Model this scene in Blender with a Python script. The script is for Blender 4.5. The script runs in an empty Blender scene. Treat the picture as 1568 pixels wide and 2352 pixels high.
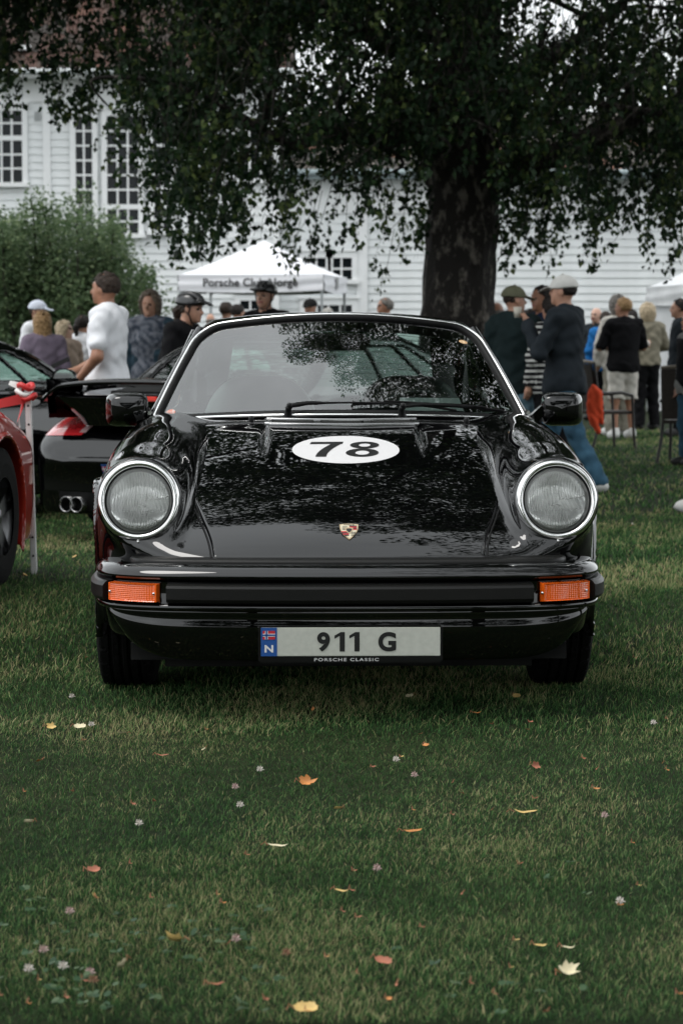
import bpy, bmesh, math, random
import numpy as np
from mathutils import Vector, Matrix
R = math.radians
random.seed(7)
rng = np.random.default_rng(11)
sc = bpy.context.scene
COL = sc.collection

# ------------------------------------------------------------------ camera
CAM_Y, CAM_Z, FPX, PITCH = -7.0, 1.11, 5553.0, math.atan(406 / 5553.0)
cd = bpy.data.cameras.new('camera')
cam = bpy.data.objects.new('camera', cd)
COL.objects.link(cam)
cam.location = (0, CAM_Y, CAM_Z)
cam.rotation_euler = (math.pi / 2 - PITCH, 0, 0)
cd.sensor_fit = 'HORIZONTAL'
cd.sensor_width = 24.0
cd.lens = 85.0
cd.clip_end = 2000
cd.dof.use_dof = True
cd.dof.focus_distance = 7.3
cd.dof.aperture_fstop = 8.0
sc.camera = cam

# ------------------------------------------------------------------ light
SUN_EL, SUN_AZ = R(66), R(-120)      # azimuth measured from +Y towards +X
w = bpy.data.worlds.new('World')
sc.world = w
w.use_nodes = True
nt = w.node_tree
bg = nt.nodes['Background']
sky = nt.nodes.new('ShaderNodeTexSky')
sky.sky_type = 'NISHITA'
sky.sun_disc = False
sky.sun_elevation = SUN_EL
sky.sun_rotation = SUN_AZ
sky.air_density = 1.0
sky.dust_density = 1.5
sky.ozone_density = 1.0
hs = nt.nodes.new('ShaderNodeHueSaturation')     # grey overcast: little colour left in the sky
hs.inputs['Saturation'].default_value = 0.22
nt.links.new(sky.outputs[0], hs.inputs['Color'])
# closed cloud layer over it: pale grey, uneven
tcw = nt.nodes.new('ShaderNodeTexCoord')
nzw = nt.nodes.new('ShaderNodeTexNoise'); nzw.inputs['Scale'].default_value = 2.2; nzw.inputs['Detail'].default_value = 5
rpw = nt.nodes.new('ShaderNodeMapRange'); rpw.inputs['To Min'].default_value = 4.3; rpw.inputs['To Max'].default_value = 6.7
rpw.inputs['From Min'].default_value = .3; rpw.inputs['From Max'].default_value = .7
mlw = nt.nodes.new('ShaderNodeVectorMath'); mlw.operation = 'SCALE'; mlw.inputs[0].default_value = (.955, 1.0, 1.02)
nt.links.new(tcw.outputs['Generated'], nzw.inputs['Vector']); nt.links.new(nzw.outputs['Fac'], rpw.inputs['Value']); nt.links.new(rpw.outputs[0], mlw.inputs['Scale'])
mxw = nt.nodes.new('ShaderNodeMix'); mxw.data_type = 'RGBA'; mxw.inputs[0].default_value = .85
nt.links.new(hs.outputs[0], mxw.inputs[6]); nt.links.new(mlw.outputs[0], mxw.inputs[7])
nt.links.new(mxw.outputs[2], bg.inputs['Color'])
bg.inputs['Strength'].default_value = 0.15
sl = bpy.data.lights.new('sun', 'SUN')
sl.energy = 0.8
sl.angle = R(25)
sl.color = (1.0, 0.97, 0.93)
sun = bpy.data.objects.new('sun', sl)
COL.objects.link(sun)
sdir = Vector((math.cos(SUN_EL) * math.sin(SUN_AZ), math.cos(SUN_EL) * math.cos(SUN_AZ), math.sin(SUN_EL)))
sun.rotation_euler = (-sdir).to_track_quat('-Z', 'Y').to_euler()
sun.location = (0, 0, 30)
sc.view_settings.view_transform = 'Standard'
sc.view_settings.look = 'None'
sc.view_settings.exposure = 0.93
sc.view_settings.gamma = 1.0
sc.view_settings.use_curve_mapping = False
sc.cycles.use_denoising = True
sc.cycles.max_bounces = 8
sc.cycles.transparent_max_bounces = 16
sc.cycles.caustics_reflective = False
sc.cycles.caustics_refractive = False
sc.cycles.sample_clamp_indirect = 6.0

# ------------------------------------------------------------------ helpers
def at(px, py, D):
    """world point seen at (px, py) of the 1568-wide picture at depth D (world y distance from the camera)"""
    xc, yc = (px - 784) / FPX, -(py - 1176) / FPX
    t = D / (math.cos(PITCH) + yc * math.sin(PITCH))
    return Vector((xc * t, CAM_Y + D, CAM_Z + t * (-math.sin(PITCH) + yc * math.cos(PITCH))))

def sstep(a, b, x):
    t = np.clip((x - a) / (b - a), 0, 1)
    return t * t * (3 - 2 * t)

def gz(y):
    """height of the lawn: level at the car, a little lower behind it"""
    return -0.03 - 0.16 * sstep(2.0, 11.0, y)

def tag(o, label=None, cat=None, group=None, kind=None):
    if label: o['label'] = label
    if cat: o['category'] = cat
    if group: o['group'] = group
    if kind: o['kind'] = kind
    return o

def empty(name, loc=(0, 0, 0), rz=0.0, parent=None):
    o = bpy.data.objects.new(name, None)
    COL.objects.link(o)
    o.location = loc
    o.rotation_euler = (0, 0, rz)
    if parent: o.parent = parent
    return o

def link(name, me, parent=None):
    o = bpy.data.objects.new(name, me)
    COL.objects.link(o)
    if parent: o.parent = parent
    return o

def np_mesh(name, V, F, mats=None, smooth=True, normals=None, fmat=None):
    """mesh from numpy arrays; F is an (n,k) int array or a list of such arrays"""
    me = bpy.data.meshes.new(name)
    V = np.ascontiguousarray(V, dtype=np.float32)
    Fs = [f for f in (F if isinstance(F, list) else [F]) if len(f)]
    me.vertices.add(len(V))
    me.vertices.foreach_set('co', V.ravel())
    lv = np.concatenate([f.ravel() for f in Fs]).astype(np.int32)
    cnt = np.concatenate([np.full(len(f), f.shape[1], np.int32) for f in Fs])
    st = np.concatenate([[0], np.cumsum(cnt)[:-1]]).astype(np.int32)
    me.loops.add(len(lv))
    me.loops.foreach_set('vertex_index', lv)
    me.polygons.add(len(cnt))
    me.polygons.foreach_set('loop_start', st)
    me.polygons.foreach_set('loop_total', cnt)
    me.polygons.foreach_set('use_smooth', np.full(len(cnt), smooth, dtype=bool))
    for m in (mats or []):
        me.materials.append(m)
    if fmat is not None:
        me.polygons.foreach_set('material_index', np.asarray(fmat, np.int32))
    me.update(calc_edges=True)
    if normals is not None:
        me.normals_split_custom_set_from_vertices(np.asarray(normals, np.float32).tolist())
    return me

class MB:
    """collects simple shapes into one mesh"""
    def __init__(s):
        s.v, s.f, s.m, s.sm = [], [], [], []
    def add(s, vs, fs, mi=0, smooth=False):
        b = len(s.v)
        s.v += [tuple(v) for v in vs]
        for f in fs:
            s.f.append([i + b for i in f]); s.m.append(mi); s.sm.append(smooth)
        return s
    def box(s, c, d, M=None, mi=0, bev=0.0):
        c = Vector(c); hx, hy, hz = d[0] / 2, d[1] / 2, d[2] / 2
        if bev > 0:
            bm = bmesh.new()
            bmesh.ops.create_cube(bm, size=1.0)
            for v in bm.verts: v.co = Vector((v.co.x * d[0], v.co.y * d[1], v.co.z * d[2]))
            bmesh.ops.bevel(bm, geom=bm.edges[:], offset=min(bev, min(d) * .45), segments=2, affect='EDGES')
            bm.verts.index_update()
            vs = [(M @ v.co if M else v.co) + c for v in bm.verts]
            fs = [[v.index for v in f.verts] for f in bm.faces]
            bm.free()
            return s.add(vs, fs, mi, False)
        vs = [Vector((x * hx, y * hy, z * hz)) for x in (-1, 1) for y in (-1, 1) for z in (-1, 1)]
        vs = [(M @ v if M else v) + c for v in vs]
        return s.add(vs, [(0, 1, 3, 2), (4, 6, 7, 5), (0, 4, 5, 1), (2, 3, 7, 6), (0, 2, 6, 4), (1, 5, 7, 3)], mi)
    def tube(s, pts, r, n=8, mi=0, cap=True, closed=False):
        pts = [Vector(p) for p in pts]
        k = len(pts)
        rs = r if hasattr(r, '__len__') else [r] * k
        vs, fs = [], []
        up = None
        for i, p in enumerate(pts):
            if closed:
                t = pts[(i + 1) % k] - pts[i - 1]
            else:
                t = pts[min(i + 1, k - 1)] - pts[max(i - 1, 0)]
            if t.length < 1e-9: t = Vector((0, 0, 1))
            t.normalize()
            if up is None:
                up = t.orthogonal().normalized()
            up = (up - t * up.dot(t))
            if up.length < 1e-6: up = t.orthogonal()
            up.normalize()
            sd = t.cross(up)
            for j in range(n):
                a = 2 * math.pi * j / n
                vs.append(p + (up * math.cos(a) + sd * math.sin(a)) * rs[i])
        m = k if closed else k - 1
        for i in range(m):
            for j in range(n):
                a, b = i * n + j, i * n + (j + 1) % n
                c, d = ((i + 1) % k) * n + (j + 1) % n, ((i + 1) % k) * n + j
                fs.append((a, b, c, d))
        s.add(vs, fs, mi, True)
        if cap and not closed:
            s.add(vs[:n][::-1], [tuple(range(n))], mi)
            s.add(vs[-n:], [tuple(range(n))], mi)
        return s
    def lathe(s, prof, c, ax=(0, -1, 0), n=32, mi=0, smooth=True):
        """prof: list of (radius, height along ax)"""
        ax = Vector(ax).normalized()
        u = ax.orthogonal().normalized(); v = ax.cross(u)
        c = Vector(c)
        vs, fs = [], []
        for r, h in prof:
            for j in range(n):
                a = 2 * math.pi * j / n
                vs.append(c + ax * h + (u * math.cos(a) + v * math.sin(a)) * r)
        for i in range(len(prof) - 1):
            for j in range(n):
                fs.append((i * n + j, i * n + (j + 1) % n, (i + 1) * n + (j + 1) % n, (i + 1) * n + j))
        return s.add(vs, fs, mi, smooth)
    def grid(s, P, mi=0, smooth=True, closed_u=False):
        """P: array (a,b,3)"""
        P = np.asarray(P); a, b = P.shape[:2]
        fs = []
        for i in range(a - (0 if closed_u else 1)):
            for j in range(b - 1):
                fs.append((i * b + j, i * b + j + 1, ((i + 1) % a) * b + j + 1, ((i + 1) % a) * b + j))
        return s.add(P.reshape(-1, 3).tolist(), fs, mi, smooth)
    def mesh(s, name, mats):
        me = bpy.data.meshes.new(name)
        me.from_pydata(s.v, [], s.f)
        for m in (mats if isinstance(mats, (list, tuple)) else [mats]): me.materials.append(m)
        me.polygons.foreach_set('material_index', s.m)
        me.polygons.foreach_set('use_smooth', s.sm)
        me.update()
        return me
    def build(s, name, mats, parent=None):
        return link(name, s.mesh(name, mats), parent)

def surface_nets(f, xs, ys, zs, newton=2):
    xs, ys, zs = [np.asarray(a, np.float64) for a in (xs, ys, zs)]
    nx, ny, nz = len(xs), len(ys), len(zs)
    F = np.empty((nx, ny, nz), np.float32)
    step = max(1, int(4e5 / (nx * nz)))
    for j in range(0, ny, step):
        X, Y, Z = np.meshgrid(xs, ys[j:j + step], zs, indexing='ij')
        F[:, j:j + step] = f(X, Y, Z)
    S = F < 0
    c = [S[i:nx - 1 + i, j:ny - 1 + j, k:nz - 1 + k] for i in (0, 1) for j in (0, 1) for k in (0, 1)]
    alln = c[0].copy(); anyn = c[0].copy()
    for q in c[1:]:
        alln &= q; anyn |= q
    I, J, K = np.nonzero(anyn & ~alln)
    n = len(I)
    acc = np.zeros((n, 3)); ct = np.zeros(n)
    corners = [(i, j, k) for i in (0, 1) for j in (0, 1) for k in (0, 1)]
    vals = {q: F[I + q[0], J + q[1], K + q[2]] for q in corners}
    for q in corners:
        for ax in range(3):
            if q[ax]: continue
            p = list(q); p[ax] = 1; p = tuple(p)
            a, b = vals[q], vals[p]
            m = (a < 0) != (b < 0)
            t = a[m] / (a[m] - b[m])
            i0 = [(I[m] + q[0]), (J[m] + q[1]), (K[m] + q[2])]
            P = np.stack([xs[i0[0]], ys[i0[1]], zs[i0[2]]], 1)
            arr = (xs, ys, zs)[ax]
            P[:, ax] += t * (arr[i0[ax] + 1] - arr[i0[ax]])
            acc[m] += P; ct[m] += 1
    V = acc / ct[:, None]
    ids = np.full((nx - 1, ny - 1, nz - 1), -1, np.int32)
    ids[I, J, K] = np.arange(n)
    quads = []
    d = S[1:, 1:-1, 1:-1] != S[:-1, 1:-1, 1:-1]
    i, j, k = np.nonzero(d); j += 1; k += 1
    q = np.stack([ids[i, j - 1, k - 1], ids[i, j, k - 1], ids[i, j, k], ids[i, j - 1, k]], 1)
    fl = ~S[i, j, k]; q[fl] = q[fl][:, ::-1]; quads.append(q)
    d = S[1:-1, 1:, 1:-1] != S[1:-1, :-1, 1:-1]
    i, j, k = np.nonzero(d); i += 1; k += 1
    q = np.stack([ids[i - 1, j, k - 1], ids[i - 1, j, k], ids[i, j, k], ids[i, j, k - 1]], 1)
    fl = ~S[i, j, k]; q[fl] = q[fl][:, ::-1]; quads.append(q)
    d = S[1:-1, 1:-1, 1:] != S[1:-1, 1:-1, :-1]
    i, j, k = np.nonzero(d); i += 1; j += 1
    q = np.stack([ids[i - 1, j - 1, k], ids[i, j - 1, k], ids[i, j, k], ids[i - 1, j, k]], 1)
    fl = ~S[i, j, k]; q[fl] = q[fl][:, ::-1]; quads.append(q)
    Q = np.concatenate(quads)
    Q = Q[(Q >= 0).all(1)]
    h = min(np.diff(xs).min(), np.diff(zs).min())
    def grad(P):
        e = 1.2e-3
        g = np.empty_like(P)
        for a in range(3):
            d_ = np.zeros(3); d_[a] = e
            g[:, a] = (f(*(P + d_).T) - f(*(P - d_).T)) / (2 * e)
        return g
    for _ in range(newton):
        g = grad(V); v = f(*V.T)
        s_ = np.clip(v / np.maximum((g * g).sum(1), 1e-6), -h, h)
        V = V - s_[:, None] * g * .9
    g = grad(V)
    N = g / np.maximum(np.linalg.norm(g, axis=1), 1e-9)[:, None]
    return V, Q, N

def smin(a, b, k):
    h = np.clip(.5 + .5 * (b - a) / k, 0, 1)
    return b + (a - b) * h - k * h * (1 - h)
def smax(a, b, k):
    return -smin(-a, -b, k)

def spline(xp, fp):
    """smooth (pchip-like) interpolation as a function"""
    xp, fp = np.asarray(xp, float), np.asarray(fp, float)
    d = np.diff(fp) / np.diff(xp)
    m = np.empty(len(xp)); m[0], m[-1] = d[0], d[-1]
    for i in range(1, len(xp) - 1):
        m[i] = 0 if d[i - 1] * d[i] <= 0 else 2 / (1 / d[i - 1] + 1 / d[i])
    def fn(x):
        x = np.clip(x, xp[0], xp[-1])
        i = np.clip(np.searchsorted(xp, x, side='right') - 1, 0, len(xp) - 2)
        h = xp[i + 1] - xp[i]; t = (x - xp[i]) / h
        return ((2 * t**3 - 3 * t**2 + 1) * fp[i] + (t**3 - 2 * t**2 + t) * h * m[i]
                + (-2 * t**3 + 3 * t**2) * fp[i + 1] + (t**3 - t**2) * h * m[i + 1])
    return fn

# ------------------------------------------------------------------ materials
MATS = {}
def mat(name, col, rough=.5, metal=0.0, spec=.5, coat=0.0, var=0.0, vscale=8.0, bump=0.0, bscale=60.0,
        col2=None, trans=0.0, emit=None, ior=1.5, sheen=0.0, sub=0.0, detail=4.0, coat_rough=.03, coat_ior=1.5):
    if name in MATS: return MATS[name]
    m = bpy.data.materials.new(name); m.use_nodes = True
    n, l = m.node_tree.nodes, m.node_tree.links
    b = n['Principled BSDF']
    c4 = tuple(col) + (1,)
    b.inputs['Base Color'].default_value = c4
    b.inputs['Roughness'].default_value = rough
    b.inputs['Metallic'].default_value = metal
    b.inputs['Specular IOR Level'].default_value = spec
    b.inputs['IOR'].default_value = ior
    b.inputs['Coat Weight'].default_value = coat
    b.inputs['Coat Roughness'].default_value = coat_rough
    b.inputs['Coat IOR'].default_value = coat_ior
    b.inputs['Transmission Weight'].default_value = trans
    b.inputs['Sheen Weight'].default_value = sheen
    if sub:
        b.inputs['Subsurface Weight'].default_value = sub
        b.inputs['Subsurface Radius'].default_value = (.02, .008, .004)
    if emit:
        b.inputs['Emission Color'].default_value = tuple(emit[:3]) + (1,)
        b.inputs['Emission Strength'].default_value = emit[3]
    tc = n.new('ShaderNodeTexCoord')
    if var > 0 or col2 is not None:
        nz = n.new('ShaderNodeTexNoise'); nz.inputs['Scale'].default_value = vscale
        nz.inputs['Detail'].default_value = detail
        l.new(tc.outputs['Object'], nz.inputs['Vector'])
        rp = n.new('ShaderNodeValToRGB')
        rp.color_ramp.elements[0].position = .3; rp.color_ramp.elements[1].position = .7
        a = tuple(max(0, x * (1 - var)) for x in col) + (1,)
        z = (tuple(col2) if col2 is not None else tuple(min(1, x * (1 + var)) for x in col)) + (1,)
        rp.color_ramp.elements[0].color = a; rp.color_ramp.elements[1].color = z
        l.new(nz.outputs['Fac'], rp.inputs['Fac'])
        l.new(rp.outputs['Color'], b.inputs['Base Color'])
    if bump > 0:
        nb = n.new('ShaderNodeTexNoise'); nb.inputs['Scale'].default_value = bscale
        nb.inputs['Detail'].default_value = 5
        l.new(tc.outputs['Object'], nb.inputs['Vector'])
        bp = n.new('ShaderNodeBump'); bp.inputs['Strength'].default_value = bump
        bp.inputs['Distance'].default_value = .01
        l.new(nb.outputs['Fac'], bp.inputs['Height'])
        l.new(bp.outputs['Normal'], b.inputs['Normal'])
    MATS[name] = m
    return m

def glass_mat(name, tint, ior=1.55, rough=0.0, refl=(1, 1, 1)):
    """thin pane: see-through with a mirror coat that follows Fresnel"""
    if name in MATS: return MATS[name]
    m = bpy.data.materials.new(name); m.use_nodes = True
    n, l = m.node_tree.nodes, m.node_tree.links
    n.remove(n['Principled BSDF'])
    t = n.new('ShaderNodeBsdfTransparent'); t.inputs[0].default_value = tuple(tint) + (1,)
    g = n.new('ShaderNodeBsdfGlossy'); g.inputs[0].default_value = tuple(refl) + (1,); g.inputs['Roughness'].default_value = rough
    fr = n.new('ShaderNodeFresnel'); fr.inputs[0].default_value = ior
    mx = n.new('ShaderNodeMixShader')
    l.new(fr.outputs[0], mx.inputs[0]); l.new(t.outputs[0], mx.inputs[1]); l.new(g.outputs[0], mx.inputs[2])
    l.new(mx.outputs[0], n['Material Output'].inputs['Surface'])
    MATS[name] = m
    return m

def text_mesh(txt, size, offset=0.0, shear=0.0, extrude=0.0, sx=1.0, spacing=1.0):
    """flat lettering as (verts, faces) centred on the origin in the xy plane"""
    cu = bpy.data.curves.new('lettering', 'FONT')
    cu.body = txt; cu.size = size; cu.offset = offset; cu.shear = shear
    cu.extrude = extrude; cu.align_x = 'CENTER'; cu.align_y = 'CENTER'; cu.space_character = spacing
    o = bpy.data.objects.new('lettering', cu); COL.objects.link(o)
    dg = bpy.context.evaluated_depsgraph_get(); dg.update()
    me = bpy.data.meshes.new_from_object(o.evaluated_get(dg))
    vs = [Vector((v.co.x * sx, v.co.y, v.co.z)) for v in me.vertices]
    fs = [tuple(p.vertices) for p in me.polygons]
    bpy.data.objects.remove(o); bpy.data.curves.remove(cu); bpy.data.meshes.remove(me)
    if vs:
        x0 = (min(v.x for v in vs) + max(v.x for v in vs)) / 2
        y0 = (min(v.y for v in vs) + max(v.y for v in vs)) / 2
        vs = [Vector((v.x - x0, v.y - y0, v.z)) for v in vs]
    return vs, fs

def dup(o, parent=None):
    c = o.copy(); COL.objects.link(c)
    if parent is not None: c.parent = parent
    for ch in list(o.children): dup(ch, c)
    return c
# ================================================================== the black classic coupe
PAINT = mat('black_paint', (.0012, .0012, .0014), rough=.35, spec=.0, coat=1.0, coat_rough=.008, coat_ior=1.6)
CHROME = mat('chrome', (.86, .86, .85), rough=.09, metal=1.0)
SATIN = mat('satin_metal', (.62, .62, .61), rough=.22, metal=1.0)
RUBBER = mat('black_rubber', (.005, .005, .005), rough=.55, spec=.2, var=.3, vscale=30)
TRIM = mat('black_trim', (.004, .004, .004), rough=.32, spec=.25)
STRIP = mat('bumper_rubber', (.006, .006, .0055), rough=.40, spec=.22, bump=.08, bscale=300)
TYRE = mat('tyre_rubber', (.0045, .0045, .0045), rough=.85, spec=.12, var=.35, vscale=20, bump=.2, bscale=120)
DARK = mat('dark_void', (.002, .002, .002), rough=.9)
LEATHER = mat('black_leather', (.02, .02, .02), rough=.45, bump=.15, bscale=250)
GLASS = glass_mat('windscreen_glass', (.74, .86, .81), ior=2.3)
SIDEGLASS = glass_mat('side_glass', (.75, .88, .83), ior=1.5)
WHITE = mat('white_vinyl', (.64, .63, .63), rough=.45)
BLACKINK = mat('black_ink', (.006, .006, .006), rough=.4)
AMBER = mat('amber_lens', (.78, .115, .008), rough=.12, coat=1.0, bump=.0)
PLATEW = mat('plate_white', (.46, .47, .42), rough=.4, var=.06, vscale=60)
BLUE = mat('plate_blue', (.012, .07, .26), rough=.35)
REDM = mat('flag_red', (.45, .02, .03), rough=.4)

hood_z = spline([.10, .15, .20, .30, .45, .60, .80, 1.0, 1.12, 1.22, 1.32, 1.6, 2.9, 3.2, 3.8, 4.25],
                [.405, .447, .485, .545, .613, .668, .728, .778, .805, .826, .838, .842, .842, .80, .62, .45])
seam_x = spline([.12, .20, .35, .6, .9, 1.2], [.405, .415, .455, .515, .565, .600])
crown = lambda y: .014 + .006 * sstep(.2, .8, y)
def top_z(x, y):
    return hood_z(y) - crown(y) * (np.abs(x) / .5) ** 2.2
tub_x = spline([.2, .3, .6, 1.0, 1.4, 4.3], [.629, .629, .622, .603, .590, .590])
tub_z = spline([.2, .3, .6, 1.0, 1.3, 2.8, 3.4, 4.2], [.612, .613, .640, .664, .668, .668, .62, .44])
tub_r = spline([.2, .3, .6, 1.0, 1.4, 4.3], [.129, .129, .140, .160, .170, .170])
side_w = spline([.05, .2, .4, .65, .88, 1.15, 1.5, 2.5, 2.9, 3.2, 3.6, 4.25],
                [.66, .715, .752, .79, .806, .79, .770, .772, .81, .845, .81, .62])
def car_sdf(X, Y, Z):
    x = np.abs(X)
    d_top = (Z - top_z(x, Y)) * .88
    wz = side_w(Y) - .9 * np.clip(Z - .50, 0, 1) ** 2 - .5 * np.clip(.42 - Z, 0, 1) ** 2
    d_side = (x - wz) * .95
    yf = .125 + .22 * (x / .74) ** 4
    d_front = (yf - Y) * .9
    b = smax(smax(d_top, d_side, .09), d_front, .03)
    b = smax(b, .20 - Z, .03)
    b = smax(b, Y - 4.2, .1)
    tx, tz, tr = tub_x(Y), tub_z(Y), tub_r(Y)
    dt = np.sqrt((x - tx) ** 2 + (Z - tz) ** 2) - tr
    plane = (.275 + .20 * (Z - .613) - Y) * .98
    dt = smax(dt, plane, .012)
    dt = smax(dt, Y - 4.0, .1)
    bucket = np.maximum(np.sqrt((x - .629) ** 2 + (Z - .613) ** 2) - .1005, Y - .40)
    d = smax(smin(b, dt, .055), -bucket, .004)
    # wheel arches with a lip
    for ya, ra in ((.88, .345), (3.15, .355)):
        rr = np.sqrt((Y - ya) ** 2 + (Z - .285) ** 2)
        lip = np.sqrt((rr - ra - .004) ** 2 + (x - (side_w(Y) - .004)) ** 2) - .012
        d = smin(d, lip, .02)
        d = smax(d, np.minimum(ra - rr, x - .52), .01)
    # cabin
    cab = np.maximum(np.maximum(1.42 + .12 * (x / .6) ** 2 - Y, Y - 2.98), np.maximum(x - .60, .32 - Z))
    return smax(d, -cab, .02)

CAR_A = R(1.3)
car = empty('sports_car', (.0265, 0, 0), CAR_A)
tag(car, 'black classic sports car with round headlights, number 78 roundel and plate 911 G', 'car')
ys = np.concatenate([np.arange(.06, .60, .0105), np.arange(.60, 1.5, .014), np.arange(1.5, 4.3, .034)])
V, Q, N = surface_nets(car_sdf, np.arange(-.9, .901, .0135), ys, np.arange(.16, .93, .0125))
body = link('body', np_mesh('body', V, Q, [PAINT], normals=N), car)

def hood_pt(x, y, off=0.0):
    e = .002
    zx = (top_z(x + e, y) - top_z(x - e, y)) / (2 * e)
    zy = (top_z(x, y + e) - top_z(x, y - e)) / (2 * e)
    n = np.stack(np.broadcast_arrays(-zx, -zy, np.ones_like(zx)), -1)
    n = n / np.linalg.norm(n, axis=-1)[..., None]
    return np.stack(np.broadcast_arrays(x, y, top_z(x, y)), -1) + n * off, n

# bonnet: its own panel, 5 mm proud, edges rolled down, raised centre section towards the screen
HY0, HY1 = .142, 1.165
nu, nv = 161, 141
U, Vv = np.meshgrid(np.linspace(-1, 1, nu), np.linspace(0, 1, nv), indexing='ij')
def hood_surface(u, v):
    yy = HY0 + (HY1 - HY0) * v + .014 * (np.abs(u) ** 2.5) * (1 - v) + .035 * (np.abs(u) ** 2) * v
    xx = u * (seam_x(yy) - .004)
    return xx, yy
hx, hy = hood_surface(U, Vv)
dedge = np.minimum(np.minimum((1 - np.abs(U)) * .5, Vv * 1.0), (1 - Vv) * 1.0)
roll = -.009 * (1 - np.sqrt(np.clip(1 - (1 - np.clip(dedge / .010, 0, 1)) ** 2, 0, 1)))
halfw = .245 + .012 * (1.15 - hy)
ridge = .007 * sstep(.72, 1.02, hy) * (1 - sstep(-.006, .008, np.abs(hx) - halfw)) - .004 * sstep(.78, .98, hy) * np.exp(-((np.abs(hx) - halfw - .012) / .007) ** 2)
P, Nn = hood_pt(hx, hy)
P = P + Nn * (.005 + roll + ridge)[..., None]
# normals from the panel itself
dU = np.gradient(P, axis=0); dV = np.gradient(P, axis=1)
NN = np.cross(dU, dV); NN /= np.linalg.norm(NN, axis=-1)[..., None]
ii = np.arange(nu * nv).reshape(nu, nv)
Fq = np.stack([ii[:-1, :-1], ii[1:, :-1], ii[1:, 1:], ii[:-1, 1:]], -1).reshape(-1, 4)
hood = link('hood', np_mesh('hood', P.reshape(-1, 3), Fq, [PAINT], normals=NN.reshape(-1, 3)), car)
# dark shut line round the bonnet
for sgn in (-1, 1):
    m = MB()
    pts = []
    for v in np.linspace(0, 1, 60):
        x_, y_ = hood_surface(np.array(sgn * 1.0), np.array(v))
        x_ = x_ + sgn * .004
        p_, _ = hood_pt(x_, y_, .0002)
        pts.append(p_)
    m.tube(pts, .0032, 6)
    m.build('shut_line', RUBBER, hood)

def on_hood(vs, x0, y0, off, rot=0.0):
    """lay flat lettering (xy plane) onto the bonnet; its +y runs up the bonnet"""
    out = []
    for v in vs:
        x, y = x0 + v.x, y0 + v.y * .965
        p, n = hood_pt(np.array(float(x)), np.array(float(y)), off + v.z)
        hw = .245 + .012 * (1.15 - y)
        r_ = .005 + .007 * float(sstep(.72, 1.02, np.array(y)))
        out.append(Vector(p + n * r_))
    return out
# race roundel
DX, DY = .006, .825
rings = []
for k in range(9):
    t = k / 8
    rings.append([Vector((.1735 * t * math.cos(a), .137 * t * math.sin(a), 0)) for a in np.linspace(0, 2 * math.pi, 72, endpoint=False)])
m = MB()
allv = [v for rg in rings for v in rg]
fs = []
for k in range(8):
    for j in range(72):
        fs.append((k * 72 + j, (k + 1) * 72 + j, (k + 1) * 72 + (j + 1) % 72, k * 72 + (j + 1) % 72))
m.add(on_hood(allv, DX, DY, .0012), fs, 0, True)
roundel = m.build('race_roundel', WHITE, hood)
m = MB()
def fillpoly(outer, inner=None):
    """ring or fan of a closed outline"""
    n_ = len(outer)
    if inner is None:
        c = sum(outer, Vector()) / n_
        return outer + [c], [(i, (i + 1) % n_, n_) for i in range(n_)]
    return outer + inner, [(i, (i + 1) % n_, n_ + (i + 1) % n_, n_ + i) for i in range(n_)]
# 7: slanted wide figure
def v2(x, y): return Vector((x, y, 0))
top7 = [v2(-.108, .072), v2(-.012, .072), v2(-.004, .050), v2(-.115, .050)]
m.add(on_hood([v2(-.1105, .072), v2(-.006, .072), v2(-.010, .0495), v2(-.116, .0495)], DX, DY, .0022), [(0, 3, 2, 1)])
lft, rgt = [], []
for t in np.linspace(0, 1, 14):
    y_ = .0505 - t * .125
    c_ = -.030 - .052 * (1 - (1 - t) ** 1.7)
    w_ = .0265 + .002 * t
    lft.append(v2(c_ - w_ * .58, y_)); rgt.append(v2(c_ + w_ * .62, y_))
m.add(on_hood(lft + rgt, DX, DY, .0024), [(i, i + 1, 14 + i + 1, 14 + i) for i in range(13)])
for cx, cy, ax, ay, bx, by in ((.062, .038, .047, .0345, .019, .017), (.052, -.036, .053, .040, .0225, .0205)):
    o_ = [v2(cx + ax * math.cos(a) + .10 * (ay * math.sin(a)), cy + ay * math.sin(a)) for a in np.linspace(0, 2 * math.pi, 40, endpoint=False)]
    i_ = [v2(cx + bx * math.cos(a) + .10 * (by * math.sin(a)), cy + by * math.sin(a)) for a in np.linspace(0, 2 * math.pi, 40, endpoint=False)]
    vs, fs = fillpoly(o_, i_)
    m.add(on_hood(vs, DX, DY, .0022 + .0003 * (cy > 0)), fs)
m.build('number', BLACKINK, roundel)

# fresh-air grille in front of the screen
gr = MB()
def hp(x, y, off): return Vector(hood_pt(np.array(float(x)), np.array(float(y)), off)[0])
def hood_strip(mb, xa, xb, ya, yb, off, mi=0, n=24, h=.006, taper=0.0):
    """raised bar lying on the bonnet between two x and two y"""
    rows = []
    for x in np.linspace(xa, xb, n):
        bow = .03 * (x / .25) ** 2
        a_, b_ = ya + bow, yb + bow
        rows.append([hp(x, a_, off - .004), hp(x, a_, off + h * .7), hp(x, a_ + .002, off + h), hp(x, b_ - .002, off + h), hp(x, b_, off + h * .7), hp(x, b_, off - .004)])
    mb.grid(rows, mi)
G0, G1 = 1.085, 1.142
hood_strip(gr, -.243, .243, G0 - .006, G0 + .006, .013, h=.007)
hood_strip(gr, -.252, .252, G1 - .007, G1 + .006, .013, h=.009)
for x in (-.246, -.083, .083, .246):
    hood_strip(gr, x - .012, x + .012, G0, G1, .013, h=.0065, n=4)
grille = gr.build('air_grille', mat('dark_chrome', (.34, .34, .34), rough=.16, metal=1.0), hood)
gm = MB(); gs = MB()
hood_strip(gs, -.24, .24, G0, G1, .0085, h=.002)
gs.build('grille_backing', DARK, grille)
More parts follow.
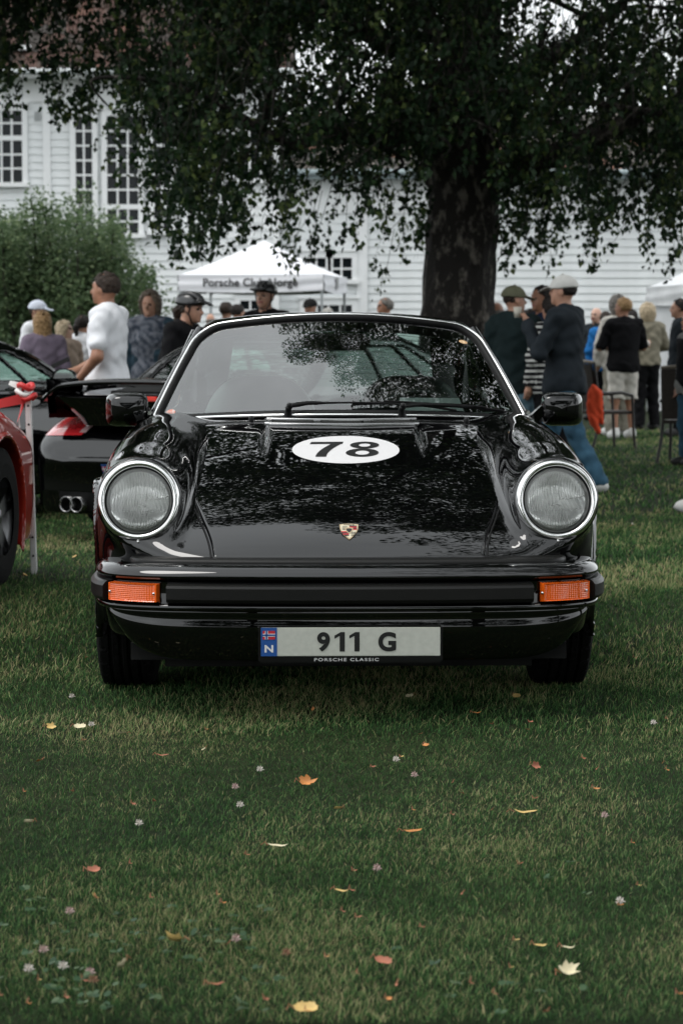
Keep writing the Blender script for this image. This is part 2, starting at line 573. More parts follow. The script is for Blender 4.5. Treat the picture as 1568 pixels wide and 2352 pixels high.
for r_ in range(5):
    y = G0 + .010 + r_ * .009
    for x in np.arange(-.232 + (r_ % 2) * .006, .232, .012):
        if min(abs(x - q) for q in (-.083, .083)) < .016: continue
        gm.box(hp(x, y + .03 * (x / .25) ** 2, .0145), (.009, .0022, .003))
tag(gm.build('grille_mesh', mat('mesh_metal', (.10, .10, .095), rough=.35, metal=.8), grille), kind='stuff')

# crest
def shield(wd, ht, n=28):
    o_ = []
    for t in np.linspace(0, 1, 10): o_.append(v2(-wd + 2 * wd * t, ht * (.90 + .10 * math.sin(math.pi * t))))
    for t in np.linspace(0, 1, 14)[1:]:
        a = t * math.pi / 2
        o_.append(v2(wd * (1 - t ** 2.2), ht * (.9 - 1.9 * t ** .9)))
    for t in np.linspace(1, 0, 14)[1:-1]:
        o_.append(v2(-wd * (1 - t ** 2.2), ht * (.9 - 1.9 * t ** .9)))
    return o_
GOLD = mat('crest_gold', (.62, .48, .30), rough=.3, metal=.7)
CREAM = mat('crest_cream', (.62, .55, .40), rough=.35)
cr = MB()
def crest_poly(pts, off, mi):
    vs, fs = fillpoly(pts)
    cr.add(on_hood(vs, .002, .248, off), fs, mi)
crest_poly(shield(.0285, .0355), .003, 0)
o_, i_ = on_hood(shield(.0285, .0355), .002, .248, .003), on_hood(shield(.0285, .0355), .002, .248, -.006)
nn = len(o_); cr.add(o_ + i_, [(i, nn + i, nn + (i + 1) % nn, (i + 1) % nn) for i in range(nn)], 0)
crest_poly(shield(.0255, .0315), .0036, 1)
for sx, sy in ((1, 1), (-1, -1)):
    for k in range(4):
        y0 = (.0045 + k * .0052) if sy > 0 else (-.006 - k * .0052)
        wd = .0235 if sy > 0 else .0235 * (1 - (k / 4.6) ** 2)
        q = [v2(sx * .001, y0), v2(sx * wd, y0), v2(sx * wd, y0 + .0050), v2(sx * .001, y0 + .0050)]
        if sx < 0: q = q[::-1]
        crest_poly(q, .0042, 2 if k % 2 == 0 else 3)
for sx, sy in ((-1, 1), (1, -1)):
    for k in range(3):
        y0 = (.005 + k * .0062) if sy > 0 else (-.0075 - k * .0062)
        q = [v2(sx * .004, y0), v2(sx * .021, y0), v2(sx * .019, y0 + .003), v2(sx * .006, y0 + .0026)]
        if sx < 0: q = q[::-1]
        crest_poly(q, .0042, 3)
crest_poly([v2(p.x * .42, p.y * .40 + .001) for p in shield(.0285, .0355)], .0048, 0)
crest_poly([v2(p.x * .30, p.y * .26 + .001) for p in shield(.0285, .0355)], .0052, 3)
vs, fs = text_mesh('PORSCHE', .0062, .00015)
cr.add(on_hood([v2(v.x * 1.2, v.y + .0288) for v in vs], .002, .248, .0042), fs, 3)
cr.build('crest', [GOLD, CREAM, REDM, BLACKINK], hood)

# ---- bumper, swept along its plan curve
bp_pts = [(0, 0), (.15, .002), (.30, .009), (.45, .023), (.56, .042), (.64, .072), (.70, .118), (.738, .180), (.757, .26), (.766, .36), (.768, .48)]
def crom(P, n):
    P = [Vector((p[0], p[1])) for p in P]
    P = [2 * P[0] - P[1]] + P + [2 * P[-1] - P[-2]]
    out = []
    for i in range(1, len(P) - 2):
        for k in range(n):
            t = k / n
            a, b, c, d = P[i - 1], P[i], P[i + 1], P[i + 2]
            out.append(.5 * ((2 * b) + (c - a) * t + (2 * a - 5 * b + 4 * c - d) * t * t + (3 * b - a - 3 * c + d) * t ** 3))
    out.append(P[-2])
    return out
half = crom([(-bp_pts[1][0], bp_pts[1][1])] + bp_pts, 8)[8:]
path = [Vector((-p.x, p.y)) for p in half[::-1][:-1]] + half
def path_frames(path):
    fr = []
    for i, p in enumerate(path):
        t = (path[min(i + 1, len(path) - 1)] - path[max(i - 1, 0)]).normalized()
        fr.append((p, Vector((t.y, -t.x))))          # outward normal (towards the viewer / sides)
    return fr
FR = path_frames(path)
def sweep(mb, prof, sel=None, mi=0, smooth=True, zfun=None, caps=True):
    rows = []
    for p, n_ in FR:
        if sel and not sel(p): continue
        rows.append([(p.x + n_.x * o, p.y + n_.y * o, z) for o, z in prof])
    mb.grid(np.array(rows), mi, smooth)
    if caps:
        for rw in (rows[0], rows[-1][::-1]):
            mb.add(rw, [tuple(range(len(rw)))], mi)
def fine(prof, n=4):
    """round a coarse profile with a spline"""
    q = crom(prof, n)
    return [(p.x, p.y) for p in q]
b1 = MB()
sweep(b1, fine([(-.105, .428), (-.075, .438), (-.050, .4395), (-.028, .434), (-.012, .424), (-.003, .413), (-.001, .406), (-.005, .399), (-.012, .394), (-.017, .389)]), caps=False)
sweep(b1, [(-.017, .389), (-.018, .380), (-.018, .332), (-.016, .326)], caps=False)
sweep(b1, fine([(-.016, .326), (-.006, .324), (-.001, .318), (-.002, .309), (-.012, .304), (-.06, .302)]), caps=False)
bumper = b1.build('front_bumper', PAINT, car)
b2 = MB()
sp = [(-.017, .386), (-.004, .3855), (.006, .380), (.010, .373), (.0105, .341), (.006, .332), (-.004, .3275), (-.017, .327)]
sweep(b2, sp, lambda p: abs(p.x) < .545, smooth=False)
b2.build('rubber_strip', STRIP, bumper)
sp2 = [(-.017, .388), (-.002, .387), (.006, .383), (.016, .372), (.016, .338), (.010, .329), (-.017, .326)]
for sg in (-1, 1):
    e_ = MB()
    sweep(e_, sp2, lambda p: p.x * sg > .712, smooth=False)
    e_.build('rubber_strip_end', STRIP, bumper)
    # amber indicator: ribbed lens on a dark seat, two screws
    ind = MB()
    rows = []
    sel = [(p, n_) for p, n_ in FR if .553 < p.x * sg < .707]
    # resample evenly
    pa, pb = sel[0], sel[-1]
    nS = 44
    pth = [s_[0] for s_ in sel]
    cum = [0]
    for a, b in zip(pth, pth[1:]): cum.append(cum[-1] + (b - a).length)
    for k in range(nS + 1):
        L = cum[-1] * k / nS
        i = max(0, min(len(cum) - 2, next((q for q in range(len(cum) - 1) if cum[q + 1] >= L - 1e-9), len(cum) - 2)))
        t = (L - cum[i]) / max(1e-9, cum[i + 1] - cum[i])
        p = sel[i][0].lerp(sel[i + 1][0], t); n_ = sel[i][1].lerp(sel[i + 1][1], t)
        edge = min(k, nS - k)
        row = []
        for q in range(21):
            z = .3295 + .0565 * q / 20
            inner = 2 < k < nS - 2 and 1 < q < 19
            o = .007 if inner else (.0105 if 0 < k < nS and 0 < q < 20 else -.012)
            if inner:
                o += .0008 * ((k // 1) % 2) + .0005 * (q % 2)
            row.append((p.x + n_.x * o, p.y + n_.y * o, z))
        rows.append(row)
    ind.grid(np.array(rows), 0, False)
    lens = ind.build('turn_signal', AMBER, bumper)
    for fx in (.06, .93):
        sc_ = MB()
        L = cum[-1] * (fx if sg > 0 else 1 - fx)
        i = max(0, min(len(cum) - 2, next((q for q in range(len(cum) - 1) if cum[q + 1] >= L), 0)))
        p, n_ = sel[i]
        sc_.lathe([(0, .004), (.0032, .0035), (.0042, .001), (.0042, -.004)], (p.x + n_.x * .009, p.y + n_.y * .009, .357), (n_.x, n_.y, 0), 12)
        sc_.build('screw', SATIN, lens)
# rubber bellows between bumper and body
b3 = MB()
sweep(b3, fine([(-.150, .452), (-.128, .4505), (-.108, .449), (-.100, .443), (-.098, .434), (-.10, .42)], 3), lambda p: p.y < .45, caps=False)
b3.build('bumper_bellows', STRIP, bumper)
# front apron / spoiler
rows = []
for p, n_ in FR:
    ax_ = abs(p.x)
    if ax_ > .735: continue
    e_ = min(1.0, max(0.0, (ax_ - .46) / .272))
    zb = .158 + .142 * (1 - math.sqrt(max(0, 1 - e_ ** 2.2)))
    row = []
    for k in range(13):
        t = k / 12
        z = .3035 + (zb - .3035) * t
        o = -.022 - .020 * t ** 2 + .006 * math.sin(t * math.pi) - (.006 if .15 < t < .2 else 0)
        row.append((p.x + n_.x * o, p.y + n_.y * o, z))
    row.append((p.x - n_.x * .08, p.y - n_.y * .08 + .02, zb + .004))
    rows.append(row)
m = MB(); m.grid(np.array(rows), 0, True)
m.build('front_apron', PAINT, car)
# number plate
pl = MB()
PLZ, PLY = .2205, -.012
pl.box((0, PLY + .012, PLZ - .009), (.538, .016, .110), bev=.006)
plate = pl.build('plate_frame', TRIM, car)
pf = MB(); pf.box((0, PLY, PLZ), (.522, .004, .084), bev=.0015); pf.build('plate', PLATEW, plate)
def on_plate(vs, cx, cz, off=.0028, y0=None):
    yy = PLY if y0 is None else y0
    return [Vector((cx + v.x, yy - off - v.z, cz + v.y)) for v in vs]
q = MB(); q.box((-.2375, PLY - .0022, PLZ), (.047, .001, .0835)); q.build('country_band', BLUE, plate)
q = MB()
q.box((-.2375, PLY - .0031, PLZ + .020), (.036, .0008, .025), mi=0)
for wd, mi, yo in ((.0085, 1, .0006), (.0045, 2, .0010)):
    q.box((-.2375, PLY - .0031 - yo, PLZ + .020), (.036, .0006, wd), mi=mi)
    q.box((-.2445, PLY - .0031 - yo, PLZ + .020), (wd, .0006, .025), mi=mi)
q.build('flag', [REDM, WHITE, BLUE], plate)
q = MB(); vs, fs = text_mesh('N', .029, .0010, sx=1.25); q.add(on_plate(vs, -.2375, PLZ - .020), fs); q.build('country_letter', WHITE, plate)
def one_shape(h, wd):
    return [v2(-wd * .35, -h / 2), v2(wd * .65, -h / 2), v2(wd * .65, h / 2), v2(-wd * .15, h / 2), v2(-wd * 1.35, h * .32), v2(-wd * 1.35, h * .16), v2(-wd * .35, h * .30)]
for ch, cx in (('9', -.079), ('1', -.027), ('1', .016), ('G', .106)):
    q = MB()
    if ch == '1':
        o_ = one_shape(.0570, .0150)
        q.add(on_plate(o_, cx, PLZ), [(0, 1, 2, 6), (2, 3, 6), (3, 4, 5, 6)])
    else:
        vs, fs = text_mesh(ch, .078, .0030, sx=1.0, extrude=.0006)
        hh = max(v.y for v in vs) - min(v.y for v in vs)
        q.add(on_plate([Vector((v.x * .95, v.y * .0570 / hh, v.z)) for v in vs], cx, PLZ), fs)
    q.build('plate_character', BLACKINK, plate)
q = MB(); vs, fs = text_mesh('PORSCHE CLASSIC', .0125, .00022, sx=1.5, spacing=1.25)
q.add(on_plate(vs, -.012, PLZ - .053, .0105, PLY + .0135), fs); q.build('frame_lettering', WHITE, plate)

# ---- headlights
def lens_glass():
    if 'headlight_glass' in MATS: return MATS['headlight_glass']
    m_ = bpy.data.materials.new('headlight_glass'); m_.use_nodes = True
    b = m_.node_tree.nodes['Principled BSDF']
    b.inputs['Base Color'].default_value = (1, 1, 1, 1)
    b.inputs['Roughness'].default_value = .0
    b.inputs['Transmission Weight'].default_value = 1.0
    b.inputs['IOR'].default_value = 1.48
    MATS['headlight_glass'] = m_
    return m_
REFL = mat('lamp_reflector', (1.0, 1.0, .99), rough=.20, metal=.50)
RINGIN = mat('lamp_inner_ring', (.30, .30, .29), rough=.4, metal=.8, bump=.3, bscale=500)
for sg in (-1, 1):
    hl = empty('headlight', (sg * .629, .272, .613), 0, car)
    hl.rotation_euler = (-math.atan(.20), 0, sg * R(2.5))
    rg = MB()
    rg.lathe([(.1245, .03), (.1240, -.004), (.1215, -.013), (.1165, -.019), (.1105, -.021), (.1055, -.018), (.1025, -.012), (.1020, -.003), (.102, .02)], (0, 0, 0), (0, 1, 0), 96)
    rg.build('headlight_ring', CHROME, hl)
    g_ = MB(); g_.lathe([(.1022, -.009), (.0995, -.010), (.0985, -.006), (.0985, .02)], (0, 0, 0), (0, 1, 0), 64); g_.build('lamp_gasket', RUBBER, hl)
    g_ = MB(); g_.lathe([(.0985, -.002), (.092, -.001), (.0895, .004), (.0895, .03)], (0, 0, 0), (0, 1, 0), 64); g_.build('lamp_inner_ring', RINGIN, hl)
    ng = 112
    A_, B_ = np.meshgrid(np.linspace(-1, 1, ng), np.linspace(-1, 1, ng), indexing='ij')
    RL = .0905
    X_, Z_ = RL * A_ * np.sqrt(1 - B_ ** 2 / 2), RL * B_ * np.sqrt(1 - A_ ** 2 / 2)
    RR = np.sqrt(X_ ** 2 + Z_ ** 2) / RL
    slab = (np.abs(X_) < .0165) & (Z_ > -.012) & (Z_ < .028)
    wedge = (X_ > .012) & (Z_ > -.024) & (Z_ < .008 + .08 * X_)
    low = Z_ < -.030
    pit = np.where(slab, .0066, np.where(wedge, .0105, .0082))
    flt = np.abs(np.sin(np.pi * (X_ + np.where(wedge, .35 * Z_, 0)) / pit))
    amp = np.where(slab, .0040, np.where(wedge, .0020, np.where(low & (np.abs(X_) > .034) & (Z_ > -.058), .0006, .0050)))
    dep = .006 + .011 * (1 - RR ** 2)
    dep = dep + np.where(slab, -.006, 0) + np.where(wedge, .004, 0) + np.where(low, -.003, 0)
    dep = dep + .72 * (Z_ + .040) * (1 - RR ** 4)                    # bowl tipped up to mirror the sky, brightening the lamp as prisms would
    dep = np.where(RR > .985, .004, dep - amp * flt * (RR < .97))
    ix = np.arange(ng * ng).reshape(ng, ng)
    f1 = np.stack([ix[:-1, :-1], ix[1:, :-1], ix[1:, 1:], ix[:-1, 1:]], -1).reshape(-1, 4)
    link('reflector', np_mesh('reflector', np.stack([X_, dep, Z_], -1).reshape(-1, 3), f1, [REFL], smooth=False), hl)
    q_ = slice(None, None, 4)
    Xl, Zl, Rl = X_[q_, q_], Z_[q_, q_], RR[q_, q_]
    front = -.0035 - .0145 * np.sqrt(np.clip(1 - .94 * Rl ** 2, 0, 1))
    il = np.arange(Xl.size).reshape(Xl.shape)
    fl_ = np.stack([il[:-1, :-1], il[1:, :-1], il[1:, 1:], il[:-1, 1:]], -1).reshape(-1, 4)
    link('lens', np_mesh('lens', np.stack([Xl * 1.085, front, Zl * 1.085], -1).reshape(-1, 3), fl_, [glass_mat('lamp_glass', (.99, 1.0, .99), ior=1.5)]), hl)
    s_ = MB(); s_.lathe([(0, .004), (.0035, .0035), (.0045, 0), (.0045, -.02)], (0, -.012, -.1255), (0, -1, -.25), 10); s_.build('screw', SATIN, hl)

# ---- screen, seal, chrome, wipers
def screen(u, v):
    b = np.stack([.642 * u, 1.225 + .25 * u ** 2, .843 - .030 * u ** 2], -1)
    t = np.stack([.486 * u, 1.745 + .10 * u ** 2, 1.174 - .040 * u ** 2], -1)
    s = b + (t - b) * v[..., None]
    bul = .018 * np.sin(np.pi * v) * (1 - .3 * u ** 2)
    s[..., 2] += bul * .75; s[..., 1] -= bul * .55
    return s
def rounded_outline(n=30, su=1.0, sv=1.0, ru=.16, rv=.20, rb=.05):
    """outline in (u,v) with round upper corners and tight lower ones"""
    pts = []
    def corner(cu, cv, a0, rx, ry):
        for t in np.linspace(0, 1, 9):
            a = a0 + t * math.pi / 2
            pts.append((cu + rx * math.cos(a), cv + ry * math.sin(a)))
    corner(1 - ru, 1 - rv, 0, ru, rv)
    for u_ in np.linspace(1 - ru, -1 + ru, n)[1:-1]: pts.append((u_, 1))
    corner(-1 + ru, 1 - rv, math.pi / 2, ru, rv)
    for v_ in np.linspace(1 - rv, rb, n)[1:-1]: pts.append((-1, v_))
    corner(-1 + rb, rb, math.pi, rb, rb)
    for u_ in np.linspace(-1 + rb, 1 - rb, n * 2)[1:-1]: pts.append((u_, 0))
    corner(1 - rb, rb, 1.5 * math.pi, rb, rb)
    for v_ in np.linspace(rb, 1 - rv, n)[1:-1]: pts.append((1, v_))
    return np.array(pts)
OUT = rounded_outline()
cen = np.array([0, .5])
rr = np.linspace(0, 1, 22)
UVg = cen + (OUT[None] - cen) * rr[:, None, None] * np.array([1.0, 1.0])
Pg = screen(UVg[..., 0], UVg[..., 1])
dA = np.gradient(Pg, axis=0); 
ws = MB(); ws.grid(np.transpose(Pg, (1, 0, 2)), 0, True, closed_u=True)
wsobj = ws.build('windscreen', GLASS, car)
ol = screen(OUT[:, 0], OUT[:, 1])
oc = screen(np.array([0.]), np.array([.5]))[0]
seal = MB(); seal.tube([Vector(p) for p in ol], .0155, 8, closed=True); seal.build('screen_seal', RUBBER, car)
chrome_pts = []
for p in ol:
    d_ = Vector(p) - Vector(oc); 
    chrome_pts.append(Vector(p) + Vector((d_.x, d_.y, d_.z)).normalized() * .013 + Vector((0, -.014, .006)))
cm = MB(); cm.tube(chrome_pts, .0052, 8, closed=True); cm.build('chrome_surround', CHROME, car)
for sg in (-1, 1):
    pil = MB()
    pts = [Vector((sg * (.660 - .160 * t), 1.535 + .37 * t, .795 + .335 * t)) for t in np.linspace(0, 1, 12)]
    pil.tube(pts, [.026] * 8 + [.024, .022, .020, .018], 10)
    pil.build('screen_pillar', PAINT, car)
cowl = MB()
rows = []
for u in np.linspace(-1, 1, 41):
    b = screen(np.array([u * 1.03]), np.array([0.]))[0]
    yh = HY1 + .012 + .035 * u * u
    xh = u * .645
    fz = float(top_z(np.array(xh), np.array(yh)))
    rows.append([(xh, yh - .006, fz - .004), (xh, yh, fz + .004), (xh * .99 + b[0] * .01, yh + (b[1] - yh) * .4, fz + .010), (b[0], b[1] - .012, b[2] - .012), (b[0], b[1] + .02, b[2] - .002), (b[0], b[1] + .05, b[2] - .03)])
cowl.grid(np.array(rows), 0, True)
cowl.build('cowl', PAINT, car)

def scr(u, v, off=.0):
    e = 1e-3
    p = screen(np.array([u]), np.array([v]))[0]
    du = screen(np.array([u + e]), np.array([v]))[0] - p
    dv = screen(np.array([u]), np.array([v + e]))[0] - p
    n_ = np.cross(du, dv); n_ /= np.linalg.norm(n_)
    if n_[2] < 0: n_ = -n_
    return Vector(p + n_ * off)
for u0, u1, ub0, ub1 in ((-.275, .10, .06, .62), (.315, .72, .30, .99)):
    wp = empty('wiper', scr(u0, 0, 0), 0, car)
    base = Vector(wp.location)
    w_ = MB()
    piv = scr(u0, -.035, .010)
    w_.lathe([(.020, -.012), (.019, .002), (.012, .012), (.010, .030), (.0105, .036), (.006, .040), (0, .041)], piv - base, (0, -.45, .9), 16)
    w_.lathe([(0, .018), (.008, .015), (.010, .008), (.010, 0), (.007, -.006)], piv - base + Vector((.004, -.014, .030)), (0, -.45, .9), 14)
    w_.build('wiper_pivot', TRIM, wp)
    a_ = MB()
    p0 = piv - base + Vector((.006, -.010, .036))
    p1 = scr(u0 + .10, .030, .034) - base
    p2 = scr((u0 + u1) / 2, .050, .024) - base
    p3 = scr(u1, .062, .020) - base
    a_.tube([p0, p0.lerp(p1, .5), p1], [.008, .0085, .0075], 6)
    a_.tube([p1, p1.lerp(p2, .5), p2, p3], [.0075, .007, .0045, .003], 6)
    a_.tube([p3, scr((ub0 + ub1) / 2, .055, .020) - base], [.0035, .0035], 5)
    a_.build('wiper_arm', TRIM, wp)
    b_ = MB()
    k_ = 12
    b_.tube([scr(ub0 + (ub1 - ub0) * t, .03 + .028 * math.sin(t * math.pi) + (.02 if u0 > 0 else .03) * (1 - t), .012) - base for t in np.linspace(0, 1, k_)], .0045, 5)
    for t0, t1 in ((.15, .45), (.55, .85), (.3, .7)):
        zz = .02 if (t0, t1) == (.3, .7) else .016
        b_.tube([scr(ub0 + (ub1 - ub0) * t, .03 + .028 * math.sin(t * math.pi) + (.02 if u0 > 0 else .03) * (1 - t), zz) - base for t in np.linspace(t0, t1, 5)], .004, 5)
    b_.build('wiper_blade', RUBBER, wp)
nz_ = MB()
for x in (-.305, .425):
    y = 1.185 + .03 * (x / .5) ** 2
    nz_ = MB()
    nz_.lathe([(.010, -.01), (.009, .006), (.006, .012), (0, .014)], (x, y, float(top_z(np.array(x), np.array(y))) + .010), (0, -.2, 1), 12)
    nz_.build('washer_nozzle', TRIM, car)
# stickers on the glass
STK = mat('sticker_print', (.75, .72, .68), rough=.5, var=.3, vscale=90, col2=(.55, .12, .06))
for u, v, ru_, rv_, nm in ((-.935, .055, .030, .045, 'corner_sticker'), (.872, .80, .030, .025, 'corner_sticker')):
    k_ = MB()
    pts = [scr(u + ru_ * math.cos(a), v + rv_ * math.sin(a) * .9, .002) for a in np.linspace(0, 2 * math.pi, 24, endpoint=False)]
    k_.add(pts, [tuple(range(24))]); k_.build(nm, STK if u < 0 else mat('sticker_gold', (.62, .34, .12), rough=.5, var=.3, vscale=120, col2=(.8, .6, .4)), wsobj)

# ---- roof, rear glass, side glass, pillars
rf_z = spline([1.76, 1.95, 2.2, 2.5, 2.75, 3.05, 3.4], [1.176, 1.193, 1.199, 1.185, 1.155, 1.05, .87])
rf_w = spline([1.76, 1.95, 2.3, 2.75, 3.1, 3.4], [.485, .520, .545, .54, .57, .62])
def roof_pt(u, y):
    wv = rf_w(y)
    return np.stack(np.broadcast_arrays(u * wv, y + .10 * u ** 2 * (1 - sstep(1.8, 2.2, y)), rf_z(y) - .045 * np.abs(u) ** 2.4 - .035 * sstep(.85, 1.0, np.abs(u))), -1)
Uu, Yy = np.meshgrid(np.linspace(-1, 1, 41), np.linspace(1.765, 2.78, 30), indexing='ij')
rm = MB(); rm.grid(roof_pt(Uu, Yy), 0, True); rm.build('roof', PAINT, car)
Uu, Yy = np.meshgrid(np.linspace(-1, 1, 41), np.linspace(1.80, 2.78, 20), indexing='ij')
rm = MB(); rm.grid(roof_pt(Uu, Yy) - np.array([0, 0, .022]), 0, True); rm.build('headliner', mat('headliner', (.05, .05, .05), rough=.9), car)
Uu, Yy = np.meshgrid(np.linspace(-.74, .74, 25), np.linspace(2.78, 3.36, 16), indexing='ij')
rm = MB(); rm.grid(roof_pt(Uu, Yy), 0, True); rm.build('rear_window', SIDEGLASS, car)
hl_ = MB()
for k in range(11):
    y = 2.84 + k * .046
    hl_.tube([Vector(roof_pt(np.array(u), np.array(y))) + Vector((0, 0, .002)) for u in np.linspace(-.72, .72, 9)], .0012, 4)
hl_.build('heater_wire', DARK, car)
for sg in (-1, 1):
    Uu, Yy = np.meshgrid(np.linspace(.73, 1.0, 8) * sg, np.linspace(2.55, 3.42, 18), indexing='ij')
    rm = MB(); Pq = roof_pt(Uu, Yy)
    low = np.stack([Pq[-1, :, 0] * 1.0 + sg * .07, Pq[-1, :, 1], np.minimum(Pq[-1, :, 2] - .02, .83)], -1)
    rm.grid(Pq, 0, True)
    rm.grid(np.stack([Pq[-1], (Pq[-1] + low) / 2 + np.array([sg * .012, 0, 0]), low], 0), 0, True)
    rm.build('rear_pillar', PAINT, car)
    sg_ = MB()
    yy_ = np.linspace(1.60, 2.60, 14)
    topz = np.clip(.80 + (yy_ - 1.53) * .86, 0, 1.115)
    sg_.grid(np.stack([np.stack([np.full(14, sg * .655), yy_, np.full(14, .835)], -1), np.stack([sg * (.655 - (topz - .835) * .42), yy_, topz], -1)], 0), 0, True)
    sg_.build('side_window', SIDEGLASS, car)
    st = MB()
    st.tube([(sg * .658, 2.60, .83), (sg * .60, 2.585, .98), (sg * .538, 2.56, 1.125)], [.03, .026, .022], 8)
    st.build('door_pillar', PAINT, car)
    dl = MB(); dl.tube([(sg * .665, yq, .838) for yq in np.linspace(1.5, 2.62, 9)], .008, 6); dl.build('window_trim', CHROME, car)
    # door mirror
    mr = empty('door_mirror', (-.752 if sg < 0 else .795, 1.56, .848), 0, car)
    hb = MB()
    nz1 = []
    for t in np.linspace(0, 1, 9):              # shell: rounded rectangle sections from glass side to nose
        sx = .074 * (1 - .16 * t ** 2.5); sz = .060 * (1 - .25 * t ** 2.5)
        y = .045 - .085 * t
        ring = []
        for a in np.linspace(0, 2 * math.pi, 40, endpoint=False):
            ca, sa = math.cos(a), math.sin(a)
            k2 = (abs(ca) ** 5 + abs(sa) ** 5) ** (-1 / 5)
            ring.append((ca * k2 * sx - sg * .012 * t, y, sa * k2 * sz + .004 * t))
        nz1.append(ring)
    nz1 = np.array(nz1)
    hb.grid(np.concatenate([nz1, nz1[:, :1]], 1), 0, True)
    c1 = nz1[-1].mean(0)
    cap_rows = [nz1[-1] * 1.0]
    for t in (.985, .96, .92, .86, .78, .66, .5, .3, .02):
        rw = c1 + (nz1[-1] - c1) * t; rw[:, 1] -= .016 * (1 - t ** 3.0) ** .7; cap_rows.append(rw)
    cr_ = np.array(cap_rows); hb.grid(np.concatenate([cr_, cr_[:, :1]], 1), 0, True)
    hb.build('mirror_shell', PAINT, mr)
    gl = MB(); gl.add([tuple(p) for p in nz1[0] * np.array([.95, .99, .95])], [tuple(range(40))]); gl.build('mirror_glass', CHROME, mr)
    ft = MB()
    rows = []
    for t in np.linspace(0, 1, 6):
        x0, x1 = -sg * (.034 + (.055 if sg < 0 else .085) * t), -sg * (.072 + (.065 if sg < 0 else .10) * t)
        z = .02 - .095 * t
        w2 = .028 + .016 * t
        yc_ = .01 + .03 * t
        rows.append([(x0, yc_ - w2, z), (x1, yc_ - w2, z), (x1, yc_ + w2, z), (x0, yc_ + w2, z), (x0, yc_ - w2, z)])
    ft.grid(np.array(rows), 0, False); ft.build('mirror_foot', PAINT, mr)

# ---- cabin
db = MB()
rows = []
for u in np.linspace(-1, 1, 21):
    b = screen(np.array([u * .97]), np.array([0.]))[0]
    rows.append([(b[0], b[1] + .02, .815), (b[0], b[1] + .20, .838), (b[0] * .99, b[1] + .30, .835), (b[0] * .98, b[1] + .34, .80), (b[0] * .98, b[1] + .33, .55)])
db.grid(np.array(rows), 0, True); db.build('dashboard', LEATHER, car)
pp = MB()
pp.add([(.20, 1.345, .850), (.43, 1.41, .848), (.42, 1.50, .890), (.21, 1.45, .893)], [(0, 1, 2, 3)])
pp.build('dash_paper', mat('paper', (.85, .88, .88), rough=.7), car)
def ell(X, Y, Z, c, r):
    return (np.sqrt(((X - c[0]) / r[0]) ** 2 + ((Y - c[1]) / r[1]) ** 2 + ((Z - c[2]) / r[2]) ** 2) - 1) * min(r)
def seat_sdf(X, Y, Z):
    yb = 2.12 + .30 * (Z - .35)
    wd = .235 - .10 * np.clip((Z - .70) / .26, 0, 1) ** 2
    d = np.maximum(np.abs(X) - wd, np.abs(Y - yb) - .075)
    d = smax(d, Z - .955, .10); d = smax(d, .30 - Z, .05)
    d = smax(np.abs(X) - wd, smax(np.abs(Y - yb) - .07, smax(Z - .955, .3 - Z, .05), .06), .09)
    d = d + .006 * np.exp(-((Z - .80) / .008) ** 2) + .006 * np.exp(-((Z - .70) / .008) ** 2)
    cu = smax(np.abs(X) - .24, smax(np.abs(Y - 1.95) - .26, np.abs(Z - .42) - .08, .08), .08)
    return smin(d, cu, .04)
Vs, Qs, Ns = surface_nets(seat_sdf, np.arange(-.28, .281, .014), np.arange(1.62, 2.48, .014), np.arange(.26, .99, .014))
sm = np_mesh('seat', Vs, Qs, [LEATHER], normals=Ns)
for sg in (-1, 1):
    s_ = link('seat', sm, car); s_.location = (sg * .285, 0, 0)
sw = MB()
Mx = Matrix.Rotation(R(62), 4, 'X')
sw.tube([Mx @ Vector((.19 * math.cos(a), .19 * math.sin(a), 0)) + Vector((.29, 1.80, .735)) for a in np.linspace(0, 2 * math.pi, 40, endpoint=False)], .014, 8, closed=True)
for a in (0, math.pi, 1.5 * math.pi):
    sw.tube([Mx @ Vector((.18 * math.cos(a), .18 * math.sin(a), 0)) + Vector((.29, 1.80, .735)), Vector((.29, 1.78, .72))], .012, 6)
sw.lathe([(0, .02), (.05, .015), (.06, -.02), (.03, -.08)], (.29, 1.78, .72), (0, .88, .47), 20)
sw.build('steering_wheel', LEATHER, car)
im = MB(); im.box((.0, 1.86, 1.085), (.24, .035, .062), bev=.014); im.tube([(0, 1.86, 1.10), (0, 1.84, 1.16)], .008, 6)
imo = im.build('inside_mirror', TRIM, car)
dc = MB(); dc.lathe([(0, .022), (.016, .020), (.018, .0), (.018, -.03)], (.03, 1.835, 1.088), (0, -1, 0), 18); dc.build('dash_camera', TRIM, imo)
fl = MB(); fl.box((0, 2.2, .315), (1.16, 1.6, .02)); fl.build('cabin_floor', DARK, car)

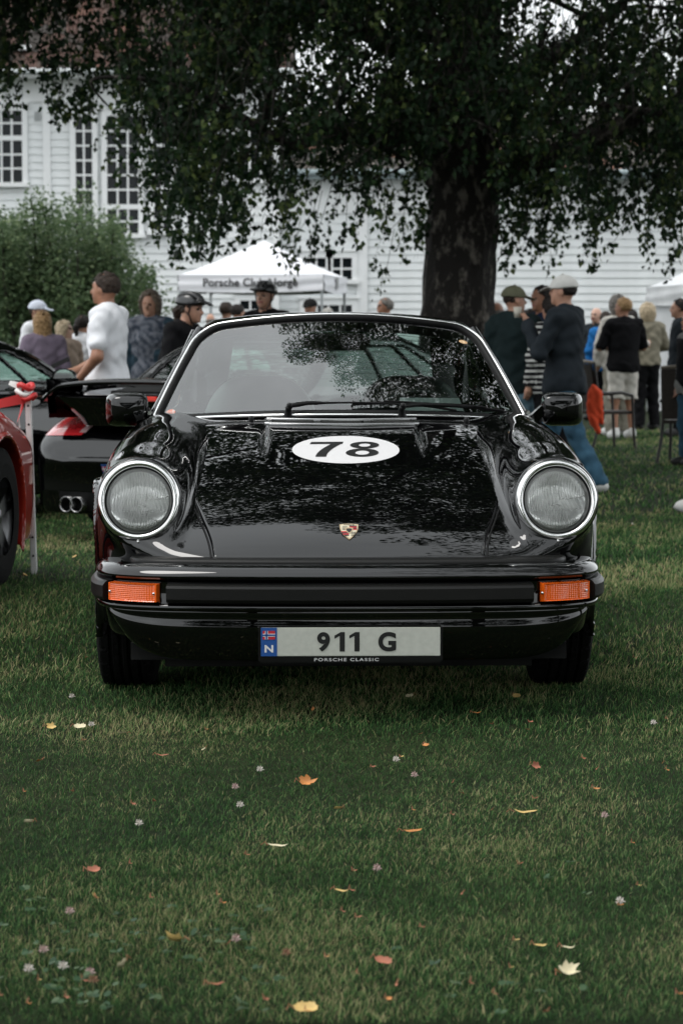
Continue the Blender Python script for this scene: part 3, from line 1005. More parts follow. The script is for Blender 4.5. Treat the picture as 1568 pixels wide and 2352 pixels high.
# ---- wheels
def tyre_mesh(rad, wid, name, blocks=30):
    na, nx_ = 240, 37
    xs_ = np.linspace(-1, 1, nx_)
    A, Xw = np.meshgrid(np.linspace(0, 2 * math.pi, na, endpoint=False), xs_, indexing='ij')
    ax_ = np.abs(Xw)
    prof = np.where(ax_ < .80, rad - .006 * ax_ ** 2, rad - .006 * .64 - .075 * np.clip((ax_ - .80) / .20, 0, 1) ** 1.8)
    gro = np.zeros_like(prof)
    for g_ in (-.46, -.15, .15, .46):
        gro = np.maximum(gro, .008 * (np.abs(Xw - g_) < .045))
    ph = (A * blocks / (2 * math.pi) + .6 * Xw * np.sign(Xw)) % 1
    sipe = .005 * ((ph < .14) & (ax_ > .5) & (ax_ < .93))
    ph2 = (A * blocks * 1.4 / (2 * math.pi) + .9 * Xw) % 1
    sipe2 = .004 * ((ph2 < .12) & (ax_ > .18) & (ax_ < .44))
    rr_ = prof - np.maximum(gro, np.maximum(sipe, sipe2))
    xw = Xw * wid / 2 * np.where(ax_ > .8, 1 + .03 * np.sin((ax_ - .8) / .2 * math.pi), 1)
    P_ = np.stack([xw, rr_ * np.cos(A), rr_ * np.sin(A)], -1)
    side = P_[:, [0]] * np.array([.96, .74, .74]); side2 = P_[:, [-1]] * np.array([.96, .74, .74])
    P_ = np.concatenate([side, P_, side2], 1)
    mb = MB(); 
    n1, n2 = P_.shape[:2]
    ix = np.arange(n1 * n2).reshape(n1, n2)
    F_ = np.stack([ix[:, :-1], np.roll(ix, -1, 0)[:, :-1], np.roll(ix, -1, 0)[:, 1:], ix[:, 1:]], -1).reshape(-1, 4)
    return np_mesh(name, P_.reshape(-1, 3), F_, [TYRE], smooth=False)
RIM = mat('alloy_rim', (.32, .32, .33), rough=.3, metal=.9)
def wheel(parent, loc, rad, wid, sg, tm, spokes=5, rimmat=RIM, double=False):
    we = empty('wheel', loc, 0, parent)
    link('tyre', tm, we)
    m_ = MB()
    k = rad * .76
    m_.lathe([(k, -wid * .42), (k * 1.02, -wid * .40), (k * .93, -wid * .3), (k * .9, wid * .3), (k * 1.02, wid * .42)], (0, 0, 0), (1, 0, 0), 40)
    for i in range(spokes):
        for dd in ((-.16, .16) if double else (0,)):
            a = 2 * math.pi * i / spokes + .3 + dd
            a2 = 2 * math.pi * i / spokes + .3 + dd * .35
            r0 = Vector((sg * wid * .36, math.cos(a2) * .04, math.sin(a2) * .04)); r1 = Vector((sg * wid * .40, math.cos(a) * k * .98, math.sin(a) * k * .98))
            t = (r1 - r0).normalized(); s_ = t.cross(Vector((1, 0, 0))).normalized()
            w0, w1 = (.026, .020) if double else (.05, .038)
            vs = [r0 + s_ * w0, r0 - s_ * w0, r1 - s_ * w1, r1 + s_ * w1]
            vs2 = [v - Vector((sg * .03, 0, 0)) for v in vs]
            m_.add(vs + vs2, [(0, 1, 2, 3), (7, 6, 5, 4), (0, 4, 5, 1), (1, 5, 6, 2), (2, 6, 7, 3), (3, 7, 4, 0)])
    m_.lathe([(.0, .02), (.03, .018), (.045, .008), (.06, -.02)], (sg * wid * .36, 0, 0), (sg, 0, 0), 20)
    m_.build('rim', rimmat, we)
    d_ = MB(); d_.lathe([(.001, 0), (k * .72, 0), (k * .72, -.02)], (sg * wid * .15, 0, 0), (sg, 0, 0), 30); d_.build('brake_disc', mat('brake_disc', (.12, .12, .12), rough=.4, metal=.8), we)
    return we
tmf = tyre_mesh(.312, .190, 'tyre')
tmr = tyre_mesh(.315, .215, 'tyre_rear')
for sg in (-1, 1):
    wheel(car, (sg * .698, .88, .280), .312, .19, sg, tmf)
    wheel(car, (sg * .715, 3.15, .283), .315, .215, sg, tmr)
    wl = MB(); aa = np.linspace(R(-5), R(185), 30)
    wl.grid(np.array([[(sg * xq, .88 + .352 * math.cos(a), .285 + .352 * math.sin(a)) for a in aa] for xq in (.42, .74)]))
    wl.add([(sg * .42, .88 + .352 * math.cos(a), .285 + .352 * math.sin(a)) for a in aa], [tuple(range(30))])
    wl.build('wheel_housing', DARK, car)
ub = MB(); ub.box((0, 2.15, .15), (1.10, 3.9, .06)); ub.box((0, 2.02, .145), (1.50, 1.55, .05)); ub.box((0, .42, .17), (1.30, .5, .05)); ub.build('underbody', DARK, car)  # underside boxes made low and wide to deepen the shade below the car
# ================================================================== lawn
def lawn_noise(x, y, s, seed=0):
    o = np.zeros_like(x)
    r_ = np.random.default_rng(seed)
    for k in range(7):
        a = r_.uniform(0, 6.28); f = s * r_.uniform(.5, 1.9); p = r_.uniform(0, 6.28)
        o += np.sin((x * math.cos(a) + y * math.sin(a)) * f + p + 1.3 * np.sin((x * math.sin(a) - y * math.cos(a)) * f * .7 + p))
    return o / 7
LAWN = bpy.data.materials.new('lawn_soil'); LAWN.use_nodes = True
n_, l_ = LAWN.node_tree.nodes, LAWN.node_tree.links
b_ = n_['Principled BSDF']; b_.inputs['Roughness'].default_value = .95; b_.inputs['Specular IOR Level'].default_value = .1
tc_ = n_.new('ShaderNodeTexCoord')
def noise_node(sc_, det=6):
    q = n_.new('ShaderNodeTexNoise'); q.inputs['Scale'].default_value = sc_; q.inputs['Detail'].default_value = det
    l_.new(tc_.outputs['Object'], q.inputs['Vector']); return q
na_, nb_ = noise_node(.9), noise_node(22, 8)
mm = n_.new('ShaderNodeMath'); mm.operation = 'ADD'
l_.new(na_.outputs[0], mm.inputs[0]); l_.new(nb_.outputs[0], mm.inputs[1])
rp_ = n_.new('ShaderNodeValToRGB')
rp_.color_ramp.elements[0].position = .38; rp_.color_ramp.elements[0].color = (.006, .012, .004, 1)
rp_.color_ramp.elements[1].position = .64; rp_.color_ramp.elements[1].color = (.020, .026, .010, 1)
md = n_.new('ShaderNodeMath'); md.operation = 'MULTIPLY'; md.inputs[1].default_value = .5
l_.new(mm.outputs[0], md.inputs[0]); l_.new(md.outputs[0], rp_.inputs['Fac']); l_.new(rp_.outputs['Color'], b_.inputs['Base Color'])
gx = np.concatenate([np.linspace(-400, -14, 10), np.linspace(-12, 12, 61), np.linspace(14, 400, 10)])
gy = np.concatenate([np.linspace(-200, -10, 8), np.linspace(-8, 46, 136), np.linspace(50, 600, 12)])
GX, GY = np.meshgrid(gx, gy, indexing='ij')
GZ = gz(GY) + .010 * lawn_noise(GX, GY, 1.3, 3) * (np.abs(GX) < 13)
ix = np.arange(GX.size).reshape(GX.shape)
Fg = np.stack([ix[:-1, :-1], ix[1:, :-1], ix[1:, 1:], ix[:-1, 1:]], -1).reshape(-1, 4)
tag(link('lawn', np_mesh('lawn', np.stack([GX, GY, GZ], -1).reshape(-1, 3), Fg, [LAWN])), kind='structure')

# grass blades: one object; each blade has its own length, lean and colour
GRASS = bpy.data.materials.new('grass_blades'); GRASS.use_nodes = True
n_, l_ = GRASS.node_tree.nodes, GRASS.node_tree.links
b_ = n_['Principled BSDF']; b_.inputs['Roughness'].default_value = .6; b_.inputs['Specular IOR Level'].default_value = .10
at_ = n_.new('ShaderNodeAttribute'); at_.attribute_name = 'tone'
rp_ = n_.new('ShaderNodeValToRGB')
els = rp_.color_ramp.elements
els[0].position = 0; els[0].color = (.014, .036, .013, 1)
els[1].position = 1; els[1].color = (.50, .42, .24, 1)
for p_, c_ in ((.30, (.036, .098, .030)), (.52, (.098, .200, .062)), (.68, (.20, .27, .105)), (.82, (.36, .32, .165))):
    e_ = els.new(p_); e_.color = c_ + (1,)
l_.new(at_.outputs['Fac'], rp_.inputs['Fac']); l_.new(rp_.outputs['Color'], b_.inputs['Base Color'])
tr_ = n_.new('ShaderNodeBsdfTranslucent'); l_.new(rp_.outputs['Color'], tr_.inputs[0])
mx_ = n_.new('ShaderNodeMixShader'); mx_.inputs[0].default_value = .25
l_.new(b_.outputs[0], mx_.inputs[1]); l_.new(tr_.outputs[0], mx_.inputs[2]); l_.new(mx_.outputs[0], n_['Material Output'].inputs['Surface'])

def blades(bands):
    VV, FF, TT = [], [], []
    base = 0
    for y0, y1, dens, hmin, hmax, wd, seg in bands:
        # lateral extent seen at this distance, with a margin for a step to the side
        half = (784 / FPX) * (y1 - CAM_Y) + 1.35
        area = 2 * half * (y1 - y0)
        n = int(area * dens)
        x = rng.uniform(-half, half, n); y = rng.uniform(y0, y1, n)
        patch = lawn_noise(x, y, 2.6, 5) + .7 * lawn_noise(x, y, 8.0, 6)
        tuft = lawn_noise(x, y, 26.0, 9)
        keep = rng.random(n) < .72 + .28 * np.clip(patch + .5, 0, 1)
        out = np.abs(x) - (784 / FPX) * (y - CAM_Y)
        keep &= (out < .22) | ((out < 1.3) & (rng.random(n) < .33))
        margin = out[keep] >= .22
        # none under the tyres
        x, y, patch, tuft = x[keep], y[keep], patch[keep], tuft[keep]; n = len(x)
        h = rng.uniform(hmin, hmax, n) * (1 + .35 * tuft) * np.where(rng.random(n) < .04, 1.6, 1)
        az = rng.uniform(0, 2 * math.pi, n) + 0
        flow = 1.8 * lawn_noise(x, y, 3.0, 21)
        lean = rng.uniform(.10, .95, n)
        dirn = flow * 1.6 + rng.normal(0, 1.7, n)
        lx, ly = np.cos(dirn), np.sin(dirn)
        wx, wy = np.cos(az) * wd, np.sin(az) * wd
        wv = rng.uniform(.6, 1.3, n) * np.where(margin, 2.0, 1.0)
        z0 = gz(y) - .004
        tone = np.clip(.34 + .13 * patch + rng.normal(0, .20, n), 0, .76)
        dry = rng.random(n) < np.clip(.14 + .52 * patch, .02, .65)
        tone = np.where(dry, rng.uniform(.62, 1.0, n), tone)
        rows = []
        for k in range(seg + 1):
            t = k / seg
            cx = x + lx * lean * h * t ** 1.6; cy = y + ly * lean * h * t ** 1.6
            cz = z0 + h * (t - .35 * lean * t * t)
            wk = (1 - t ** 1.5) * wv
            if k < seg:
                rows.append(np.stack([cx - wx * wk, cy - wy * wk, cz], -1)); rows.append(np.stack([cx + wx * wk, cy + wy * wk, cz], -1))
            else:
                rows.append(np.stack([cx, cy, cz], -1))
        nvp = 2 * seg + 1
        VV.append(np.stack(rows, 1).reshape(-1, 3))
        b0 = base + np.arange(n)[:, None] * nvp
        tris = []
        for k in range(seg - 1):
            a = 2 * k
            tris += [[a, a + 1, a + 3], [a, a + 3, a + 2]]
        tris.append([2 * seg - 2, 2 * seg - 1, 2 * seg])
        FF.append((b0[:, None, :] + np.array(tris)[None]).reshape(-1, 3))
        lift = np.array([-.22 + .46 * ((q // 2) / seg) ** 1.5 if q < 2 * seg else .26 for q in range(nvp)])  # pale cut tips; feet darkened, shade between the blades put into the colour
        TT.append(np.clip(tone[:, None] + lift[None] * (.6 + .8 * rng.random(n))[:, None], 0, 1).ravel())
        base += n * nvp
    V = np.concatenate(VV); F = np.concatenate(FF); T = np.concatenate(TT)
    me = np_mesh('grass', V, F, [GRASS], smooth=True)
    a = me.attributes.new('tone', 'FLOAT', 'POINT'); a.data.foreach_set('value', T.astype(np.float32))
    return me
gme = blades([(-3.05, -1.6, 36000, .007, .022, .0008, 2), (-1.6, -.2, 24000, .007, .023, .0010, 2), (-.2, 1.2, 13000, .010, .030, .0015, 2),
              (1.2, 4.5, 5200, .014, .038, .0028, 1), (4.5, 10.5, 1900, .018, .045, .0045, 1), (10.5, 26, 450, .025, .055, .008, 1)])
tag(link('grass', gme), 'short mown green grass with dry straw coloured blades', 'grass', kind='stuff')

# ================================================================== white clapboard house and its low wing
WALLP = mat('white_wall_paint', (.74, .76, .76), rough=.6, var=.06, vscale=3, bump=.05, bscale=40)
FRAMEP = mat('white_frame_paint', (.80, .81, .81), rough=.5, var=.03, vscale=5)
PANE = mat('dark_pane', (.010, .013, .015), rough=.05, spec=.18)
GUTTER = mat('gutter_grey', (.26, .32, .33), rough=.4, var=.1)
VENT = mat('vent_grey', (.45, .47, .47), rough=.6)
TILE_M = []
for i, c in enumerate([(.048, .028, .020), (.066, .033, .024), (.038, .029, .024), (.10, .045, .030), (.030, .025, .021)]):
    TILE_M.append(mat('roof_tile_%d' % i, c, rough=.85, var=.3, vscale=9, bump=.3, bscale=30))
TILE_G = [mat('roof_tile_grey_%d' % i, c, rough=.85, var=.3, vscale=9, bump=.3, bscale=30) for i, c in enumerate([(.085, .078, .07), (.11, .095, .08), (.065, .065, .06), (.19, .095, .065)])]
HD = 50.0
HY = CAM_Y + HD
def hxz(px, py, D=HD):
    p = at(px, py, D); return p.x, p.z
def board_mesh(length, exp=.155):
    b = MB(); t = .026
    b.add([(0, 0, 0), (length, 0, 0), (length, -t, 0), (0, -t, 0), (0, -t, .012), (length, -t, .012), (0, -.004, exp + .02), (length, -.004, exp + .02)],
          [(0, 3, 2, 1), (3, 4, 5, 2), (4, 6, 7, 5)])
    return b.mesh('board', WALLP)
def boards(parent, xa, xb, za, zb, y, exp=.155):
    me = board_mesh(xb - xa, exp)
    z = za
    while z < zb - .03:
        o = link('board', me, parent); o.location = (xa - parent.location.x, y - parent.location.y, z - parent.location.z)
        z += exp
def wbox(mb, xa, xb, za, zb, y0, y1, P, mi=0):
    mb.box(((xa + xb) / 2 - P.x, (y0 + y1) / 2 - P.y, (za + zb) / 2 - P.z), (xb - xa, abs(y1 - y0), zb - za), mi=mi)
def window(parent, x0, x1, y0, y1, cols, rows, transom=None, wall_y=HY, cas=.11):
    """pixel rectangle of the glass area; casing, bars and panes"""
    xa, zt = hxz(x0, y0); xb, zb = hxz(x1, y1)
    P = Vector((parent.location.x, parent.location.y, parent.location.z))
    fr = MB()
    yb, yf = wall_y - .03, wall_y - .105
    wbox(fr, xa - cas, xb + cas, zt, zt + cas * 1.2, yb, yf, P)
    wbox(fr, xa - cas - .03, xb + cas + .03, zt + cas * 1.2, zt + cas * 1.2 + .04, yb, yf - .03, P)
    wbox(fr, xa - cas, xa, zb, zt, yb, yf, P); wbox(fr, xb, xb + cas, zb, zt, yb, yf, P)
    wbox(fr, xa - cas - .04, xb + cas + .04, zb - .09, zb, yb, yf - .05, P)
    w_ = fr.build('window', FRAMEP, parent)
    zs_ = [zb, zt] if transom is None else [zb, hxz(x0, transom)[1] - .05, hxz(x0, transom)[1] + .05, zt]
    spans = [(zs_[i], zs_[i + 1]) for i in range(0, len(zs_), 2)]
    rr_ = rows if isinstance(rows, (list, tuple)) else [rows]
    bars = MB()
    if transom is not None:
        wbox(bars, xa, xb, zs_[1], zs_[2], yb, yf + .004, P)
    for (a, b), nr in zip(spans, rr_ if transom is None else [rr_[1], rr_[0]]):
        for i in range(1, cols):
            xx = xa + (xb - xa) * i / cols
            wbox(bars, xx - .019, xx + .019, a, b, yb, yf + .012, P)
        for j in range(1, nr):
            zz = a + (b - a) * j / nr
            wbox(bars, xa, xb, zz - .019, zz + .019, yb, yf + .016, P)
        for i in range(cols):
            for j in range(nr):
                pm = MB()
                px0, px1 = xa + (xb - xa) * i / cols, xa + (xb - xa) * (i + 1) / cols
                pz0, pz1 = a + (b - a) * j / nr, a + (b - a) * (j + 1) / nr
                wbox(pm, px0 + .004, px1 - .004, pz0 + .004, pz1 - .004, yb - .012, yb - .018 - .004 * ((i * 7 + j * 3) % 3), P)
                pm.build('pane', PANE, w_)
    if bars.v: bars.build('glazing_bar', FRAMEP, w_)
    return w_
# pantile: a shallow S in section
def tile_mesh(wd, ln, m_):
    rows = []
    for i in range(7):
        u = i / 6
        zz = .032 * math.sin(u * 2 * math.pi) * (1 if u < .5 else .55)
        rows.append([(u * wd, 0, zz + .028), (u * wd, ln, zz)])
    mb = MB(); mb.grid(np.array(rows), 0, True)
    mb.add([(u[0][0], 0, u[0][2]) for u in rows] + [(u[0][0], 0, u[0][2] - .03) for u in rows], [(i, i + 1, 7 + i + 1, 7 + i) for i in range(6)])
    return mb.mesh('tile', m_)
def roof_tiles(parent, xa, xb, z0, y0, pitch, nrow, mats, wd=.27, ln=.36, expo=.31, limit=300, seen=None):
    meshes = [tile_mesh(wd, ln, m_) for m_ in mats]
    P = parent.location
    rest = {}
    cnt = 0
    cells = [(r_, c) for r_ in range(nrow) for c in range(int((xb - xa) / (wd * .93)))]
    if seen: cells.sort(key=lambda q: abs(xa + q[1] * wd * .93 - seen))
    for r_, c in cells:
        x = xa + c * wd * .93
        y = y0 + r_ * expo * math.cos(pitch); z = z0 + r_ * expo * math.sin(pitch)
        k = rng.choice(len(mats), p=[.3, .25, .2, .1, .15][:len(mats)] if len(mats) == 5 else [.4, .25, .27, .08])
        loc = Vector((x, y, z)) - P + Vector((0, 0, rng.uniform(-.004, .006)))
        rot = (pitch, 0, rng.uniform(-.012, .012))
        if cnt < limit:
            o = link('tile', meshes[k], parent); o.location = loc; o.rotation_euler = rot; cnt += 1
        else:
            rest.setdefault(k, []).append((loc, rot))
    if rest:
        mb = MB()
        for k, lst in rest.items():
            src = meshes[k]
            vs = [v.co.copy() for v in src.vertices]; fs = [tuple(p.vertices) for p in src.polygons]
            for loc, rot in lst:
                M = Matrix.Rotation(rot[0], 3, 'X')
                mb.add([M @ v + loc for v in vs], fs, k, False)
        o = mb.build('tile_field', mats, parent); tag(o, kind='stuff')

# main block (left)
GZB = -.19
XL, _ = hxz(-420, 500); XR, _ = hxz(640, 500)
_, ZE = hxz(200, 182)
house = empty('clapboard_house', ((XL + XR) / 2, HY, GZB))
tag(house, 'tall white clapboard house with brown pantile roof and tall paned windows', 'house')
hb_ = MB(); wbox(hb_, XL, XR, GZB, ZE + .1, HY + .002, HY + 9, house.location); hb_.build('wall', WALLP, house)
boards(house, XL, XR, GZB + .35, ZE - .45, HY)
cb = MB(); wbox(cb, XL, XR, GZB, GZB + .36, HY, HY - .06, house.location); cb.build('plinth', mat('plinth_stone', (.25, .25, .24), rough=.9, var=.25), house)
for pa, pb in ((101, 118), (627, 641)):
    c_ = MB(); xa, _ = hxz(pa, 500); xb, _ = hxz(pb, 500); wbox(c_, xa, xb, GZB + .3, ZE - .4, HY - .02, HY - .07, house.location); c_.build('corner_board', FRAMEP, house)
fz_ = MB(); wbox(fz_, XL, XR, ZE - .46, ZE + .02, HY, HY - .05, house.location); fz_.build('frieze', FRAMEP, house)
so = MB(); wbox(so, XL, XR + .3, ZE + .0, ZE + .08, HY + .2, HY - .62, house.location); so.build('soffit', FRAMEP, house)
gt = MB(); gt.tube([(XL - house.location.x, -.66, ZE + .10 - GZB), (XR + .3 - house.location.x, -.66, ZE + .10 - GZB)], .065, 10); gt.build('gutter', mat('gutter_white', (.62, .66, .66), rough=.4), house)
PIT = R(42)
rs = MB()
nrow = 22
yb0, zb0 = HY - .62 - HY, ZE + .10 - GZB
rs.add([(XL - house.location.x, yb0, zb0), (XR + .35 - house.location.x, yb0, zb0), (XR + .35 - house.location.x, yb0 + 22 * .31 * math.cos(PIT), zb0 + 22 * .31 * math.sin(PIT)), (XL - house.location.x, yb0 + 22 * .31 * math.cos(PIT), zb0 + 22 * .31 * math.sin(PIT))], [(0, 1, 2, 3)])
rs.build('roof', TILE_M[2], house)
roof_tiles(house, XL + 2.6, XR + .3, ZE + .115, HY - .68, PIT, 17, TILE_M, seen=hxz(300, 100)[0])
gb = MB()
zg = 22 * .31 * math.sin(PIT); yg = 22 * .31 * math.cos(PIT)
gb.add([(XR - house.location.x, .0, ZE - GZB), (XR - house.location.x, 9, ZE - GZB), (XR - house.location.x, yb0 + yg, zb0 + zg - .1)], [(0, 1, 2)])
gb.build('gable', WALLP, house)
# taller bay at the far left
bx1, _ = hxz(56, 300); _, bz = hxz(20, 118)
by_ = MB(); wbox(by_, XL, bx1, ZE - .42, bz, HY - .056, HY + 1.2, house.location); by_.build('bay_wall', WALLP, house)
be = MB(); wbox(be, XL, bx1 + .18, bz, bz + .09, HY - .35, HY + 1.2, house.location); be.build('bay_eave', FRAMEP, house)
vg = MB(); xa, zt = hxz(80, 256); xb, zb = hxz(93, 277)
for k in range(6):
    z = zb + (zt - zb) * (k + .2) / 6
    wbox(vg, xa, xb, z, z + (zt - zb) / 6 * .6, HY - .02, HY - .06, house.location)
wbox(vg, xa, xb, zb, zt, HY - .02, HY - .04, house.location); vg.build('wall_vent', VENT, house)
window(house, -44, 53, 254, 419, 4, [2, 3], transom=317)
window(house, 174, 214, 267, 545, 2, [6, 2], transom=475)
window(house, 246, 319, 267, 536, 3, [6, 2], transom=475)
window(house, 353, 392, 267, 529, 2, [6, 2], transom=473)
window(house, 548, 625, 300, 410, 3, 3)
window(house, 285, 325, 674, 722, 2, 2)
window(house, 552, 598, 690, 735, 2, 2)
# low wing (right)
WL, _ = hxz(641, 500); WR, _ = hxz(2050, 500)
_, ZE2 = hxz(1500, 408)
wing = empty('clapboard_wing', ((WL + WR) / 2, HY + .3, GZB))
tag(wing, 'low white clapboard wing with plain wall and greyish tile roof behind the big birch', 'house')
WY = HY + .3
q = MB(); wbox(q, WL, WR, GZB, ZE2, WY + .002, WY + 7, wing.location); q.build('wall', WALLP, wing)
_, zfr = hxz(1500, 490)
boards(wing, WL, WR, GZB + .25, zfr, WY, .160)
q = MB(); wbox(q, WL, WR, zfr + .02, ZE2, WY - .005, WY - .045, wing.location); q.build('frieze', FRAMEP, wing)
q = MB(); xa, _ = hxz(819, 500); xb, _ = hxz(844, 500); wbox(q, xa, xb, GZB + .2, zfr, WY - .03, WY - .08, wing.location); q.build('pilaster', FRAMEP, wing)
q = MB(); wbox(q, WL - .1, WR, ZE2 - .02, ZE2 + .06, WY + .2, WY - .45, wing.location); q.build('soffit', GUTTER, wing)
q = MB(); q.tube([(WL - wing.location.x, -.48, ZE2 + .10 - GZB), (WR - wing.location.x, -.48, ZE2 + .10 - GZB)], .07, 10); q.build('gutter', GUTTER, wing)
P2 = R(30)
L2 = 9 * .31
q = MB(); q.add([(WL - wing.location.x, -.45, ZE2 + .09 - GZB), (WR - wing.location.x, -.45, ZE2 + .09 - GZB), (WR - wing.location.x, -.45 + L2 * math.cos(P2), ZE2 + .09 - GZB + L2 * math.sin(P2)), (WL - wing.location.x, -.45 + L2 * math.cos(P2), ZE2 + .09 - GZB + L2 * math.sin(P2))], [(0, 1, 2, 3)])
q.build('roof', TILE_G[0], wing)
roof_tiles(wing, WL, WR - 4.0, ZE2 + .10, WY - .50, P2, 9, TILE_G, seen=hxz(1480, 380)[0])
window(wing, 700, 752, 591, 641, 2, 2, wall_y=WY)
window(wing, 760, 808, 591, 641, 2, 2, wall_y=WY)
window(wing, 700, 808, 700, 742, 4, 2, wall_y=WY)

# ================================================================== white event tents
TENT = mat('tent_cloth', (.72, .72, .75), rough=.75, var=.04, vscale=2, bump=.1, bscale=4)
POLE = mat('tent_pole', (.40, .42, .43), rough=.35, metal=.6)
def tent(label, cx, cy, half, z0, eave, peak, rz, text=None, emblem=False, wall=False, TENT=TENT):
    t = empty('event_tent', (cx, cy, z0), rz)
    tag(t, label, 'tent', 'white pop-up tents by the house')
    c = MB()
    n_ = 14
    for k in range(4):
        a = math.pi / 2 * k
        M = Matrix.Rotation(a, 3, 'Z')
        rows = []
        for i in range(n_ + 1):
            t_ = i / n_
            row = []
            for j in range(n_ + 1):
                u = -1 + 2 * j / n_
                r_ = half * (1 - t_)
                zz = eave + (peak - eave) * (t_ ** 1.12) - .05 * math.sin(math.pi * min(1, t_ * 1.1)) * (1 - abs(u)) - .012 * (1 - t_) * (1 - u * u)
                row.append(M @ Vector((u * r_, -r_, zz)))
            rows.append(row)
        c.grid(np.array([[tuple(v) for v in r_] for r_ in rows]), 0, True)
    c.build('canopy', TENT, t)
    for k in range(4):
        M = Matrix.Rotation(math.pi / 2 * k, 3, 'Z')
        v = MB(); rows = []
        for j in range(41):
            u = -1 + 2 * j / 40
            col_ = []
            for i in range(7):
                s_ = i / 6
                wv = .018 * math.sin(i * 1.7 + u * 2.0) * math.sin(math.pi * s_) - .01 * s_
                zz = eave - .012 * (1 - u * u) + .01 - .30 * s_ - (.03 * (1 - u * u) * s_)
                col_.append(tuple(M @ Vector((u * half, -half - .012 + wv, zz))))
            rows.append(col_)
        v.grid(np.array(rows), 0, True)
        vo = v.build('valance', TENT, t)
        if text and k == 0:
            q = MB(); vs, fs = text_mesh(text, .205, .0045, sx=1.0, spacing=1.04)
            q.add([Vector((p.x, -half - .042, eave - .165 + p.y)) for p in vs], fs); q.build('lettering', BLACKINK, vo)
        if emblem and k == 1:
            q = MB(); o_ = shield(.17, .13)
            q.add([Vector((half + .045, p.x, eave - .15 + p.y)) for p in o_], [tuple(range(len(o_)))]); q.build('emblem', mat('emblem_grey', (.10, .10, .10), rough=.6, var=.5, vscale=40, col2=(.5, .5, .5)), vo)
    for sx in (-1, 1):
        for sy in (-1, 1):
            p = MB(); p.box((sx * (half - .03), sy * (half - .03), (eave) / 2), (.045, .045, eave)); p.build('pole', POLE, t)
    for k in range(4):
        M = Matrix.Rotation(math.pi / 2 * k, 3, 'Z')
        tr = MB()
        for j in range(4):
            xa, xb = -half + .03 + (2 * half - .06) * j / 4, -half + .03 + (2 * half - .06) * (j + 1) / 4
            for z1, z2 in ((eave - .32, eave - .06), (eave - .06, eave - .32)):
                tr.tube([M @ Vector((xa, -half + .05, z1)), M @ Vector((xb, -half + .05, z2))], .012, 4)
        tr.build('truss', POLE, t)
    if wall:
        for k in wall:
            M = Matrix.Rotation(math.pi / 2 * k, 3, 'Z')
            w_ = MB(); rows = []
            for j in range(31):
                u = -1 + 2 * j / 30
                rows.append([tuple(M @ Vector((u * (half - .02), -half + .03 + .02 * math.sin(u * 9 + i) * (1 - i / 6), .03 + (eave - .1) * i / 6))) for i in range(7)])
            w_.grid(np.array(rows), 0, True); w_.build('side_wall', TENT, t)
    return t
p = at(600, 652, 45.0)
tent('white pop-up tent with black lettering beside the low wall of the house', p.x + .02, CAM_Y + 46.2, 1.36, GZB, 2.42, 3.10, R(-9), text='Porsche Club Norge', emblem=True)
p = at(1650, 640, 40)
tent('white walled pop-up tent at the right edge of the picture', p.x + .70, CAM_Y + 40.2, 1.5, GZB, 2.12, 2.95, R(8), wall=[0, 3], TENT=mat('tent_cloth_grey', (.52, .53, .54), rough=.8, var=.08, vscale=2, bump=.1, bscale=4))  # same white cloth made greyer: this tent's shade is put into the colour
# ================================================================== trees
def leaf_mat(name, c0, c1, c2, trans=.35, rough=.45):
    m_ = bpy.data.materials.new(name); m_.use_nodes = True
    n_, l_ = m_.node_tree.nodes, m_.node_tree.links
    b_ = n_['Principled BSDF']; b_.inputs['Roughness'].default_value = rough; b_.inputs['Specular IOR Level'].default_value = .22
    a_ = n_.new('ShaderNodeAttribute'); a_.attribute_name = 'tone'
    r_ = n_.new('ShaderNodeValToRGB')
    r_.color_ramp.elements[0].color = c0 + (1,); r_.color_ramp.elements[1].color = c2 + (1,)
    e_ = r_.color_ramp.elements.new(.55); e_.color = c1 + (1,)
    l_.new(a_.outputs['Fac'], r_.inputs['Fac']); l_.new(r_.outputs['Color'], b_.inputs['Base Color'])
    t_ = n_.new('ShaderNodeBsdfTranslucent'); l_.new(r_.outputs['Color'], t_.inputs[0])
    x_ = n_.new('ShaderNodeMixShader'); x_.inputs[0].default_value = trans
    l_.new(b_.outputs[0], x_.inputs[1]); l_.new(t_.outputs[0], x_.inputs[2]); l_.new(x_.outputs[0], n_['Material Output'].inputs['Surface'])
    return m_
BIRCHLEAF = leaf_mat('birch_leaves', (.008, .022, .009), (.028, .060, .022), (.13, .17, .05), trans=.42)
SHRUBLEAF = leaf_mat('shrub_leaves', (.055, .10, .045), (.14, .20, .10), (.28, .34, .17), trans=.45)
BARK = bpy.data.materials.new('birch_bark'); BARK.use_nodes = True
n_, l_ = BARK.node_tree.nodes, BARK.node_tree.links
b_ = n_['Principled BSDF']; b_.inputs['Roughness'].default_value = .9
tc_ = n_.new('ShaderNodeTexCoord'); mp_ = n_.new('ShaderNodeMapping'); mp_.inputs['Scale'].default_value = (5, 5, 2.8)
l_.new(tc_.outputs['Object'], mp_.inputs[0])
nz_ = n_.new('ShaderNodeTexNoise'); nz_.inputs['Scale'].default_value = 1.9; nz_.inputs['Detail'].default_value = 9; nz_.inputs['Roughness'].default_value = .65
l_.new(mp_.outputs[0], nz_.inputs['Vector'])
rp_ = n_.new('ShaderNodeValToRGB'); rp_.color_ramp.elements[0].position = .52; rp_.color_ramp.elements[0].color = (.014, .011, .009, 1)
rp_.color_ramp.elements[1].position = .66; rp_.color_ramp.elements[1].color = (.19, .17, .145, 1)
l_.new(nz_.outputs['Fac'], rp_.inputs['Fac']); l_.new(rp_.outputs['Color'], b_.inputs['Base Color'])
bp_ = n_.new('ShaderNodeBump'); bp_.inputs['Strength'].default_value = 1.0; bp_.inputs['Distance'].default_value = .05
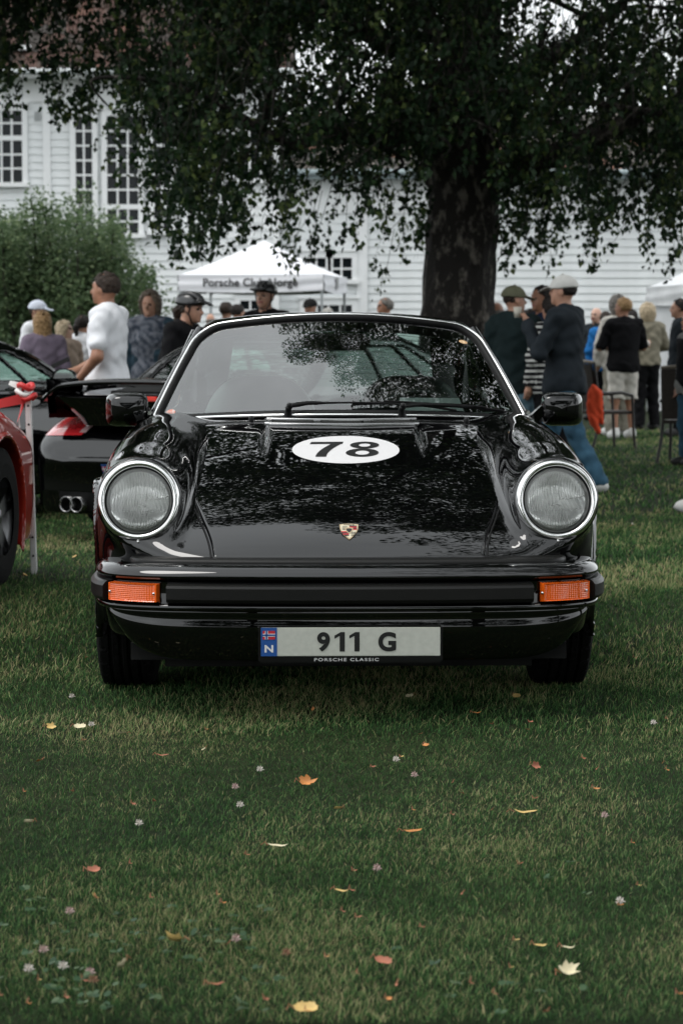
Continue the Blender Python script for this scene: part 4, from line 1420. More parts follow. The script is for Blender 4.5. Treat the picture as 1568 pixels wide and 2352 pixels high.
l_.new(nz_.outputs['Fac'], bp_.inputs['Height']); l_.new(bp_.outputs['Normal'], b_.inputs['Normal'])
TWIG = mat('twig_bark', (.022, .017, .013), rough=.9)

def leaves_mesh(name, P, size, droop, material, tone=None, asp=.72):
    """kite-shaped folded leaves at points P hanging roughly downward"""
    n = len(P)
    az = rng.uniform(0, 2 * math.pi, n)
    el = rng.normal(-droop, .55, n)
    d = np.stack([np.cos(az) * np.cos(el), np.sin(az) * np.cos(el), np.sin(el)], -1)
    r_ = rng.normal(size=(n, 3)); s_ = np.cross(d, r_); s_ /= np.linalg.norm(s_, axis=1)[:, None] + 1e-9
    u_ = np.cross(s_, d)
    L = (size * rng.uniform(.65, 1.25, n))[:, None]; W = L * asp * .5
    fold = L * rng.uniform(-.12, .22, n)[:, None]
    mid = P + d * L * .36
    v0 = P; v1 = mid + s_ * W + u_ * fold; v2_ = P + d * L; v3 = mid - s_ * W + u_ * fold
    V = np.stack([v0, v1, v2_, v3], 1).reshape(-1, 3)
    F = np.arange(n)[:, None] * 4 + np.array([[0, 1, 2, 3]])
    me = np_mesh(name, V, F, [material], smooth=False)
    if tone is None: tone = np.clip(rng.beta(2, 3.2, n) + .0, 0, 1)
    t = np.repeat(tone, 4).astype(np.float32)
    a = me.attributes.new('tone', 'FLOAT', 'POINT'); a.data.foreach_set('value', t)
    return me

def tubes_np(paths, radii, n=3):
    """many thin tubes as arrays: paths (N,k,3), radii (N,k)"""
    N_, k = paths.shape[:2]
    t = np.gradient(paths, axis=1); t /= np.linalg.norm(t, axis=2)[..., None] + 1e-9
    ref = np.where(np.abs(t[..., [2]]) < .9, np.array([0, 0, 1.]), np.array([1., 0, 0]))
    a = np.cross(t, ref); a /= np.linalg.norm(a, axis=2)[..., None] + 1e-9
    b = np.cross(t, a)
    V = []
    for j in range(n):
        an = 2 * math.pi * j / n
        V.append(paths + (a * math.cos(an) + b * math.sin(an)) * radii[..., None])
    V = np.stack(V, 2)                                # N,k,n,3
    ix = np.arange(N_ * k * n).reshape(N_, k, n)
    r1 = np.roll(ix, -1, 2)
    F = np.stack([ix[:, :-1], r1[:, :-1], r1[:, 1:], ix[:, 1:]], -1).reshape(-1, 4)
    return V.reshape(-1, 3), F

def limb_path(pts, n=24, wob=.0):
    P = [Vector(p) for p in pts]
    P = [2 * P[0] - P[1]] + P + [2 * P[-1] - P[-2]]
    out = []
    m_ = max(2, n // (len(P) - 3))
    for i in range(1, len(P) - 2):
        for k in range(m_):
            t = k / m_
            a, b, c, d = P[i - 1], P[i], P[i + 1], P[i + 2]
            out.append(.5 * ((2 * b) + (c - a) * t + (2 * a - 5 * b + 4 * c - d) * t * t + (3 * b - a - 3 * c + d) * t ** 3))
    out.append(P[-2])
    if wob:
        out = [p + Vector(rng.normal(0, wob, 3)) if 0 < i < len(out) - 1 else p for i, p in enumerate(out)]
    return out

def trunk_obj(parent, pts, radii, name='trunk', n=28, rough=.08, seed=0):
    path = limb_path([Vector(p) - parent.location for p in pts], 40)
    rs_ = np.interp(np.linspace(0, 1, len(path)), np.linspace(0, 1, len(radii)), radii)
    rows = []
    r0 = np.random.default_rng(seed)
    ph = r0.uniform(0, 6.28, 8)
    for i, p in enumerate(path):
        row = []
        t = (path[min(i + 1, len(path) - 1)] - path[max(i - 1, 0)]).normalized()
        u = t.cross(Vector((0, 1, 0.01))).normalized(); v = t.cross(u)
        for j in range(n + 1):
            a = 2 * math.pi * (j % n) / n
            k = 1 + rough * (.5 * math.sin(3 * a + ph[0] + i * .11) + .4 * math.sin(7 * a + ph[1] - i * .2) + .35 * math.sin(13 * a + ph[2] + i * .35)) + rough * .4 * r0.normal()
            if j == n: row.append(row[0]); break
            row.append(tuple(p + (u * math.cos(a) + v * math.sin(a)) * rs_[i] * k))
        rows.append(row)
    mb = MB(); mb.grid(np.array(rows), 0, True)
    return mb.build(name, BARK, parent)

def strands(start, length, spread, per_m=26, size=.05):
    """hanging twigs: start (N,3), length (N,), returns twig paths and leaf points"""
    N_ = len(start)
    k = 9
    t = np.linspace(0, 1, k)[None, :, None]
    az = rng.uniform(0, 2 * math.pi, N_)
    out = np.stack([np.cos(az), np.sin(az), np.zeros(N_)], -1)[:, None] * (spread * rng.uniform(.2, 1.0, N_))[:, None, None]
    L = length[:, None, None]
    path = start[:, None] + out * (1 - (1 - t) ** 2.2) + np.array([0, 0, -1.0]) * L * t ** 1.25
    sway = rng.normal(0, .035, (N_, 1, 3)) * np.sin(t * math.pi * 2 + rng.uniform(0, 6, (N_, 1, 1))) * L
    path = path + sway
    rad = np.broadcast_to(.0045 * (1 - .75 * t[..., 0]), (N_, k))
    pts = []
    cnt = np.maximum(3, (length * per_m).astype(int))
    for c in np.unique(cnt):
        sel = np.nonzero(cnt == c)[0]
        tt = rng.uniform(.12, 1.0, (len(sel), c)) ** .85
        f = tt * (k - 1); i0 = np.clip(f.astype(int), 0, k - 2); fr = (f - i0)[..., None]
        pp = path[sel[:, None], i0] * (1 - fr) + path[sel[:, None], i0 + 1] * fr
        pp = pp + rng.normal(0, .022, pp.shape)
        pts.append(pp.reshape(-1, 3))
    return path, rad, np.concatenate(pts)

def crown_points(n, centre, rad, zmin=-1e9, hollow=.55, clump=26, crad=.9):
    """leaf points gathered in clumps through an ellipsoid's volume, thin in the middle"""
    c = []
    while len(c) < clump:
        p = rng.uniform(-1, 1, 3); q = np.linalg.norm(p)
        if hollow < q < 1: c.append(p * rad + centre)
    c = np.array(c)
    idx = rng.integers(0, clump, n)
    g = rng.normal(0, 1, (n, 3)); g /= np.maximum(1, np.linalg.norm(g, axis=1) / 1.9)[:, None]
    p = c[idx] + g * crad * np.array([.55, .55, .62])
    return p[p[:, 2] > zmin]

# ---------------- the big weeping birch behind the car
TD = 24.0
tb = at(1046, 740, TD)
TX, TY, TZ = tb.x, CAM_Y + TD, float(gz(np.array(CAM_Y + TD)))
birch = empty('birch_tree', (TX, TY, TZ))
tag(birch, 'big weeping birch with thick dark rugged trunk right behind the car', 'tree', 'birch trees around the lawn')
def tp(px, py, D=TD):
    p = at(px, py, D); return p
t1 = [(TX + .0, TY, TZ - .1), (TX + .0, TY, TZ + 1.0), tp(1050, 640), tp(1058, 520), tp(1062, 430), tp(1050, 330), tp(1062, 200), tp(1085, 40), (TX + .3, TY, 7.5), (TX + .1, TY + .4, 12), (TX - .1, TY + .2, 16.5)]
trunk_obj(birch, t1, [.46, .37, .345, .335, .34, .36, .30, .26, .22, .14, .03], rough=.09, seed=1)
limbs = [
    [tp(1090, 430), tp(1180, 395, 23.7), tp(1330, 330, 23.2), tp(1470, 270, 22.8), tp(1620, 215, 22.4), (TX + 5.0, TY - 2.2, 4.6)],
    [tp(1040, 330), tp(960, 300, 23.6), tp(860, 315, 23.2), tp(760, 300, 22.8), tp(690, 330, 22.5), tp(640, 318, 22.3), tp(520, 260, 22.0)],
    [tp(1065, 300), tp(1180, 180, 24.4), tp(1330, 90, 24.8), tp(1500, -60, 25.2), (TX + 4.6, TY + 1.6, 7.0)],
    [tp(1050, 240), tp(940, 120, 23.4), tp(760, 20, 22.6), (TX - 3.2, TY - 1.8, 5.9), (TX - 5.4, TY - 2.6, 6.3)],
    [tp(1060, 200), tp(1000, 80, 24.6), (TX - 1.3, TY + 1.6, 6.2), (TX - 3.4, TY + 2.6, 7.6)],
    [(TX + .3, TY, 6.2), (TX + .4, TY - 2.5, 8.2), (TX - .2, TY - 5.2, 9.4), (TX - .6, TY - 7.6, 9.0)],
    [(TX + .3, TY, 7.0), (TX + 2.4, TY - 2.2, 8.6), (TX + 4.2, TY - 4.2, 9.2), (TX + 5.0, TY - 6.0, 8.6)],
    [(TX + .2, TY, 7.6), (TX - 2.4, TY - 2.2, 9.2), (TX - 4.6, TY - 3.6, 9.8), (TX - 6.4, TY - 4.4, 9.2)],
    [(TX + .2, TY, 9.0), (TX + 2.2, TY + 1.2, 11.2), (TX + 4.2, TY + 2.0, 12.0)],
    [(TX + .1, TY, 10), (TX - 1.8, TY - 1.5, 12.4), (TX - 3.2, TY - 2.2, 13.2)],
]
for i, lb in enumerate(limbs):
    r0 = [.17, .15, .13, .13, .11, .13, .12, .12, .09, .09][i]
    trunk_obj(birch, lb, [r0, r0 * .75, r0 * .5, r0 * .3, .012], name='limb', n=12, rough=.10, seed=10 + i)
# hanging foliage: sprays of leaves on thin twigs; lower edge as the branches hang in the view
env_x = [-260, 0, 45, 62, 95, 130, 170, 210, 260, 320, 365, 420, 470, 520, 560, 600, 625, 660, 690, 720, 770, 800, 850, 890, 920, 960, 1000, 1060, 1120, 1160, 1200, 1260, 1310, 1360, 1410, 1450, 1480, 1520, 1568, 1830]
env_y = [330, 325, 290, 190, 220, 325, 300, 390, 430, 470, 590, 640, 630, 600, 575, 545, 560, 655, 640, 585, 560, 610, 680, 695, 650, 630, 480, 430, 500, 640, 650, 640, 600, 640, 560, 540, 600, 665, 650, 600]
def fill_prob(px, py, ye):
    e = ye - py
    k = .88 * np.clip(.28 + e / 350, 0, 1)
    def hole(cx, cy, rx, ry, a):
        return 1 - a * np.exp(-(((px - cx) / rx) ** 2 + ((py - cy) / ry) ** 2))
    k = k * hole(1260, 75, 190, 95, .94) * hole(1510, 120, 90, 110, .80) * hole(1400, 10, 90, 50, .6) * hole(690, 180, 75, 60, .65) * hole(640, 430, 90, 80, .65)
    k = k * hole(150, 120, 170, 120, .80) * hole(340, 120, 130, 100, .60) * hole(40, 240, 90, 140, .45) * hole(280, 360, 120, 130, .55) * hole(560, 250, 70, 60, .5) * hole(1080, 130, 60, 50, .35) * hole(760, 440, 80, 60, .4) * hole(900, 480, 70, 70, .4) * hole(1420, 440, 90, 70, .5) * hole(500, 320, 60, 50, .35) * hole(800, 160, 60, 50, .4)
    k = k * (1 - .38 * np.exp(-(((px - 740) / 250) ** 2 + ((py - 320) / 170) ** 2)))
    return k
def noise3(P, s, seed):
    r_ = np.random.default_rng(seed); o = np.zeros(len(P))
    for q in range(9):
        d = r_.normal(size=3); d /= np.linalg.norm(d); o += np.sin(P @ d * s * r_.uniform(.6, 1.7) + r_.uniform(0, 6.28))
    return o / 9
NS = 11500
px = rng.uniform(-260, 1830, NS); D_ = rng.uniform(21.0, 26.6, NS)
ye = np.interp(px, env_x, env_y) + rng.normal(0, 18, NS)
pyb = ye - rng.random(NS) * (ye + 260)
xc = (px - 784) / FPX; yc = -(pyb - 1176) / FPX
tt = D_ / (math.cos(PITCH) + yc * math.sin(PITCH))
end = np.stack([xc * tt, CAM_Y + D_, CAM_Z + tt * (-math.sin(PITCH) + yc * math.cos(PITCH))], -1)
keep = rng.random(NS) < fill_prob(px, pyb, ye)
keep &= noise3(end, 2.6, 3) + .6 * noise3(end, 6.5, 4) > .08 - .22 * np.clip((ye - pyb) / 420, 0, 1)
end, ye, pyb = end[keep], ye[keep], pyb[keep]
NSP = len(end)
L_ = rng.uniform(.22, .75, NSP)
drift = np.stack([rng.normal(-.20, .38, NSP), rng.normal(0, .35, NSP), np.zeros(NSP)], -1)
kq = 7
t = np.linspace(0, 1, kq)[None, :, None]
st = end + np.stack([np.zeros(NSP), np.zeros(NSP), L_], -1) - drift * L_[:, None]
path = st[:, None] + (drift * L_[:, None])[:, None] * (1 - (1 - t) ** 1.8) + np.array([0, 0, -1.]) * L_[:, None, None] * t ** 1.35
path = path + rng.normal(0, .03, (NSP, 1, 3)) * np.sin(t * 5 + rng.uniform(0, 6, (NSP, 1, 1)))
nl = (9 + L_ * 44).astype(int)
idx = np.repeat(np.arange(NSP), nl)
f = rng.random(len(idx)) ** .7 * (kq - 1); i0 = np.clip(f.astype(int), 0, kq - 2); fr = (f - i0)[:, None]
LP = path[idx, i0] * (1 - fr) + path[idx, i0 + 1] * fr + rng.normal(0, .036, (len(idx), 3)) * np.array([1, 1, .8])
loc = np.array(birch.location)
spray_tone = rng.normal(0, .14, NSP)
tone = np.clip(rng.beta(1.6, 2.8, len(LP)) + 1.5 * spray_tone[idx], 0, .9)
tone = np.where(rng.random(len(LP)) < .010, 1.0, tone)
link('foliage', leaves_mesh('foliage', LP - loc, .066, .9, BIRCHLEAF, tone, asp=.80), birch)
# thin twigs, each running on upwards so that sprays hang from something
ext = path[:, :1] + np.array([0, 0, 1.]) * rng.uniform(.15, .6, (NSP, 1, 1)) - (drift * .35)[:, None]
pp = np.concatenate([ext, path[:, ::2]], 1)
rad = np.broadcast_to(np.linspace(.0042, .0012, pp.shape[1])[None], pp.shape[:2])
Vt, Ft = tubes_np(pp - loc, rad, 3)
link('twigs', np_mesh('twigs', Vt, Ft, [TWIG]), birch)
# medium branches reaching from the limbs into the foliage
for i in range(46):
    lb = limb_path(limbs[i % 5], 20); q = lb[int(rng.uniform(.25, .95) * (len(lb) - 1))]
    e_ = q + Vector((rng.normal(0, .9), rng.normal(0, .8), rng.uniform(-.2, .5)))
    d_ = e_ + Vector((rng.normal(0, .45), rng.normal(0, .3), rng.uniform(-.5, -.1)))
    trunk_obj(birch, [q, q.lerp(e_, .55) + Vector((0, 0, .18)), e_, d_], [.034, .024, .014, .005], name='branch', n=6, rough=.12, seed=200 + i)
# upper crown
up = np.concatenate([
    crown_points(78000, np.array([TX, TY, 10.6]), np.array([8.0, 7.4, 6.4]), zmin=6.6, hollow=.30, clump=420, crad=.62),
    crown_points(44000, np.array([TX + .9, TY - 6.6, 10.2]), np.array([5.4, 4.6, 3.0]), zmin=6.4, hollow=.05, clump=190, crad=.55)])
link('crown', leaves_mesh('crown', up - loc, .125, .8, BIRCHLEAF), birch)

# ---------------- a second birch just right of the camera's view: it shades the car and shows in its glass and bonnet
B2 = (6.2, 1.5)
birch2 = empty('birch_tree', (B2[0], B2[1], -.05))
tag(birch2, 'birch standing outside the picture on the right, mirrored in the windscreen and bonnet', 'tree', 'birch trees around the lawn')
trunk_obj(birch2, [(B2[0], B2[1], -.1), (B2[0] + .05, B2[1], 3), (B2[0] - .1, B2[1] + .1, 7), (B2[0] - .3, B2[1], 11), (B2[0] - .4, B2[1], 14.5)], [.34, .27, .22, .13, .03], seed=40)
for i, lb in enumerate([[(B2[0], B2[1], 5.2), (B2[0] - 2, B2[1] - .6, 6.8), (B2[0] - 4.2, B2[1] - 1.2, 7.6), (B2[0] - 5.6, B2[1] - 1.5, 7.3)],
                        [(B2[0], B2[1], 6.0), (B2[0] - 1.6, B2[1] + 2, 7.6), (B2[0] - 3.4, B2[1] + 3.8, 8.4)],
                        [(B2[0], B2[1], 6.6), (B2[0] - .6, B2[1] - 2.6, 8.2), (B2[0] - 1.8, B2[1] - 5.0, 8.8)],
                        [(B2[0], B2[1], 5.8), (B2[0] + 2.4, B2[1] - 1, 7.8), (B2[0] + 4.2, B2[1] - 1.4, 8.2)]]):
    trunk_obj(birch2, lb, [.11, .08, .05, .012], name='limb', n=10, seed=60 + i)
loc = np.array(birch2.location)
p_ = np.concatenate([
    crown_points(58000, np.array([B2[0] - .2, B2[1] + .6, 9.2]), np.array([5.6, 6.4, 4.4]), zmin=5.2, hollow=.25, clump=300, crad=.55),
    crown_points(30000, np.array([2.7, 5.4, 8.8]), np.array([4.4, 2.4, 1.7]), zmin=5.6, hollow=.0, clump=120, crad=.45)])
st = np.stack([rng.uniform(.6, 9, 520), rng.uniform(-3.5, 7.5, 520), rng.uniform(6.4, 8.6, 520)], -1)
path, rad, pts = strands(st, rng.uniform(.7, 1.6, 520), .3, per_m=34)
link('crown', leaves_mesh('crown', np.concatenate([p_, pts]) - loc, .10, .9, BIRCHLEAF), birch2)

# ---------------- bushy tree at the left, in front of the house
SD = 34.0
sb = at(120, 700, SD)
shrub = empty('leafy_shrub', (sb.x, CAM_Y + SD, GZB))
tag(shrub, 'light green leafy tree at the left in front of the house windows', 'tree')
loc = np.array(shrub.location)
pts = []
stems = MB()
for i in range(34):
    pxx = rng.uniform(-180, 365); 
    topy = np.interp(pxx, [-180, 0, 60, 110, 170, 240, 300, 340, 370], [440, 480, 440, 470, 430, 470, 560, 600, 640]) + rng.uniform(-6, 70)
    dd = SD + rng.uniform(-1.6, 1.6)
    e_ = at(pxx, topy, dd)
    b0 = Vector((sb.x + rng.normal(0, .25), CAM_Y + SD + rng.normal(0, .25), GZB))
    midp = b0.lerp(e_, .5) + Vector((rng.normal(0, .15), rng.normal(0, .15), .35))
    pa = limb_path([b0, midp, e_], 12)
    stems.tube([p - shrub.location for p in pa], list(np.linspace(.035, .006, len(pa))), 5)
    A = np.array([tuple(p) for p in pa])
    for k in range(900):
        f = rng.uniform(.25, 1.0) * (len(A) - 1); j = int(min(f, len(A) - 2))
        q = A[j] + (A[j + 1] - A[j]) * (f - j)
        sp_ = .50 * (1.15 - f / (len(A) - 1)) + .07
        pts.append(q + rng.normal(0, sp_ * .62, 3))
pts = np.array(pts)
body_ = crown_points(11000, np.array([sb.x - .2, CAM_Y + SD, 1.15]), np.array([2.1, 1.6, 1.35]), zmin=.25, hollow=.3, clump=90, crad=.33)
pts = np.concatenate([pts[pts[:, 2] > .6], body_])
link('foliage', leaves_mesh('foliage', pts - loc, .075, .1, SHRUBLEAF, asp=.55), shrub)
stems.build('stems', TWIG, shrub)
# dark yew behind the people on the far left and trees closing the view past the wing
hd = at(-30, 700, 40)
yew = empty('evergreen_hedge', (hd.x, CAM_Y + 38, GZB))
tag(yew, 'dark evergreen bush low at the left edge behind the people', 'bush')
p_ = crown_points(16000, np.array([hd.x - .2, CAM_Y + 38, .9]), np.array([2.4, 1.2, 1.1]), zmin=-.2, hollow=.2, clump=70, crad=.35)
link('foliage', leaves_mesh('foliage', p_ - np.array(yew.location), .07, .2, BIRCHLEAF), yew)
tr_ = MB(); tr_.tube([(0, 0, 0), (0, 0, 1.2)], [.06, .02], 6); tr_.build('stem', TWIG, yew)
fb = empty('far_tree', (10.8, CAM_Y + 62, GZB))
tag(fb, 'pale green tree behind the low wing at the upper right', 'tree')
p_ = crown_points(14000, np.array([11.2, CAM_Y + 62, 7.6]), np.array([2.6, 2.2, 2.6]), zmin=3, hollow=.2, clump=60, crad=.8)
link('crown', leaves_mesh('crown', p_ - np.array(fb.location), .16, .2, SHRUBLEAF), fb)
trunk_obj(fb, [(10.8, CAM_Y + 62, GZB), (11, CAM_Y + 62, 4), (11.2, CAM_Y + 62, 9)], [.2, .15, .03], n=10)

# ---------------- unseen trees added behind the photographer to block sky light and darken the car
for i, (x, y, hgt, rad_, n) in enumerate(((-3.0, -22, 9, 4.6, 13000), (5.5, -17.5, 13, 5.2, 15000), (14, -9, 13, 5.0, 13000))):
    b3 = empty('lawn_tree', (x, y, -.05)); 
    tag(b3, ['low tree straight behind the photographer, mirrored in the car', 'tall tree behind the photographer on the right, mirrored in the car', 'tree far outside the picture on the right'][i], 'tree', 'trees closing the lawn behind the photographer')
    trunk_obj(b3, [(x, y, -.1), (x + .1, y, hgt * .4), (x - .1, y, hgt * .95)], [.34, .22, .03], n=12, seed=300 + i)
    p_ = crown_points(n, np.array([x, y, hgt * .56]), np.array([rad_, rad_, hgt * .46]), zmin=1.2, hollow=.45, clump=90, crad=1.0)
    link('crown', leaves_mesh('crown', p_ - np.array(b3.location), .30, .5, BIRCHLEAF), b3)
# ================================================================== people
def cloth(name, c, rough=.85, var=.12, vs=14, b=.25, bs=22):
    return mat('cloth_' + name, c, rough=rough, var=var, vscale=vs, bump=b, bscale=bs, spec=.12)
SKINS = {'fair': mat('skin_fair', (.46, .25, .17), rough=.5, var=.10, vscale=25, sub=.08),
         'tan': mat('skin_tan', (.34, .165, .10), rough=.5, var=.10, vscale=25, sub=.08),
         'pale': mat('skin_pale', (.52, .31, .23), rough=.5, var=.10, vscale=25, sub=.08)}
EYE = mat('eye_dark', (.075, .045, .035), rough=.45)
LIP = mat('lip', (.30, .10, .085), rough=.45)
def hairm(name, c): return mat('hair_' + name, c, rough=.55, spec=.25, var=.45, vscale=60, bump=.7, bscale=130, detail=8)
H_DARK, H_BROWN, H_BLOND, H_PALE, H_GREY = hairm('dark', (.014, .010, .008)), hairm('brown', (.030, .019, .013)), hairm('blond', (.34, .21, .10)), hairm('pale', (.50, .40, .27)), hairm('grey', (.17, .155, .14))

def cone(X, Y, Z, a, b, ra, rb):
    """tapered capsule"""
    ax, ay, az = a; bx, by, bz = b
    dx, dy, dz = bx - ax, by - ay, bz - az
    L2_ = dx * dx + dy * dy + dz * dz + 1e-12
    t = np.clip(((X - ax) * dx + (Y - ay) * dy + (Z - az) * dz) / L2_, 0, 1)
    return np.sqrt((X - ax - t * dx) ** 2 + (Y - ay - t * dy) ** 2 + (Z - az - t * dz) ** 2) - (ra + (rb - ra) * t)
def el3(X, Y, Z, c, r):
    x, y, z = (X - c[0]) / r[0], (Y - c[1]) / r[1], (Z - c[2]) / r[2]
    k0 = np.sqrt(x * x + y * y + z * z); k1 = np.sqrt((x / r[0]) ** 2 + (y / r[1]) ** 2 + (z / r[2]) ** 2) + 1e-9
    return k0 * (k0 - 1) / k1
def near(fn, X, Y, Z, c, r_, *a):
    # evaluate a small shape only close to it
    m_ = (X - c[0]) ** 2 + (Y - c[1]) ** 2 + (Z - c[2]) ** 2 < r_ * r_
    d = np.ones(np.shape(X))
    if m_.any(): d[m_] = fn(X[m_], Y[m_], Z[m_], *a)
    return d
def V3(*a): return np.array(a, float)

def person(label, px, top_y, D, face, H=1.76, skin='fair', hair=H_DARK, hair_style='short', hat=None, hat_m=None,
           top='sweater', top_m=None, sleeve=1.0, hem=.86, bottom='trousers', bottom_m=None, shoe_m=None,
           arms=None, lean=0.0, head_yaw=0.0, head_pitch=0.0, stride=0.0, build=1.0, h=.0195, group='visitors standing on the lawn',
           collar_m=None, vest_m=None, stripes=False, ground=None, sit=False, female=False):
    """a standing figure; face = direction it looks (degrees, 0 towards the camera, 90 to picture right)"""
    p = at(px, top_y, D)
    g0 = float(gz(np.array(CAM_Y + D))) if ground is None else ground
    k = (p.z - g0) / 1.76 if H is None else H / 1.76
    rootl = (p.x, CAM_Y + D, g0)
    root = empty('person', rootl, R(face))
    tag(root, label, 'person', group)
    bw = build; h = h * 1.18
    # ---- joints (local, figure looks to -y, x = its left as seen from behind ... picture right when face = 0)
    hipc = V3(0, 0, .93); 
    def up(v):                                             # lean of the upper body about the hips
        v = np.array(v, float); c, s = math.cos(lean), math.sin(lean)
        q = v - hipc
        return hipc + V3(q[0], q[1] * c - q[2] * s, q[1] * s + q[2] * c)
    sh = [up((sx * .185 * bw, .01, 1.425)) for sx in (-1, 1)]
    if arms is None: arms = [None, None]
    el, wr = [], []
    for i, sx in enumerate((-1, 1)):
        a = arms[i]
        if a is None: a = ((sx * .25 * bw, .03, 1.15), (sx * .245 * bw, -.03, .90))
        el.append(up(a[0])); wr.append(up(a[1]))
    hips = [V3(sx * .088 * bw, 0, .91) for sx in (-1, 1)]
    knee = [V3(sx * .10, -.02 - sx * stride * .10, .49) for sx in (-1, 1)]
    ank = [V3(sx * .115, .02 - sx * stride * .22, .085) for sx in (-1, 1)]
    neck0, neck1 = up((0, .015, 1.44)), up((0, -.01, 1.56))
    hc = up((0, -.02, 1.635))
    cy, sy = math.cos(head_yaw), math.sin(head_yaw); cp, sp_ = math.cos(head_pitch + lean * .55), math.sin(head_pitch + lean * .55)
    def hl(X, Y, Z):                                       # to head space (looks to -y)
        x, y, z = X - hc[0], Y - hc[1], Z - hc[2]
        x, y = cy * x + sy * y, -sy * x + cy * y
        y, z = cp * y + sp_ * z, -sp_ * y + cp * z
        return x, y, z
    def hw(v):
        x, y, z = v
        y, z = cp * y - sp_ * z, sp_ * y + cp * z
        x, y = cy * x - sy * y, sy * x + cy * y
        return V3(x, y, z) + hc
    def torso(X, Y, Z, o=0.0):
        if lean:
            c, s = math.cos(-lean), math.sin(-lean)
            y, z = Y - hipc[1], Z - hipc[2]
            Y, Z = hipc[1] + y * c - z * s, hipc[2] + y * s + z * c
        d = el3(X, Y, Z, (0, .005, 1.27), (.168 * bw + o, .108 * bw + o, .215 + o))
        d = smin(d, el3(X, Y, Z, (0, -.005, 1.06), (.148 * bw + o, .105 * bw + o, .19 + o)), .08)
        d = smin(d, el3(X, Y, Z, (0, .005, .92), (.165 * bw + o, .118 * bw + o, .14 + o)), .08)
        d = smin(d, cone(X, Y, Z, (-.135 * bw, .012, 1.425), (.135 * bw, .012, 1.425), .062 + o, .062 + o), .07)
        if female: d = smin(d, el3(X, Y, Z, (0, -.07, 1.27), (.125 * bw + o, .065 + o, .07 + o)), .05)
        return d
    def arm(X, Y, Z, i, o=0.0, frac=1.0):
        e = el[i] if frac > .5 else sh[i] + (el[i] - sh[i]) * (frac * 2)
        d = cone(X, Y, Z, sh[i], e, .052 * bw + o, .042 * bw + o + (.008 if frac < .6 else 0))
        if frac > .5:
            w_ = el[i] + (wr[i] - el[i]) * ((frac - .5) * 2)
            d = smin(d, cone(X, Y, Z, el[i], w_, .042 * bw + o, .030 + o), .03)
        return d
    def hand(X, Y, Z, i):
        f = wr[i] - el[i]; f = f / np.linalg.norm(f)
        s = np.cross(f, V3(0, 1, 0)); s = s / (np.linalg.norm(s) + 1e-9)
        if abs(f[1]) > .95: s = V3(1, 0, 0)
        n_ = np.cross(s, f)
        pc = wr[i] + f * .045
        d = cone(X, Y, Z, wr[i], wr[i] + f * .03, .027, .030)
        d = smin(d, smin(cone(X, Y, Z, pc - s * .022, wr[i] + f * .085 - s * .028, .017, .015), cone(X, Y, Z, pc + s * .022, wr[i] + f * .085 + s * .026, .017, .014), .03), .03)
        for q, ln in ((-.030, .062), (-.010, .075), (.010, .070), (.029, .052)):
            b0 = wr[i] + f * .085 + s * q; m1 = b0 + f * ln * .5 - n_ * .012; e1 = m1 + f * ln * .35 - n_ * .030
            d = smin(d, smin(cone(X, Y, Z, b0, m1, .0105, .0095), cone(X, Y, Z, m1, e1, .0095, .008), .004), .006)
        t0 = wr[i] + f * .03 - s * .03; t1 = t0 + f * .035 - s * .028 - n_ * .012; t2 = t1 + f * .032 - n_ * .014
        d = smin(d, smin(cone(X, Y, Z, t0, t1, .014, .011), cone(X, Y, Z, t1, t2, .011, .009), .006), .012)
        return d
    def leg(X, Y, Z, i, o=0.0, taper=1.0):
        d = cone(X, Y, Z, hips[i], knee[i], .088 * bw + o, .058 + o)
        return smin(d, cone(X, Y, Z, knee[i], ank[i], .056 + o, (.040 + o) * taper), .05)
    def head(X, Y, Z):
        x, y, z = hl(X, Y, Z)
        d = el3(x, y, z, (0, .012, .022), (.076, .096, .098))
        d = smin(d, el3(x, y, z, (0, -.030, -.045), (.058, .064, .072)), .04)
        d = smin(d, cone(x, y, z, (0, -.086, .012), (0, -.108, -.024), .009, .0145), .012)
        d = smin(d, cone(x, y, z, (-.03, -.078, .028), (.03, -.078, .028), .014, .014), .02)
        d = smin(d, el3(x, y, z, (0, -.086, -.056), (.024, .012, .012)), .012)
        d = smin(d, el3(x, y, z, (0, -.078, -.092), (.022, .018, .018)), .02)
        for sx in (-1, 1):
            d = smax(d, -el3(x, y, z, (sx * .032, -.094, .008), (.018, .014, .012)), .012)
            d = smin(d, el3(x, y, z, (sx * .078, .012, -.008), (.010, .022, .034)), .012)
        return d
    def bodyf(X, Y, Z):
        d = smin(near(head, X, Y, Z, hc, .24), cone(X, Y, Z, neck0, neck1, .062 * bw, .054), .035)
        d = smin(d, torso(X, Y, Z, -.004), .05)
        for i in (0, 1):
            d = smin(d, smin(arm(X, Y, Z, i, -.003), near(hand, X, Y, Z, wr[i] + (wr[i] - el[i]) * .4, .20, i), .012), .03)
            d = smin(d, leg(X, Y, Z, i, -.006), .04)
            d = smin(d, el3(X, Y, Z, ank[i] + V3(0, -.06, -.045), (.04, .12, .04)), .03)
        return d
    allp = np.array(sh + el + wr + hips + knee + ank + [hc])
    lo, hi = allp.min(0) - .20, allp.max(0) + .20
    lo[2] = -.01; hi[2] = hc[2] + .16
    def grids(lo_, hi_, st): return [np.arange(lo_[a], hi_[a] + st, st) for a in range(3)]
